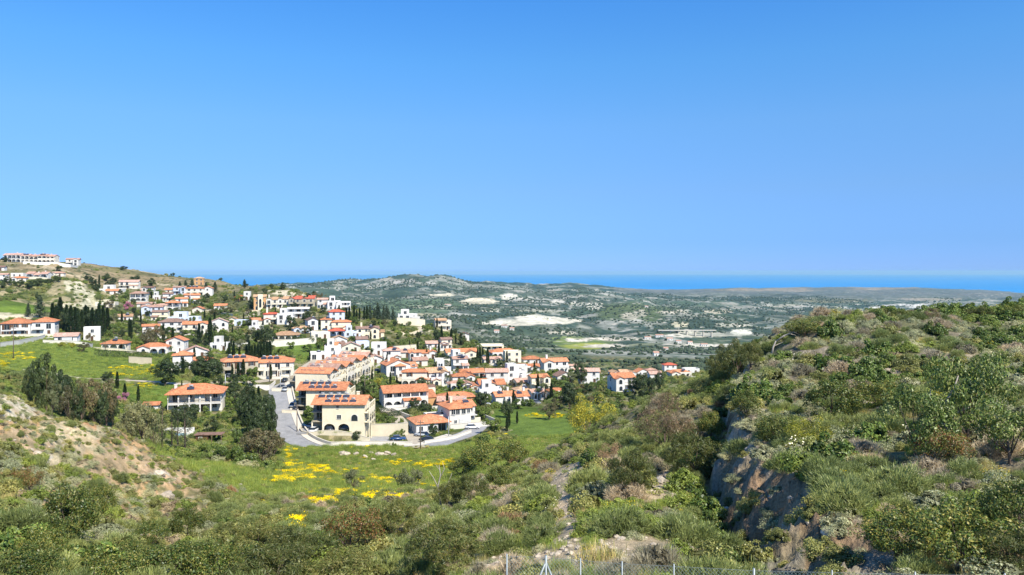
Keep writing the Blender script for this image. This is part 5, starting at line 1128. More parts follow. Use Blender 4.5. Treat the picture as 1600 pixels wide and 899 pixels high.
def t_palm(rng, R):
    mb = MB(); mb.tube([(0,0,-.5),(.1,0,2.5),(.05,.05,5)], [.26,.2,.2], 8); Vs = []
    for j in range(30):
        a = j*2.4; e = R.uniform(-.5, 1.15); 
        for s in range(9):
            t0 = s/9; L = 2.3; z = 5+sin(e)*L*t0-1.6*t0*t0; r = cos(e)*L*t0+.08; p = np.array([cos(a)*r, sin(a)*r, z]); sd_ = np.array([-sin(a), cos(a), -.25])
            for q in (-1, 1): Vs.append((p, p+sd_*q*.08+np.array([0,0,.03]), p+sd_*q*.55*(1-t0*.5)+np.array([cos(a)*.3, sin(a)*.3, -.12]), p+np.array([cos(a)*.2, sin(a)*.2, .0])))
    V = np.array(Vs).reshape(-1, 3); c = np.repeat(np.array([(.10,.14,.04),(.07,.11,.035),(.16,.18,.07)])[rng.integers(0, 3, len(Vs))], 4, 0)
    return foliage('crown', [(V, c)]), mb.mesh('trunk', M['bark'], True)
DK = [(.035,.058,.022),(.05,.078,.028),(.028,.045,.02)]
tree_kind('cypress', t_cypress, 4); tree_kind('dark_tree', t_round(DK, 7.5, 26, 5200, 3.2, .40, .22, .5, .12), 3)
tree_kind('green_tree', t_round([(.085,.13,.03),(.11,.16,.035),(.06,.10,.025)], 4.6, 18, 3600, 2.8, .36, .2, .2, .12), 4)
tree_kind('olive_tree', t_round([(.13,.15,.08),(.10,.12,.06),(.17,.19,.11)], 4.2, 18, 3800, 2.3, .26, .11, .5, .15), 3)
tree_kind('brown_tree', t_round([(.10,.09,.055),(.08,.09,.04),(.13,.11,.06)], 4.5, 16, 3400, 2.5, .26, .12, .2, .12), 2)
tree_kind('blossom_tree', t_round([(.36,.15,.28),(.30,.13,.22),(.25,.14,.17)], 4, 14, 3000, 2.2, .24, .14, .5), 1)
tree_kind('bare_tree', t_round([(.28,.22,.20),(.22,.17,.15)], 4.5, 14, 900, 2.2, .2, .03, 1), 1)
tree_kind('conifer', t_conifer, 3); tree_kind('thin_pine', t_thinpine, 3); tree_kind('palm_tree', t_palm, 2)
tree_kind('yellow_tree', t_round([(.30,.28,.03),(.20,.22,.04),(.12,.16,.03)], 4, 16, 3400, 2.5, .26, .14, .2, .12), 1)
TH = dict(cypress=10.2, dark_tree=8.3, green_tree=5.3, olive_tree=4.5, brown_tree=4.8, blossom_tree=4.3, bare_tree=4.8, conifer=10.2, thin_pine=10, palm_tree=6.2, yellow_tree=4.3)
TW = dict(cypress=1.9, dark_tree=7.4, green_tree=6.6, olive_tree=5.2, brown_tree=5.4, blossom_tree=4.8, bare_tree=5.4, conifer=5, thin_pine=4.2, palm_tree=4.6, yellow_tree=5.4)
TL = dict(cypress='slender dark cypress', dark_tree='dark spreading tree', green_tree='green garden tree', olive_tree='grey-green olive tree', brown_tree='brownish bushy tree', blossom_tree='purple-flowering judas tree', bare_tree='pale leafless tree', conifer='dark conical conifer', thin_pine='thin open pine', palm_tree='palm tree', yellow_tree='yellow-flowering mimosa')
TC = dict(cypress='cypress', conifer='conifer', thin_pine='pine', palm_tree='palm')
# landmarks for saying which one: (photo column, row, words)
LM = [((h[1]+h[2])/2, h[3]-6, 'the '+h[0]) for h in HS if not h[9].get('extra')]+[(536,650,'the front cream block'),(508,620,'the middle cream block'),(520,585,'the rear apartment row'),(302,630,'the villa with verandas'),(265,680,'the swimming pool'),(110,445,'the chalk knoll'),(440,650,'the street bend'),(600,700,'the parking court'),(150,575,'the green meadow')]
USED = {}
def where(px, py):
    lm = min(LM, key=lambda q: (q[0]-px)**2+((q[1]-py)*1.6)**2); dx, dy = px-lm[0], py-lm[1]
    rel = ('right of' if dx > 0 else 'left of') if abs(dx) > abs(dy)*1.3 else ('in front of' if dy > 0 else 'behind'); return rel+' '+lm[2], math.hypot(dx, dy)
def unique(base, px, py, h=1):
    w_, d = where(px, py); 
    for lab in (f'{base} {w_}', f"{'tall' if h > 1.05 else 'short'} {base} {w_}", f"{'farther' if d > 14 else 'nearer'} {base} {w_}", f"{'broad' if h > 1 else 'small'} {base} just {w_}", f"second {base} {w_}", f"third {base} {w_}", f"fourth {base} {w_}", f"fifth {base} {w_}"):
        lab = ' '.join(lab.split()[:16])
        if lab not in USED: USED[lab] = 1; return lab
    return lab
GRP = {}
def tree(k, px, py, top=None, width=None, y0=130, y1=760, label=None, at=None, hh=None, v=None):
    if at is None: x, y = pick(px, py, y0, y1)
    else: x, y = at
    z = Z(x, y); h = hh if hh else (py-top)/F*y; s = h/TH[k]; sx = s if width is None else (width/F*y)/TW[k]
    R = random.Random(int(px*31+py*7)); c, t = TT[k][R.randrange(len(TT[k])) if v is None else v]
    r = empty(k, x, y, z, R.uniform(0, 6.28)); r.scale = (sx, sx, s); tag(r, label or unique(TL[k], px, py, s), TC.get(k, 'tree'), TL[k].replace('slender ', '')+'s of the hillside village')
    link('crown', c, r); link('trunk', t, r); return r
TREES = []
def T(k, *L, **kw):
    for q in L: tree(k, *q, **kw); TREES.append((q[0], q[1]))
# tall ones read off the photo: (column, foot, top)
T('conifer', (62,497,461,26)); T('conifer', (44,496,474,14), (336,456,440,12), (322,457,441,12), (392,484,463,18), (382,451,437,12), (290,452,438,12), (300,450,437,12), (281,452,440,10))
T('cypress', (82,516,474), (94,518,466), (87,512,478), (101,514,482), (155,447,430), (204,532,500), (202,520,498), (255,537,508), (270,537,512), (311,539,506), (328,540,497), (220,506,490), (358,562,536), (365,562,534), (374,563,543), (385,564,540), (322,530,515), (270,531,519))
T('cypress', *[(104+q*5.6+(q*7 % 3), 520+(q*5 % 6), 477+(q*11 % 9)) for q in range(12)])
T('dark_tree', (108,521,478,20), (122,520,476,22), (137,521,478,20), (150,521,484,18), (131,508,478,20), (98,519,486,16), y0=200, y1=420)
T('cypress', *[(389+q*4.7, 565+(q*3 % 4), 533+(q*7 % 8)) for q in range(8)]); T('cypress', (363,592,570), (372,594,567), (380,594,562), (423,594,570), (404,584,568), (361,547,530))
T('cypress', *[(530+q*5.3+(q*5 % 3), 500+(q*3 % 3), 476+(q*7 % 9)) for q in range(9)], y0=390, y1=520); T('conifer', *[(578+q*7.2, 500+q*.4, 476+(q*5 % 7), 11) for q in range(6)], y0=390, y1=520); T('conifer', (590,500,473,13), (604,500,478,12), y0=390, y1=520)
T('cypress', (690,534,510), (705,538,514), (681,533,512), (720,540,520), (653,548,532), (640,546,533), (667,561,545), (750,569,543), (746,570,548), (762,573,545), (792,571,550), (712,538,524)); T('dark_tree', (683,537,512,14), (723,541,519,14), y0=320, y1=430)
T('cypress', (610,602,582), (620,602,585), (629,602,586), (637,604,588), (594,603,590), (581,606,588), (795,668,640), (808,663,643), (792,676,652), (275,627,603), (284,607,595), (304,606,595), (195,633,600), (216,630,604), (404,640,605), (396,655,612), (568,628,600), (484,562,547), (366,470,455), (408,530,515), y0=190)
T('dark_tree', (258,603,554,46), (324,592,550,48), (312,592,556,26), (340,590,562,20), (412,538,505,26), (422,542,512,22), (400,537,515,18), (454,512,490,16), (462,520,500,18), (486,503,482,18), (478,508,486,14), (502,512,490,16))
T('dark_tree', (868,560,545,24), (908,600,566,26), (903,585,560,16), (1004,622,578,30), (992,620,585,22), (1030,612,576,22), (1018,622,585,16), (860,575,562,14), y0=230, y1=420)
T('palm_tree', (852,628,596), (758,640,612), (785,590,562), (845/10+757,625,606), (715,592,572), (352,624,598), (565,630,600), (572,628,604), (757,606,588), (700,604,583), (340,620,602), (672,590,574), (838,590,572), y0=195)
T('blossom_tree', (200,486,470,16), (194,636,612,20), (372,632,618,14), (285,548,533,18)); T('bare_tree', (232,540,520,22), (296,551,534,18), (165,548,530,14))
T('yellow_tree', (592,606,588,14), (98,543,533,14), (112,545,534,12), (836,596,580,20), (60,512,500,8)); T('brown_tree', (240,541,505,32), (228,545,512,26), (128,551,534,22), (818,608,592,24), (140,535,520,14), (858,655,628,34), (872,640,618,26), (910,615,600,24), (800,605,594,14), y0=200)
# left grove below the meadow, trees round the villa
T('dark_tree', (58,650,556,30), (72,655,552,36), (98,655,568,30), (46,640,572,26), (118,560,550,16), (104,566,548,18), y0=95, y1=200); T('olive_tree', (82,668,596,26), y0=95, y1=180)
T('brown_tree', (128,664,592,34), (148,668,584,44), (166,668,590,36), (108,662,600,30), y0=110, y1=190); T('dark_tree', (120,665,596,24), (158,672,600,26), (176,668,610,22), y0=110, y1=190)
T('olive_tree', (206,700,634,40), (222,704,632,44), (240,706,640,36), (195,690,640,26), y0=110, y1=190); T('thin_pine', (254,706,632,30), (288,714,630,34), (268,700,640,22), (278,706,644,22), (243,702,646,20), y0=120, y1=190)
T('dark_tree', (282,666,630,26), (300,660,628,24), (296,672,640,22), (330,678,650,26), y0=180, y1=230); T('green_tree', (345,658,646,14), (360,652,640,20), (352,666,650,16), (322,652,634,14), (336,676,662,14), (370,672,655,18), (340,690,676,20), (368,664,650,12), y0=180, y1=240)
T('dark_tree', (392,690,612,30), (402,680,606,30), (380,672,612,28), (412,672,610,26), (420,660,606,22), (424,690,628,26), (404,696,640,30), (368,640,612,24), (386,640,600,24), y0=175, y1=260); T('green_tree', (376,655,628,20), (362,640,618,18), (345,632,610,20), (414,640,612,18), (398,650,618,16), (372,700,668,24), (424,650,612,16), y0=180, y1=250)
T('brown_tree', (404,722,666,56), (418,718,670,44), (385,712,672,36), (428,712,676,34), y0=150, y1=200); T('green_tree', (345,722,692,30), (368,726,690,28), (320,716,690,26), (300,722,704,22), y0=140, y1=190)
T('olive_tree', (553,772,735,34), (630,772,730,32), (650,768,732,28), (640,775,745,20), y0=118, y1=170)
# gardens in the middle of the village
T('green_tree', (570,612,590,26), (582,618,594,24), (575,628,604,20), (556,600,586,16), (590,625,606,18), (588,660,642,26), (602,662,646,22), (575,662,645,18), (612,664,648,20), (626,668,650,12), (630,680,668,12), (616,700,690,8), (480,550,536,18), (455,546,532,16), (470,536,520,20), (440,555,540,20), (452,562,546,18), (350,528,512,20), (362,535,516,22), (375,538,520,20), (342,545,530,14), (395,545,530,16), (430,560,548,14))
T('green_tree', (722,612,590,24), (710,606,594,16), (736,606,592,20), (748,602,590,14), (690,612,602,12), (702,628,612,20), (716,634,616,22), (728,636,620,18), (742,640,622,16), (760,632,612,18), (772,612,598,16), (790,600,586,18), (806,604,592,16), (822,602,586,20), (840,606,590,20), (858,600,582,22), (870,606,590,20), (884,600,584,16), (893,590,574,16), (930,600,584,16), (940,606,592,16), (948,622,604,16), (966,626,610,20), (980,618,606,12), (776,586,574,14), y0=195)
T('dark_tree', (700,572,556,24), (715,572,556,24), (728,574,560,22), (742,572,556,20), (686,576,562,16), (752,640,612,26), (745,632,616,18), (675,625,610,16), (890,640,596,30), (884,622,598,22), (918,618,600,22), (744,650,628,18), y0=205)
T('green_tree', (160,480,466,14), (175,472,460,12), (196,468,452,14), (215,466,450,14), (245,466,450,18), (258,470,455,18), (235,462,448,14), (272,474,460,16), (285,478,462,16), (296,476,464,14), (240,494,480,14), (266,495,482,16), (300,506,494,12), (190,520,500,20), (176,522,502,18), (215,545,524,22), (186,545,530,18), (172,528,512,14), (200,540,522,18), (262,552,536,20), (280,552,536,18), (296,546,532,16), (310,552,536,18), (325,552,538,16), (232,566,552,14))
T('dark_tree', (12,446,432,16), (30,450,436,18), (46,452,438,18), (60,448,434,18), (76,446,434,18), (90,442,430,14), (4,452,440,12), (138,440,428,14), (145,448,434,14), (166,440,427,14), (176,446,432,12), (92,424,414,12), (194,422,415,12), (212,440,430,16), (236,448,434,18), (150,455,442,14), (168,450,438,12), (8,410,402,16), (58,470,455,6), (322,470,456,12), (270,424,417,8), (190,423,417,8), (345,432,427,8), (386,440,436,7), (482,468,456,10), (490,462,451,8), y0=380)
T('green_tree', (660,542,528,12), (648,540,526,14), (630,545,532,14), (666,520,506,16), (672,512,500,14), (600,540,524,16), (612,545,530,16), (624,530,516,14), (596,522,510,16), (545,512,500,12), (552,535,520,14), (565,548,536,12), (506,540,526,14), (498,545,532,14), (604,560,548,14), (730,548,532,20), (745,548,534,16), (790,556,540,16), (800,548,532,18), (815,556,540,16), (560,560,550,14), (432,520,506,14), (418,500,488,12), (444,500,486,14), (530,512,500,10), y0=240)
T('olive_tree', *[(325+q*9+(q*13 % 5), 472+(q*7 % 14), 464+(q*7 % 14)) for q in range(9)], y0=400, y1=520); T('olive_tree', *[(400+q*10, 462+(q*7 % 12), 456+(q*7 % 12)) for q in range(6)], y0=440, y1=600)

_rt = random.Random(77)
def excl1(x, y, pad):
    for (cx, cy_, hx, hy, a, zz, b) in PADS:
        c, s = cos(a), sin(a); dx, dy = x-cx, y-cy_
        if abs(dx*c+dy*s) < hx+pad-.6 and abs(-dx*s+dy*c) < hy+pad-.6: return True
    return any(min((x-q[0])**2+(y-q[1])**2 for q in P) < (WIDTH[k]+1.6+pad)**2 for k, P in RD.items())
_n = 0
for _ in range(3000):
    if _n >= 265: break
    y_ = math.exp(_rt.uniform(math.log(212), math.log(520))) if _n < 190 else _rt.uniform(360, 540); p_ = _rt.uniform(150, 1010) if _n < 190 else _rt.uniform(170, 620); x_ = (p_-800)/F*y_; r_ = _rt.uniform(1.2, 2.4)
    q_ = HY-Z(x_, y_)/y_*F
    if excl1(x_, y_, r_*.5) or any(((p_-g[0])/g[2])**2+((q_-g[1])/g[3])**2 < 1 for g in ((120,565,150,32),(250,620,70,22),(850,668,60,32),(585,545,20,6),(900,560,60,12))): continue
    if any(abs(t_[0]-p_) < 6 and abs(t_[1]-q_) < 6 for t_ in TREES) or (q_ < 600 and p_ > 900) : continue
    k_ = _rt.choices(['dark_tree','green_tree','olive_tree','cypress','brown_tree'], [5,4,1.5,1.6,.8])[0]; h_ = _rt.uniform(3, 5.6)*(1.35 if k_ == 'cypress' else 1)
    tree(k_, p_, q_, at=(x_, y_), hh=h_); TREES.append((p_, q_)); _n += 1
# hedges
def hedge(a, b, h, label, w=1.4, y0=190, y1=420, cols=DK):
    A = pick(*a, y0, y1); B = pick(*b, y0, y1); L = math.hypot(B[0]-A[0], B[1]-A[1]); rng = np.random.default_rng(int(a[0])); n = int(L*220)
    t = rng.uniform(0, 1, n); f = rng.integers(0, 3, n); u = rng.uniform(-1, 1, n); v = rng.uniform(0, 1, n); ang = atan2(B[1]-A[1], B[0]-A[0])
    X_ = (t-.5)*L; Y_ = np.where(f == 0, u, np.where(f == 1, -1, 1))*w/2; Z_ = np.where(f == 0, 1, v)*h+rng.normal(size=n)*.08
    o = np.column_stack([np.zeros(n), np.sign(Y_)*(f > 0), (f == 0)*1.0]); V, c = leaves(rng, np.column_stack([X_, Y_+rng.normal(size=n)*.1, Z_]), o, .26, .14, cols, .3, .2, .6)
    x, y = (A[0]+B[0])/2, (A[1]+B[1])/2; zz = Z(x, y); za, zb = Z(*A), Z(*B); V[:, 2] += V[:, 0]/L*(zb-za)
    mb = MB(); mb.box(-L/2, L/2, -w*.4, w*.4, -1, h*.85)
    tag(link('hedge', foliage('hedge', [(V, c)]), None, (x, y, (za+zb)/2), ang), label, 'hedge')
hedge((606,654),(668,641), 1.6, 'clipped dark hedge in front of the twin arched terrace house', y0=205, y1=260); hedge((581,640),(608,652), 2.0, 'thick green hedge left of the twin arched terrace house', 2.4, 205, 260)
hedge((692,575),(748,573), 3, 'tall dark hedge below the long orange roof with yellow gable', 2.5, 280, 360); hedge((795,572),(838,576), 2.2, 'long dark hedge at the east edge of the village', 2, 280, 380); hedge((672,632),(712,634), 2.4, 'dark hedge in front of the ochre house', 2.5, 220, 270)
hedge((150,556),(232,560), 2.2, 'dark hedge at the top edge of the green meadow', 3, 230, 320); hedge((612,690),(640,668), 1.4, 'low hedge along the right side of the lane', 1.6, 200, 240, [(.09,.14,.03),(.12,.17,.04)]); hedge((932,604),(955,604), 1.6, 'low hedge left of the white balcony house', 1.6, 260, 340)
# ---------------------------------------------------------------- large near bushes and trees
LT = np.array([1.75,1.66,1.3])
tree_kind('carob_tree', t_round([(.06,.10,.025),(.10,.14,.035),(.16,.19,.08),(.04,.07,.02)], 3.8, 17, 6500, 2.5, .17, .09, .4, .4, .75, .09), 2)
tree_kind('leafy_bush', t_round([(.05,.085,.02),(.085,.11,.028),(.035,.06,.018),(.15,.15,.045)], 2.6, 40, 9000, 1.9, .12, .06, .05, .15, .8, .06), 2)
tree_kind('turpentine_bush', t_round([(.10,.12,.03),(.20,.11,.05),(.07,.09,.03),(.17,.15,.05),(.22,.09,.05)], 2.6, 18, 5200, 1.9, .13, .055, .05, .3, .8, .06), 1)
tree_kind('twiggy_bush', t_round([(.20,.13,.10),(.14,.10,.08),(.11,.11,.05),(.24,.17,.13)], 2.6, 20, 5600, 1.9, .26, .02, .05, .15, .8, .06), 1)
tree_kind('gorse_bush', t_round([(.16,.19,.03),(.24,.24,.03),(.10,.13,.03),(.30,.28,.04)], 2.6, 20, 6000, 1.9, .13, .05, .05, .12, .8, .06), 1)
tree_kind('spiny_bush', t_round([(.07,.095,.03),(.09,.10,.035),(.05,.07,.02),(.12,.12,.045)], 2.6, 38, 9500, 1.9, .24, .03, .05, .12, .85, .06), 2)
for k, h, w in (('carob_tree',3.9,5.4),('leafy_bush',2.9,4.6),('turpentine_bush',2.9,4.6),('twiggy_bush',2.9,4.6),('gorse_bush',2.9,4.6),('spiny_bush',2.9,4.6)): TH[k] = h; TW[k] = w; TL[k] = k.replace('_', ' ')
BIG = []
def big(k, px, py, top, width, label, y0=9, y1=125, v=None):
    o = tree(k, px, py, top, width, y0, y1, label=label, v=v); o['category'] = 'tree' if 'tree' in k else 'bush'; o['group'] = 'large bushes and small trees on the hillside'; BIG.append((o.location.x, o.location.y, width/F*o.location.y*.34)); return o
big('carob_tree', 1512, 692, 536, 125, 'leafy carob tree with bare reddish stems, standing highest on the right plateau', v=0)
big('carob_tree', 1428, 712, 600, 120, 'darker carob tree left of the tall one on the right plateau', v=1)
big('carob_tree', 1578, 725, 612, 130, 'carob tree cut by the right edge, beside the tall one', v=0)
big('turpentine_bush', 1462, 730, 655, 110, 'reddish leafed bush at the foot of the carob trees')
big('leafy_bush', 1410, 880, 790, 170, 'dark leafy bush above the rock cut, bottom right', v=0); big('leafy_bush', 1500, 890, 775, 210, 'big dark leafy bush filling the bottom right corner area', v=1)
big('leafy_bush', 1590, 850, 745, 150, 'dark leafy bush cut by the right edge under the yellow flowers', v=0); big('spiny_bush', 1580, 905, 815, 120, 'pale green spiny bush in the bottom right corner')
big('twiggy_bush', 1040, 706, 606, 125, 'large brown twiggy bush on the spur in the middle of the near slope'); big('gorse_bush', 921, 680, 615, 84, 'yellow-green gorse bush on the crest in front of the village')
big('spiny_bush', 1152, 592, 525, 84, 'dark spiny bush against the valley at the left brow of the plateau', v=0); big('spiny_bush', 1120, 596, 545, 50, 'smaller dark spiny bush left of the brow bush', v=1); big('spiny_bush', 1172, 580, 530, 44, 'dark spiny bush right of the brow bush', v=0)
big('leafy_bush', 1258, 528, 494, 66, 'dark green bush on the skyline of the plateau above the dead branch', v=1); big('twiggy_bush', 1456, 500, 480, 34, 'small twiggy bush on the skyline of the plateau'); big('leafy_bush', 1405, 500, 484, 44, 'low dark bush on the plateau skyline, middle', v=0)
big('spiny_bush', 1530, 497, 478, 50, 'dark bush on the plateau skyline near the right edge', v=1); big('leafy_bush', 1590, 500, 472, 56, 'dark bush on the rocky skyline at the right edge', v=1)
big('leafy_bush', 1300, 655, 590, 120, 'wide dark bush on the upper plateau', v=0); big('leafy_bush', 1378, 640, 585, 100, 'dark bush right of the wide plateau bush', v=1); big('gorse_bush', 1262, 700, 648, 84, 'bright green bush near the edge of the rock cut'); big('leafy_bush', 1215, 690, 640, 80, 'dark bush overhanging the rock cut', v=1)
big('leafy_bush', 1165, 655, 610, 60, 'dark bush at the top of the rock cut', v=0); big('spiny_bush', 1085, 745, 670, 110, 'dark green bush at the shaded foot of the rock cut', v=1); big('leafy_bush', 1110, 690, 640, 60, 'dark bush in the shaded gully by the rock cut', v=0)
big('spiny_bush', 985, 770, 695, 84, 'dark green pointed bush in the middle of the near slope', v=0); big('twiggy_bush', 955, 735, 690, 66, 'grey twiggy bush behind the dark pointed bush'); big('spiny_bush', 700, 890, 800, 150, 'feathery green bush left of the clearing', v=0); big('spiny_bush', 610, 850, 775, 110, 'feathery green bush behind the reddish bush', v=1)
big('turpentine_bush', 548, 868, 775, 115, 'reddish and olive leafy bush below the yellow flower strip'); big('leafy_bush', 763, 735, 682, 100, 'dark round bush at the right end of the street', 100, 160, v=1); big('leafy_bush', 722, 745, 712, 60, 'dark bush left of the round bush at the street end', 90, 150, v=0)
big('leafy_bush', 805, 740, 700, 60, 'dark bush right of the round bush at the street end', 90, 150, v=0); big('spiny_bush', 700, 800, 745, 50, 'dark scrub around the dead tree in the field', 50, 110, v=1); big('spiny_bush', 735, 790, 735, 70, 'dark green scrub right of the dead tree', 45, 110, v=0); big('leafy_bush', 780, 770, 725, 60, 'dark bush on the slope above the field', 45, 110, v=0)
big('leafy_bush', 108, 858, 750, 120, 'leafy carob bush on the near left slope', v=0); big('leafy_bush', 155, 815, 748, 62, 'leafy bush right of the carob bush on the near left slope', v=1); big('leafy_bush', 68, 890, 815, 90, 'dark leafy bush left of the white branch', v=1)
big('leafy_bush', 292, 845, 782, 62, 'dark upright leafy bush in the left foreground', v=1); big('leafy_bush', 232, 860, 812, 90, 'leafy olive-green bush in the left foreground', v=0); big('turpentine_bush', 45, 765, 722, 56, 'reddish bush by the white boulders on the left bluff')
for q, (px, py, tp, w_) in enumerate([(40,930,850,150),(150,940,850,160),(255,935,845,170),(350,925,838,150),(300,900,845,110),(190,900,838,100)]): big('leafy_bush', px, py, tp, w_, ['leafy bush in the bottom left corner','second leafy bush from the bottom left corner','third leafy bush along the bottom edge','fourth leafy bush along the bottom edge','olive bush behind the bottom left row, right one','olive bush behind the bottom left row, left one'][q], v=q % 2)
for q, (px, py, tp, w_) in enumerate([(400,880,812,130),(470,900,820,150),(420,940,850,170),(530,935,855,150),(350,850,815,80)]): big('spiny_bush', px, py, tp, w_, ['feathery dark green bush left of the reddish bush','feathery bush directly in front of the reddish bush','feathery bush on the bottom edge, left one','feathery bush on the bottom edge, right one','small feathery bush behind the left foreground row'][q], v=q % 2)
big('brown_tree', 408, 726, 668, 64, 'large brown-olive bush beside the street bend', 140, 200)

def dome_at(k, px, py, w, label, v=0, hz=1.0):
    x, y = pick(px, py, 9, 120); r = w/F*y*.5; o = link(k, SK[k][v % len(SK[k])], None, (x, y, Z(x, y)-.03), px % 6.0, (r, r, r*hz)); tag(o, label, 'shrub', 'rounded shrubs around the clearing'); BIG.append((x, y, r*.8))
for q in [('olive_shrub',815,884,66,'large yellowish-green rounded shrub at the left edge of the clearing',0,1.1),('cushion_shrub',955,872,48,'grey-green rounded cushion in the middle of the sandy clearing',0,1.1),('cushion_shrub',1008,864,32,'smaller rounded cushion right of the grey-green one in the clearing',1,1.1),('green_shrub',1058,868,58,'bright green rounded dome at the right end of the clearing',0,1.25),
          ('cushion_shrub',990,842,44,'grey low cushion behind the middle of the clearing',2,.9),('cushion_shrub',938,832,28,'small grey-green cushion on the stony path bend',0,1),('olive_shrub',868,812,42,'olive dome beside the stony path with white flowers behind',1,1.15),('green_shrub',908,758,34,'small bright green dome on the upper stony path',1,1.1),('twiggy_shrub',772,828,40,'spiky grey twiggy tuft above the large yellowish-green shrub',0,1.1),
          ('white_flowering_shrub',862,792,46,'white-flowered low shrub behind the olive dome',0,1),('yellow_flowering_shrub',985,802,50,'yellow-flowering shrub in the middle of the near slope',0,1),('yellow_flowering_shrub',918,858,26,'small yellow-flowering tuft on the clearing',1,1),('cushion_shrub',1100,880,50,'grey-green cushion right of the bright green dome',2,1),('twiggy_shrub',960,742,60,'pale grey-lilac twiggy shrub above the pointed dark bush',1,1.3),
          ('twiggy_shrub',762,778,70,'wide grey twiggy shrub on the left of the near slope',0,.8),('twiggy_shrub',705,800,50,'grey twiggy shrub below the dead tree',1,.8),('yellow_flowering_shrub',1560,752,60,'yellow-flowering shrub on top of the big dark bushes, right edge',1,1),('yellow_flowering_shrub',1312,752,40,'yellow-flowering shrub on the plateau behind the rock cut',0,1.2),('white_flowering_shrub',1335,780,50,'white-flowered shrub on the plateau behind the rock cut',0,1),
          ('white_flowering_shrub',1395,790,50,'white-flowered shrub left of the big corner bush',0,1)]: dome_at(*q)
# ---------------------------------------------------------------- scattered shrubs: the largest as things, the rest as stuff
def excluded(x, y, pad=.8):
    m = np.zeros(len(x), bool)
    for (cx, cy_, hx, hy, a, zz, b) in PADS:
        c, s = cos(a), sin(a); dx, dy = x-cx, y-cy_; m |= (abs(dx*c+dy*s) < hx-.6+pad) & (abs(-dx*s+dy*c) < hy-.6+pad)
    for k, P in RD.items():
        for q in P: m |= (x-q[0])**2+(y-q[1])**2 < (WIDTH[k]+1.5+(2 if k == 'street' else 0)+pad)**2
    return m
def classify(px, py, x, y, n1, n2, rnd):
    """kind and radius for a shrub at this spot, None for bare ground"""
    cp = float(cliff_px(y))
    clear = max([0]+[1-math.hypot((px-b[0])/b[2], (py-b[1])/b[3]) for b in CLR])
    if px < 330 and y > 38 and y < 112 or (px < 240 and 33 < y <= 38):
        if rnd.random() < .1: return None
        return rnd.choices(['cushion_shrub','green_shrub','olive_shrub','purple_shrub','dry_tuft','broom_shrub'], [5,2,3,1.5,1.5,1.5])[0], rnd.uniform(.25, .8)*(1.25 if n1 > .5 else .8)
    if y < 58 and cp-1.2*F/y < px < cp+float(np.interp(y, [12,20,34,60], [2.0,1.6,.9,.7]))*F/y: return (rnd.choice(['mastic_shrub','mastic_shrub','broom_shrub']), rnd.uniform(.4, .8)) if px < cp-.35*F/y else ((rnd.choice(['cushion_shrub','olive_shrub']), rnd.uniform(.22, .6)) if rnd.random() < .6 else None)
    if y < 14.6 and 600 < px < 1140: return (rnd.choice(['cushion_shrub','dry_tuft','green_shrub']), rnd.uniform(.12, .25)) if rnd.random() < .2 else None
    if clear > .05 and px < cp:
        if rnd.random() < .86: return None
        return rnd.choices(['cushion_shrub','green_shrub','dry_tuft','yellow_flowering_shrub'], [4,1,2,1])[0], rnd.uniform(.12, .3)
    if px > cp and px > 1130 and y < 90:
        t = n1*.6+n2*.4+rnd.gauss(0, .05)
        k = ('mastic_shrub' if t < .42 else 'olive_shrub' if t < .455 else 'cushion_shrub' if t < .525 else 'twiggy_shrub' if t < .55 else 'cushion_shrub' if t < .59 else 'green_shrub' if t < .62 else 'broom_shrub')
        if rnd.random() < .09: k = rnd.choice(['yellow_flowering_shrub','white_flowering_shrub','purple_shrub'])
        if rnd.random() < .05: k = 'dry_tuft'
        return k, rnd.uniform(.32, 1.0)*(1.3 if k == 'mastic_shrub' else 1)
    if px < 620 and y < 62:
        k = rnd.choices(['broom_shrub','olive_shrub','mastic_shrub','green_shrub','cushion_shrub','yellow_flowering_shrub'], [5,3,3,1,1.5,.3])[0]; return k, rnd.uniform(.55, 1.4)
    if y > 104 and 240 < px < 860:
        if rnd.random() < .93: return None
        return rnd.choice(['green_shrub','olive_shrub','broom_shrub']), rnd.uniform(.5, 1.1)
    t = n1*.55+n2*.45+rnd.gauss(0, .055)
    k = 'broom_shrub' if t < .44 else 'olive_shrub' if t < .48 else 'twiggy_shrub' if t < .525 else 'cushion_shrub' if t < .56 else 'purple_shrub' if t < .58 else 'broom_shrub' if t < .63 else 'green_shrub'
    if rnd.random() < .06: k = rnd.choice(['yellow_flowering_shrub','white_flowering_shrub','russet_shrub','mastic_shrub'])
    return k, rnd.uniform(.38, 1.2)*(1 if y > 28 else .72)
_bx, _by = pick(1206, 556, 30, 75)
for _q in (0, 1.5, 3, 4.5): BIG.append((_bx+.02*_q, _by-_q, 1.5))
CLR = [(950,872,180,26),(880,800,30,75),(1030,762,38,30),(905,735,34,14),(760,884,50,18),(1090,870,66,20),(870,770,24,20),(1000,850,70,18)]
rnd = random.Random(11); K = 36000
u = RNG.uniform(0, 1, K); ys = np.sqrt(9.5**2+u*(128**2-9.5**2)); near_ = RNG.uniform(size=K) < .45; ys = np.where(near_, 9.5+(RNG.uniform(size=K)**1.3)*60, ys); pxs = RNG.uniform(-420, 2250, K); xs = (pxs-800)/F*ys
zs = zbase(xs, ys); pys = HY-zs/ys*F; N1 = fbm(xs*.12, ys*.12, 101, 3); N2 = fbm(xs*.5, ys*.5, 103, 2); grid = {}; SC = []
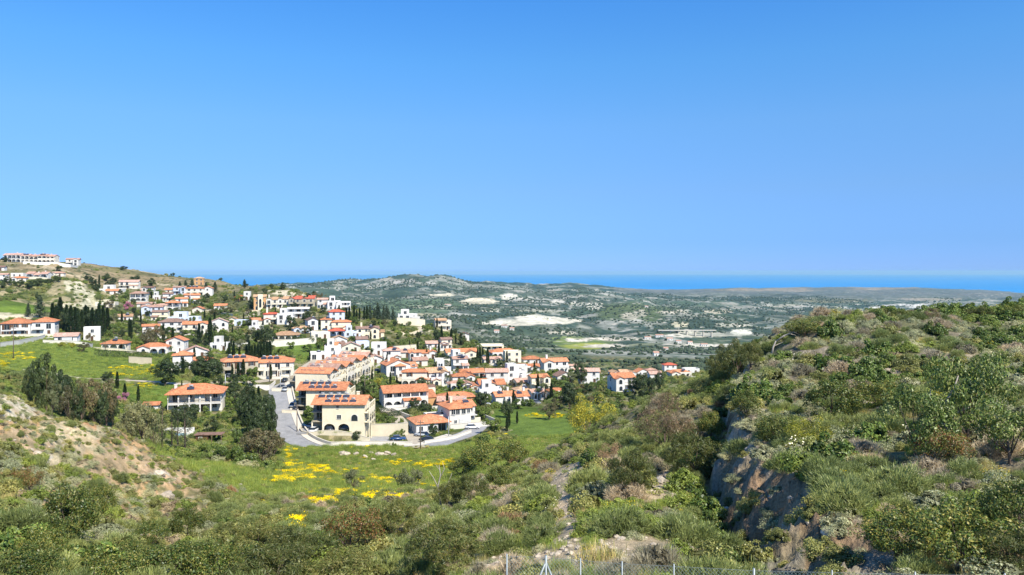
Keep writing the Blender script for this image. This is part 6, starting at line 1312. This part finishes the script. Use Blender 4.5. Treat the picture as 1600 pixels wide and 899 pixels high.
for i in range(K):
    r_ = classify(pxs[i], pys[i], xs[i], ys[i], N1[i], N2[i], rnd)
    if not r_: continue
    k, r = r_; r = r*.38 if k == 'dry_tuft' else r; x, y = xs[i], ys[i]; gx, gy = int(x//2.4), int(y//2.4); ok = True
    for a in range(gx-1, gx+2):
        for b in range(gy-1, gy+2):
            for (X_, Y_, R_) in grid.get((a, b), ()):
                if (X_-x)**2+(Y_-y)**2 < ((R_+r)*.56)**2: ok = False; break
            if not ok: break
        if not ok: break
    if not ok: continue
    if any((X_-x)**2+(Y_-y)**2 < (R_*.9)**2 for X_, Y_, R_ in BIG): continue
    grid.setdefault((gx, gy), []).append((x, y, r)); SC.append((k, x, y, zs[i], r, pxs[i], pys[i]))
print('near shrubs', len(SC))
NLM = [(853,870,'the braced fence post'),(1060,850,'the bright green dome'),(950,870,'the sandy clearing'),(880,790,'the stony path'),(1040,660,'the large brown twiggy bush'),(921,650,'the yellow-green gorse bush'),(1150,560,'the brow bush'),(1210,540,'the dead branch'),(1258,515,'the skyline bush'),
       (1512,620,'the tall carob tree'),(1428,670,'the darker carob tree'),(1462,700,'the reddish plateau bush'),(1500,840,'the big corner bush'),(1250,800,'the rock cut'),(1170,700,'the top of the rock cut'),(1340,620,'the wide plateau bush'),(1262,675,'the edge bush'),(763,705,'the dark round bush'),(695,760,'the dead tree'),
       (548,820,'the reddish leafy bush'),(700,850,'the feathery bush by the clearing'),(420,850,'the feathery foreground bush'),(292,815,'the upright leafy bush'),(108,800,'the near carob bush'),(150,825,'the white branch'),(60,720,'the white bluff boulders'),(30,640,'the chalk scar'),(245,745,'the pale slab'),(985,735,'the dark pointed bush'),(1580,680,'the edge carob tree'),(1350,540,'the plateau skyline'),(640,810,'the field edge'),(360,780,'the pale rocks'),(1400,760,'the flowering patch')]
def nwhere(px, py):
    lm = min(NLM, key=lambda q: (q[0]-px)**2+((q[1]-py)*1.3)**2); dx, dy = px-lm[0], py-lm[1]; d = math.hypot(dx, dy)
    return ('right of' if dx > 0 else 'left of') if abs(dx) > abs(dy) else ('in front of' if dy > 0 else 'behind'), lm[2], d
SC.sort(key=lambda q: -(q[4]/q[2] if -20 < q[5] < 1620 and q[6]-q[4]/q[2]*F < 900 and q[6] > 470 and 'tuft' not in q[0] else 0))
REST = {}
for i, (k, x, y, z, r, px, py) in enumerate(SC):
    if i < 290:
        v = rnd.randrange(len(SK[k])); o = link(k, SK[k][v], None, (x, y, z-.04), rnd.uniform(0, 6.28), (r*rnd.uniform(.9, 1.15), r*rnd.uniform(.9, 1.15), r*rnd.uniform(.85, 1.2)))
        rel, lm, d = nwhere(px, py); base = SD[k]; sz = 'large' if r > .85 else 'small' if r < .5 else ''
        lab = None
        for c_ in (f'{base} {rel} {lm}', f'{sz or "mid-sized"} {base} {rel} {lm}', f"{base} {'close to' if d < 35 else 'some way off'} and {rel} {lm}", f'{base} {rel} {lm}, second one out', f'{base} {rel} {lm}, third one out', f'{base} {rel} {lm}, fourth one out', f'{base} {rel} {lm}, fifth one out', f'{base} {rel} {lm}, sixth one out', f'{base} seventh out {rel} {lm}', f'{base} eighth out {rel} {lm}', f'{base} ninth out {rel} {lm}', f'{base} tenth out {rel} {lm}'):
            if c_ not in USED and len(c_.replace('-', ' ').split()) <= 16: lab = c_; break
        lab = lab or f'{base} {rel} {lm}, one of the outer ones'; USED[lab] = 1
        tag(o, lab, 'shrub', base+'s on the near hillside')
    else: REST.setdefault(k, []).append((x, y, z-.05, r))
def scatter(name, proto, pts, label, sz=(.85, 1.2)):
    """one object: the meshes in proto set on many points"""
    P = np.array(pts); n = len(P); me = bpy.data.meshes.new(name); me.vertices.add(n); me.vertices.foreach_set('co', P[:, :3].astype(np.float32).ravel())
    rg = np.random.default_rng(n)
    for nm, tp, val in (('rz','FLOAT',rg.uniform(0, 6.28, n)),('sx','FLOAT',P[:,3]*rg.uniform(.9, 1.1, n)),('sz','FLOAT',P[:,3]*rg.uniform(sz[0], sz[1], n)*(P[:,4] if P.shape[1] > 4 else 1)),('vi','INT',rg.integers(0, len(proto), n))):
        a = me.attributes.new(nm, tp, 'POINT'); a.data.foreach_set('value', val.astype(np.float32 if tp == 'FLOAT' else np.int32))
    o = link(name, me); stuff(o, label, 'vegetation' if 'stone' not in name and 'rock' not in name else 'stones')
    ng = bpy.data.node_groups.new(name, 'GeometryNodeTree'); ng.interface.new_socket('Geometry', in_out='INPUT', socket_type='NodeSocketGeometry'); ng.interface.new_socket('Geometry', in_out='OUTPUT', socket_type='NodeSocketGeometry')
    gi = ng.nodes.new('NodeGroupInput'); go = ng.nodes.new('NodeGroupOutput'); ip = ng.nodes.new('GeometryNodeInstanceOnPoints'); L = ng.links
    gl = ng.nodes.new('GeometryNodeGeometryToInstance')
    for q in reversed(proto):
        oi = ng.nodes.new('GeometryNodeObjectInfo'); oi.inputs['Object'].default_value = q; L.new(oi.outputs['Geometry'], gl.inputs[0])
    def at(nm, tp='FLOAT'): a = ng.nodes.new('GeometryNodeInputNamedAttribute'); a.data_type = tp; a.inputs['Name'].default_value = nm; return [s_ for s_ in a.outputs if s_.enabled][0]
    c1 = ng.nodes.new('ShaderNodeCombineXYZ'); L.new(at('rz'), c1.inputs[2]); c2 = ng.nodes.new('ShaderNodeCombineXYZ'); sx = at('sx'); L.new(sx, c2.inputs[0]); L.new(sx, c2.inputs[1]); L.new(at('sz'), c2.inputs[2])
    L.new(gi.outputs[0], ip.inputs['Points']); L.new(gl.outputs[0], ip.inputs['Instance']); ip.inputs['Pick Instance'].default_value = True; L.new(at('vi', 'INT'), ip.inputs['Instance Index'])
    L.new(c1.outputs[0], ip.inputs['Rotation']); L.new(c2.outputs[0], ip.inputs['Scale']); L.new(ip.outputs[0], go.inputs[0])
    md = o.modifiers.new('scatter', 'NODES'); md.node_group = ng; return o
# prototypes for the scattered masses: one real plant of each kind, standing on the slope
PROTO = {}
def proto(k):
    if k not in PROTO:
        PROTO[k] = []
        for j, me in enumerate(SK[k]):
            px, py = {'grass_tuft': (560, 760), 'dry_tuft': (935, 884), 'yellow_flower_patch': (500, 738)}.get(k, (640+j*13, 899)); x, y = pick(px+j*9, py, 9, 200)
            o = link(k, me, None, (x, y, float(zbase(np.array([x]), np.array([y]))[0])-.03)); tag(o, f"{'leftmost' if j == 0 else 'rightmost' if j == 2 else 'middle'} {SD[k]} of a group at {'the stony clearing' if k == 'dry_tuft' else 'the field' if k in ('grass_tuft','yellow_flower_patch') else 'the bottom edge'}", 'plant', SD[k]+' samples'); o.scale = (.35, .35, .35) if k not in ('grass_tuft','dry_tuft','yellow_flower_patch') else (.5, .5, .5); PROTO[k].append(o)
    return PROTO[k]
# (prototype geometry is taken unscaled)
# village scrub
K = 16000; ys = np.exp(RNG.uniform(math.log(128), math.log(760), K)); pxs = RNG.uniform(-150, 1250, K); xs = (pxs-800)/F*ys; zs = zg(xs, ys); pys = HY-zs/ys*F; ex = excluded(xs, ys)
GRN = [(90,560,120,30),(170,575,120,20),(250,620,60,18),(470,547,44,9),(850,668,55,30),(820,655,60,22),(585,545,26,6)]
n2 = fbm(xs*.05, ys*.05, 111, 3)
for i in range(K):
    if ex[i]: continue
    px, py, y = pxs[i], pys[i], ys[i]
    if y < 200 and 240 < px < 890 and not (y > 150 and px < 438 and rnd.random() < .8): continue
    if 195 < y < 213.5 and 440 < px < 700: continue
    if any(((px-g[0])/g[2])**2+((py-g[1])/g[3])**2 < 1 for g in GRN) and y < 400: continue
    if abs(px-20) < 60 and 470 < py < 500: continue
    if y > 560 and rnd.random() < .6: continue
    k = rnd.choices(['mastic_shrub','olive_shrub','green_shrub','cushion_shrub','broom_shrub'], [4,2.5,2,1.5,1.2] if y < 560 else [1.5,1,.3,3,.2])[0]
    r = rnd.uniform(.9, 2.2)*(1.25 if n2[i] > .5 else .8); REST.setdefault(k, []).append((xs[i], ys[i], zs[i]-.15, r))
for k, pts in REST.items(): scatter('scrub_of_'+k, proto(k), pts, f'mass of {SD[k]}s covering the hillside and the gaps in the village')
# grass in the field and everywhere between the shrubs
def wedge(n, y0, y1, p0, p1, f=zbase):
    y = np.exp(RNG.uniform(math.log(y0), math.log(y1), n)) if y1/y0 > 3 else RNG.uniform(y0, y1, n); px = RNG.uniform(p0, p1, n); x = (px-800)/F*y; z = f(x, y); return x, y, z, px, HY-z/y*F
x, y, z, px, py = wedge(26000, 100, 206, 230, 900, zg); m = ~excluded(x, y, -.5); x, y, z, px, py = x[m], y[m], z[m], px[m], py[m]
scatter('grass', proto('grass_tuft'), np.column_stack([x, y, z-.03, RNG.uniform(.2, .5, len(x))*(1+1.2*(RNG.uniform(size=len(x)) < .06))]), 'long green grass covering the field below the street')
fl = np.zeros(len(x))
for b in YEL: fl = np.maximum(fl, blob(px, py, *b[:4], rough=.7))
x3, y3, z3, _, _ = wedge(7000, 104, 200, 250, 880, zg); f3 = fbm(x3*.2, y3*.08, 151, 3); scatter('field_weeds', proto('olive_shrub'), np.column_stack([x3, y3, z3-.05, RNG.uniform(.14, .5, len(x3))])[f3 > .5], 'low weeds in patches over the field'); scatter('field_dry_grass', proto('dry_tuft'), np.column_stack([x3, y3, z3-.05, RNG.uniform(.2, .5, len(x3))])[(f3 < .47)], 'straw-coloured grass between the weeds in the field')
x2, y2, z2, px2, py2 = wedge(60000, 50, 300, -20, 900, zg); fl = np.zeros(len(x2))
for b in YEL: fl = np.maximum(fl, blob(px2, py2, b[0], b[1], b[2]*1.1, b[3]*1.15, rough=.7))
m = (fl > .35)&(RNG.uniform(size=len(x2)) < .25+.6*np.clip((fl-.35)*2, 0, 1))&(fbm(x2*.35, y2*.12, 131, 3) > .455); m |= (y2 > 120)&(y2 < 190)&(px2 > 380)&(px2 < 800)&(RNG.uniform(size=len(x2)) < .035)&(fbm(x2*.1, y2*.1, 133, 3) > .47); scatter('yellow_wildflowers', proto('yellow_flower_patch'), np.column_stack([x2, y2, z2-.05, RNG.uniform(.3, .6, len(x2))])[m], 'drifts of bright yellow wildflowers in the fields')
x, y, z, px, py = wedge(9000, 205, 340, -100, 760, zg); m = ~excluded(x, y, -.3); scatter('meadow_grass', proto('grass_tuft'), np.column_stack([x, y, z-.05, RNG.uniform(.4, .8, len(x))])[m], 'green meadow grass between the houses')
x, y, z, px, py = wedge(7000, 9, 125, -420, 2250); cp = cliff_px(y); m = ~((y < 60)&(px > cp-12)&(px < cp+2.3*F/y)); cl = np.array([max(0, max(1-math.hypot((a-b[0])/b[2], (c-b[1])/b[3]) for b in CLR)) for a, c in zip(px, py)]); m &= (cl < .1)|(RNG.uniform(size=len(x)) < .12)
t = RNG.uniform(size=len(x)) < .5; scatter('green_undergrowth', proto('grass_tuft'), np.column_stack([x, y, z-.03, RNG.uniform(.12, .34, len(x))])[m&t], 'green grass between the shrubs'); scatter('dry_undergrowth', proto('dry_tuft'), np.column_stack([x, y, z-.03, RNG.uniform(.12, .3, len(x))])[m&~t], 'dry grass between the shrubs')

# ---------------------------------------------------------------- stones
def rockmesh(seed, sub=3, ang=.28):
    import bmesh
    bm = bmesh.new(); bmesh.ops.create_icosphere(bm, subdivisions=sub, radius=1); V = np.array([v.co[:] for v in bm.verts])
    d = fbm(V[:,0]*1.3+seed, V[:,1]*1.3+V[:,2]*1.7, seed, 3)-.5; f = np.round((V@np.random.default_rng(seed).normal(size=(3,5)))*1.1)/1.1; 
    r = 1+d*.9+.06*np.sin(f.sum(1)*2); V = V*r[:, None]*np.array([1, .8, .62])
    for v, c in zip(bm.verts, V): v.co = c
    me = bpy.data.meshes.new('boulder'); bm.to_mesh(me); bm.free(); me.materials.append(M['rock']); return me
RK = [rockmesh(s) for s in (3, 8, 14)]; RKS = [rockmesh(s, 1) for s in (21, 25)]
def rock(px, py, w, label, y0=9, y1=300):
    x, y = pick(px, py, y0, y1, zg); s = w/F*y*.5; R = random.Random(int(px)); o = link('boulder', RK[R.randrange(3)], None, (x, y, Z(x, y)+s*.15), (R.uniform(-.3, .3), R.uniform(-.3, .3), R.uniform(0, 6.28)), s); tag(o, label, 'boulder', 'pale boulders')
for q, (px, py, w) in enumerate([(538,712,17),(556,711,10),(571,716,11),(580,709,9),(593,712,14),(604,711,13),(615,712,10),(584,720,8)]): rock(px, py, w, ['leftmost','second','third','fourth','fifth','sixth','rightmost','lowest'][q]+' white boulder in the row of rocks below the street', y0=110)
for px, py, w, l in [(455,746,8,'white block lying in the yellow flowers'),(58,712,14,'white boulder above the reddish bush on the left bluff'),(72,716,12,'white boulder right of its neighbour on the left bluff'),(48,706,9,'smallest white boulder on the left bluff'),(250,742,18,'pale slab at the foot of the left bluff'),(38,618,12,'pale boulder on the crest of the left bluff'),
                     (376,760,9,'white stone at the lower end of the left slope'),(262,778,24,'orange-pink outcrop below the left bluff'),(356,784,14,'pale outcrop at the edge of the green slope'),(910,728,16,'flat white rock on the stony path'),(893,742,18,'pale ledge left of the stony path'),(1035,757,28,'pale outcrop near the shaded gully'),(1020,770,12,'small pale rock beside the outcrop')]: rock(px, py, w, l)
# blocks along the lip of the rock cut
cut = []
for y in np.arange(12, 56, .62):
    c0 = float(cliff_px(y))
    for t in (.1, .95, 1.3):
        if rnd.random() < .5: px = c0+(t+rnd.uniform(-.15, .15))*1.1*F/y; x = (px-800)/F*y; cut.append((x, y+rnd.uniform(-.3, .3), float(zbase(np.array([x]), np.array([y]))[0])-.1, rnd.uniform(.07, .2)))
cut.sort(key=lambda q: -q[3]/q[1])
for i, q in enumerate(cut[:14]):
    o = link('boulder', RK[i % 3], None, q[:3], (rnd.uniform(-.4,.4), rnd.uniform(-.4,.4), rnd.uniform(0, 6)), q[3]); tag(o, ['lowest','second lowest','third lowest','fourth','fifth','sixth','seventh','eighth','ninth','tenth','eleventh','twelfth','thirteenth','fourteenth'][i]+' rough block counting up the face of the rock cut', 'boulder', 'pale boulders')
def rproto():
    out = []
    for j, me in enumerate(RKS): x, y = pick(860+j*16, 892, 9, 60); o = link('stone', me, None, (x, y, float(zbase(np.array([x]), np.array([y]))[0])), None, .12); tag(o, f"{'left' if j == 0 else 'right'} one of two small stones at the near edge of the clearing", 'stone'); out.append(o)
    return out
rp = rproto(); scatter('rock_fragments', rp, [(q[0], q[1], q[2], q[3]) for q in cut[14:]], 'broken rock on the face of the cut')
x, y, z, px, py = wedge(9000, 10, 112, -60, 1300); cl = np.array([max(0, max(1-math.hypot((a-b[0])/b[2], (c-b[1])/b[3]) for b in CLR)) for a, c in zip(px, py)]); m = ((cl > .05)&(px < cliff_px(y)))|((px < 300)&(y > 40)&(RNG.uniform(size=len(x)) < .25))|(RNG.uniform(size=len(x)) < .04)
scatter('loose_stones', rp, np.column_stack([x, y, z, RNG.uniform(.03, .16, len(x))**1.0*np.where(px < 330, 1.1, .7)])[m], 'loose stones on the clearing and the bluff')

# ---------------------------------------------------------------- low garden walls in front of houses
for h, P in zip(HS, HP):
    R = random.Random(h[0]+'w')
    if R.random() < .62 and P[1] < 560:
        cx, cy_, z, w, d, a = P; c, s = cos(a), sin(a); f = -d/2-R.uniform(2.2, 4.5); x0_, x1_ = -w/2-R.uniform(.5, 4), w/2+R.uniform(.5, 5)
        pts = [(x0_, f), (x1_, f-.3)]+([(x1_+.2, d/2)] if R.random() < .5 else []); pts = [(cx+u*c-v*s, cy_+u*s+v*c) for u, v in pts]
        if excluded(np.array([p[0] for p in pts]), np.array([p[1] for p in pts]), -1.0).any(): continue
        n_ = h[0] if not h[9].get('extra') else h[8]
        lb_ = f'low pale garden wall before the {n_}' if not h[9].get('extra') else f'wall before the {n_}'
        if len(lb_.replace('-', ' ').split()) > 15 or lb_ in USED: continue
        USED[lb_] = 1
        wall(None, R.uniform(.7, 1.5), R.choice(['whitewall','whitewall','retain']), lb_, world=pts, t=.25)
_rc = random.Random(5); _k = 0
for h, P in zip(HS, HP):
    cx, cy_, z, w, d, a = P
    if _rc.random() < .3 and cy_ < 400 and _k < 22:
        u_, v_ = w/2+_rc.uniform(2.0, 3.2), -d/2-_rc.uniform(.5, 2); x_, y_ = cx+u_*cos(a)-v_*sin(a), cy_+u_*sin(a)+v_*cos(a)
        if excluded(np.array([x_]), np.array([y_]), -.2)[0]: continue
        c_ = _rc.choice(['car_white','car_silver','car_dark','car_grey','car_red','car_blue']); n_ = h[0] if not h[9].get('extra') else h[8]
        lb_ = f"{c_[4:]} car right of the {n_}"
        if len(lb_.replace('-', ' ').split()) > 16 or lb_ in USED: continue
        USED[lb_] = 1; car(0, 0, c_, _rc.uniform(0, 360), lb_, at=(x_, y_)); _k += 1
# ---------------------------------------------------------------- dead wood
def deadwood(px, py, paths, label, y0=9, y1=130, name='dead_branch'):
    x, y = pick(px, py, y0, y1); s = y/F; mb = MB()
    for P, r0 in paths:
        pts = [((a-px)*s, c*s if False else c, (py-b)*s) for a, b, c in P]; mb.tube(pts, [r0*s*(1-.75*i/(len(pts)-1)) for i in range(len(pts))], 6)
    o = mb.build(name, M['deadwood'], None, True, loc=(x, y, Z(x, y)+.05)); tag(o, label, 'branch'); return o
deadwood(1206, 556, [([(1206,558,0),(1208,545,0),(1213,536,.1),(1222,530,.2),(1236,524,.3),(1247,527,.4),(1252,533,.4)], 1.6),([(1213,536,.1),(1224,526,-.1),(1240,521,.0),(1250,525,.1)], 1.0),([(1209,543,0),(1216,541,.2),(1228,536,.3)], .8)], 'pale bent dead branch sticking up on the brow of the plateau', 30, 75)
deadwood(690, 800, [([(690,802,0),(687,780,.1),(684,762,0),(688,745,.1),(686,728,0)], 1.7),([(684,762,0),(676,748,.2),(670,738,.1)], 1.0),([(687,750,.1),(694,735,.2),(691,724,.1)], .9),([(688,775,0),(700,758,.3),(706,742,.2)], .9),([(686,735,0),(680,727,.1)], .5)], 'leafless grey dead tree in the scrub above the field', 50, 110, 'dead_tree')
deadwood(130, 822, [([(128,815,0),(145,815,.2),(156,820,.3),(166,826,.4)], .9)], 'thin white dead branch lying in the left foreground', 20, 60)
deadwood(1484, 690, [([(1484,692,0),(1477,660,.2),(1481,630,.1),(1492,606,0),(1500,590,.1)], 3.2),([(1479,648,.2),(1462,628,.3),(1458,612,.2)], 1.6),([(1481,632,.1),(1508,628,-.1),(1524,620,-.2)], 1.4),([(1484,675,0),(1500,650,.3),(1530,640,.4)], 1.6)], 'bare reddish stems rising between the carob trees', 15, 45)

# ---------------------------------------------------------------- chain-link fence along the bottom edge
fy = lambda px: 13.2-(px-853)*.0014
def ftop(px): return float(np.interp(px, [780,853,907,972,1053,1178,1400,1700], [869,871,876,881,885,892,897,902]))
root = tag(empty('chain_link_fence', (853-800)/F*fy(853), fy(853), -6, 0), 'green wire chain-link fence with grey posts along the bottom edge', 'fence'); ox, oy, oz = root.location
PX = [792,853,907,972,1053,1178,1300,1430,1570]
def fpt(px, dz=0): y = fy(px); return ((px-800)/F*y-ox, y-oy, -(ftop(px)-HY)/F*y+dz-oz)
for i, px in enumerate(PX):
    a = fpt(px); mb = MB(); mb.tube([(a[0],a[1],a[2]-1.9),(a[0],a[1],a[2]+(.04 if i != 1 else .03))], .021 if i in (1,5) else .013, 8); mb.build('post', M['post'], root, True)
a = fpt(853)
for s in (-1, 1): mb = MB(); mb.tube([(a[0],a[1],a[2]-.08),(a[0]+s*.55,a[1]+(.0 if s < 0 else -.1),a[2]-1.4)], .018, 6); mb.build('brace', M['post'], root, True)
mb = MB(); step = .062; L_ = [fpt(p) for p in np.linspace(792, 1640, 40)]; cum = [0]
for p, q in zip(L_[:-1], L_[1:]): cum.append(cum[-1]+math.hypot(q[0]-p[0], q[1]-p[1]))
def along(s): return [float(np.interp(s, cum, [p[j] for p in L_])) for j in range(3)]
H_ = 1.5; n = int(cum[-1]/step); w_ = .002
for i in range(-24, n):
    for sg in (1, -1):
        s0 = i*step if sg > 0 else (i+24)*step; s1 = s0+sg*H_*.92
        a0, a1 = max(0, min(1, (0-s0)/(s1-s0) if s1 != s0 else 0)), 1
        t0 = 0 if 0 <= s0 <= cum[-1] else None
        lo, hi = sorted((s0, s1)); lo2, hi2 = max(lo, 0), min(hi, cum[-1])
        if hi2-lo2 < .05: continue
        ends = []
        for s in (lo2, hi2):
            f_ = (s-s0)/(s1-s0); p = along(s); ends.append((p[0], p[1]+(.002 if sg > 0 else -.002), p[2]-H_*f_))
        p, q = ends; mb.add([(p[0]-w_,p[1],p[2]),(p[0]+w_,p[1],p[2]),(q[0]+w_,q[1],q[2]),(q[0]-w_,q[1],q[2]),(p[0],p[1]+w_*1.6,p[2]),(q[0],q[1]+w_*1.6,q[2])], [(0,1,2,3),(1,4,5,2),(4,0,3,5)])
g = mb.build('wire_mesh', M['mesh_wire'], root); g['kind'] = 'stuff'
mb = MB(); mb.tube([tuple(q) for q in L_], .002, 5); mb.build('top_wire', M['post'], root)

# ---------------------------------------------------------------- trees dotted over the far country
import bmesh
bm = bmesh.new(); bmesh.ops.create_icosphere(bm, subdivisions=1, radius=1); rg = np.random.default_rng(5)
for v in bm.verts: v.co *= rg.uniform(.75, 1.2); v.co.z = v.co.z*.75+.55
me = bpy.data.meshes.new('far_tree_crown'); bm.to_mesh(me); bm.free(); M['fartree'] = plain('far_crown', (.08,.11,.065), .95, .4, .3, spec=.1); me.materials.append(M['fartree'])
x, y = pick(905, 560, 500, 1000); o = link('far_tree', me, None, (x, y, Z(x, y)), None, 2.6); tag(o, 'round dark tree standing alone on the slope beyond the village', 'tree')
K = 44000; y = 620+(RNG.uniform(size=K)**1.25)*4200; px = RNG.uniform(380, 1500, K); x = (px-800)/F*y; z = zbase(x, y); q = fbm(x*.004, y*.004, 121, 4); py = HY-z/y*F
keep = (RNG.uniform(size=K) < np.clip((q-.40)*5.5, .03, 1))
for b in [(830,503,66,9),(852,499,36,9),(910,538,48,11),(1158,520,18,7),(752,471,30,5),(1090,524,60,4)]: keep &= ~(((px-b[0])/b[2])**2+((py-b[1])/b[3])**2 < 1)
keep &= ~((px < 560)&(y < 950))
scatter('far_woodland', [o], np.column_stack([x, y, z-.3, RNG.uniform(1.0, 3.0, K)*(1+y/4500)])[keep], 'dark trees and scrub dotted over the far hills', (.8, 1.2))
# far buildings: scattered farmsteads and the valley road bridge
def small(px, py, w, label, y0=700, y1=6000, h=4, rf='tilepink'):
    x, y = pick(px, py, y0, y1); W_ = w/F*y; z = float(zbase(np.array([x]), np.array([y]))[0]); r = tag(empty('farmstead', x, y, z), label, 'building', 'far buildings in the valley')
    vol(r, -W_/2, W_/2, -4, 4, -4, h, 'x', M[rf], M['white'], .4); facade(r, -W_/2+1, W_/2-1, -4, 0, 1, random.Random(int(px)))
for q in [(700,478,10,'long pale farm building below the far round hill'),(788,512,9,'pink-roofed farmhouse at the right foot of the chalk quarry'),(776,520,8,'farmhouse on the valley road left of the quarry foot'),(800,516,7,'small white farmhouse in front of the quarry'),(1012,530,10,'leftmost block of the roadside hamlet in the valley'),(1030,527,12,'second block of the roadside hamlet'),
          (1046,532,9,'third block of the roadside hamlet'),(1060,536,8,'low block in front of the roadside hamlet'),(1078,538,7,'rightmost block of the roadside hamlet'),(1100,541,10,'white sheds right of the hamlet, below the bridge'),(1025,556,8,'farmhouse on the dark slope beyond the village'),(1040,548,7,'small pale house in the near valley'),(1010,441+40,5,'tiny white house on the far slope')]: small(*q)
x0, y0_ = pick(1036, 522, 1500, 2400); x1, y1_ = pick(1108, 524, 1500, 2400); r = tag(empty('road_bridge', (x0+x1)/2, (y0_+y1_)/2, float(zbase(np.array([x0]), np.array([y0_]))[0])), 'long pale road bridge crossing the valley beyond the hamlet', 'bridge')
L = abs(x1-x0)/2; mb = MB(); mb.box(-L, L, -6, 6, 2.2, 3.6); mb.build('deck', M['kerb'], r)
for k in range(7): mb = MB(); xx = -L+L*2*(k+.5)/7; mb.box(xx-1.2, xx+1.2, -4, 4, -14, 2.2); mb.build('pier', M['kerb'], r)

# ---------------------------------------------------------------- air
m = bpy.data.materials.new('thin_haze'); m.use_nodes = True; nt = m.node_tree; nt.nodes.clear(); v = N(nt, 'ShaderNodeVolumePrincipled'); v.inputs['Color'].default_value = (.50, .84, 1, 1); v.inputs['Density'].default_value = 3.5e-5; v.inputs['Anisotropy'].default_value = 0
oo = N(nt, 'ShaderNodeOutputMaterial'); nt.links.new(v.outputs[0], oo.inputs['Volume'])
mb = MB(); mb.box(-61000, 61000, -500, 47000, -230, 20); o = mb.build('haze', m); o['kind'] = 'stuff'; o['label'] = 'thin blue haze in the air over the valley and sea'
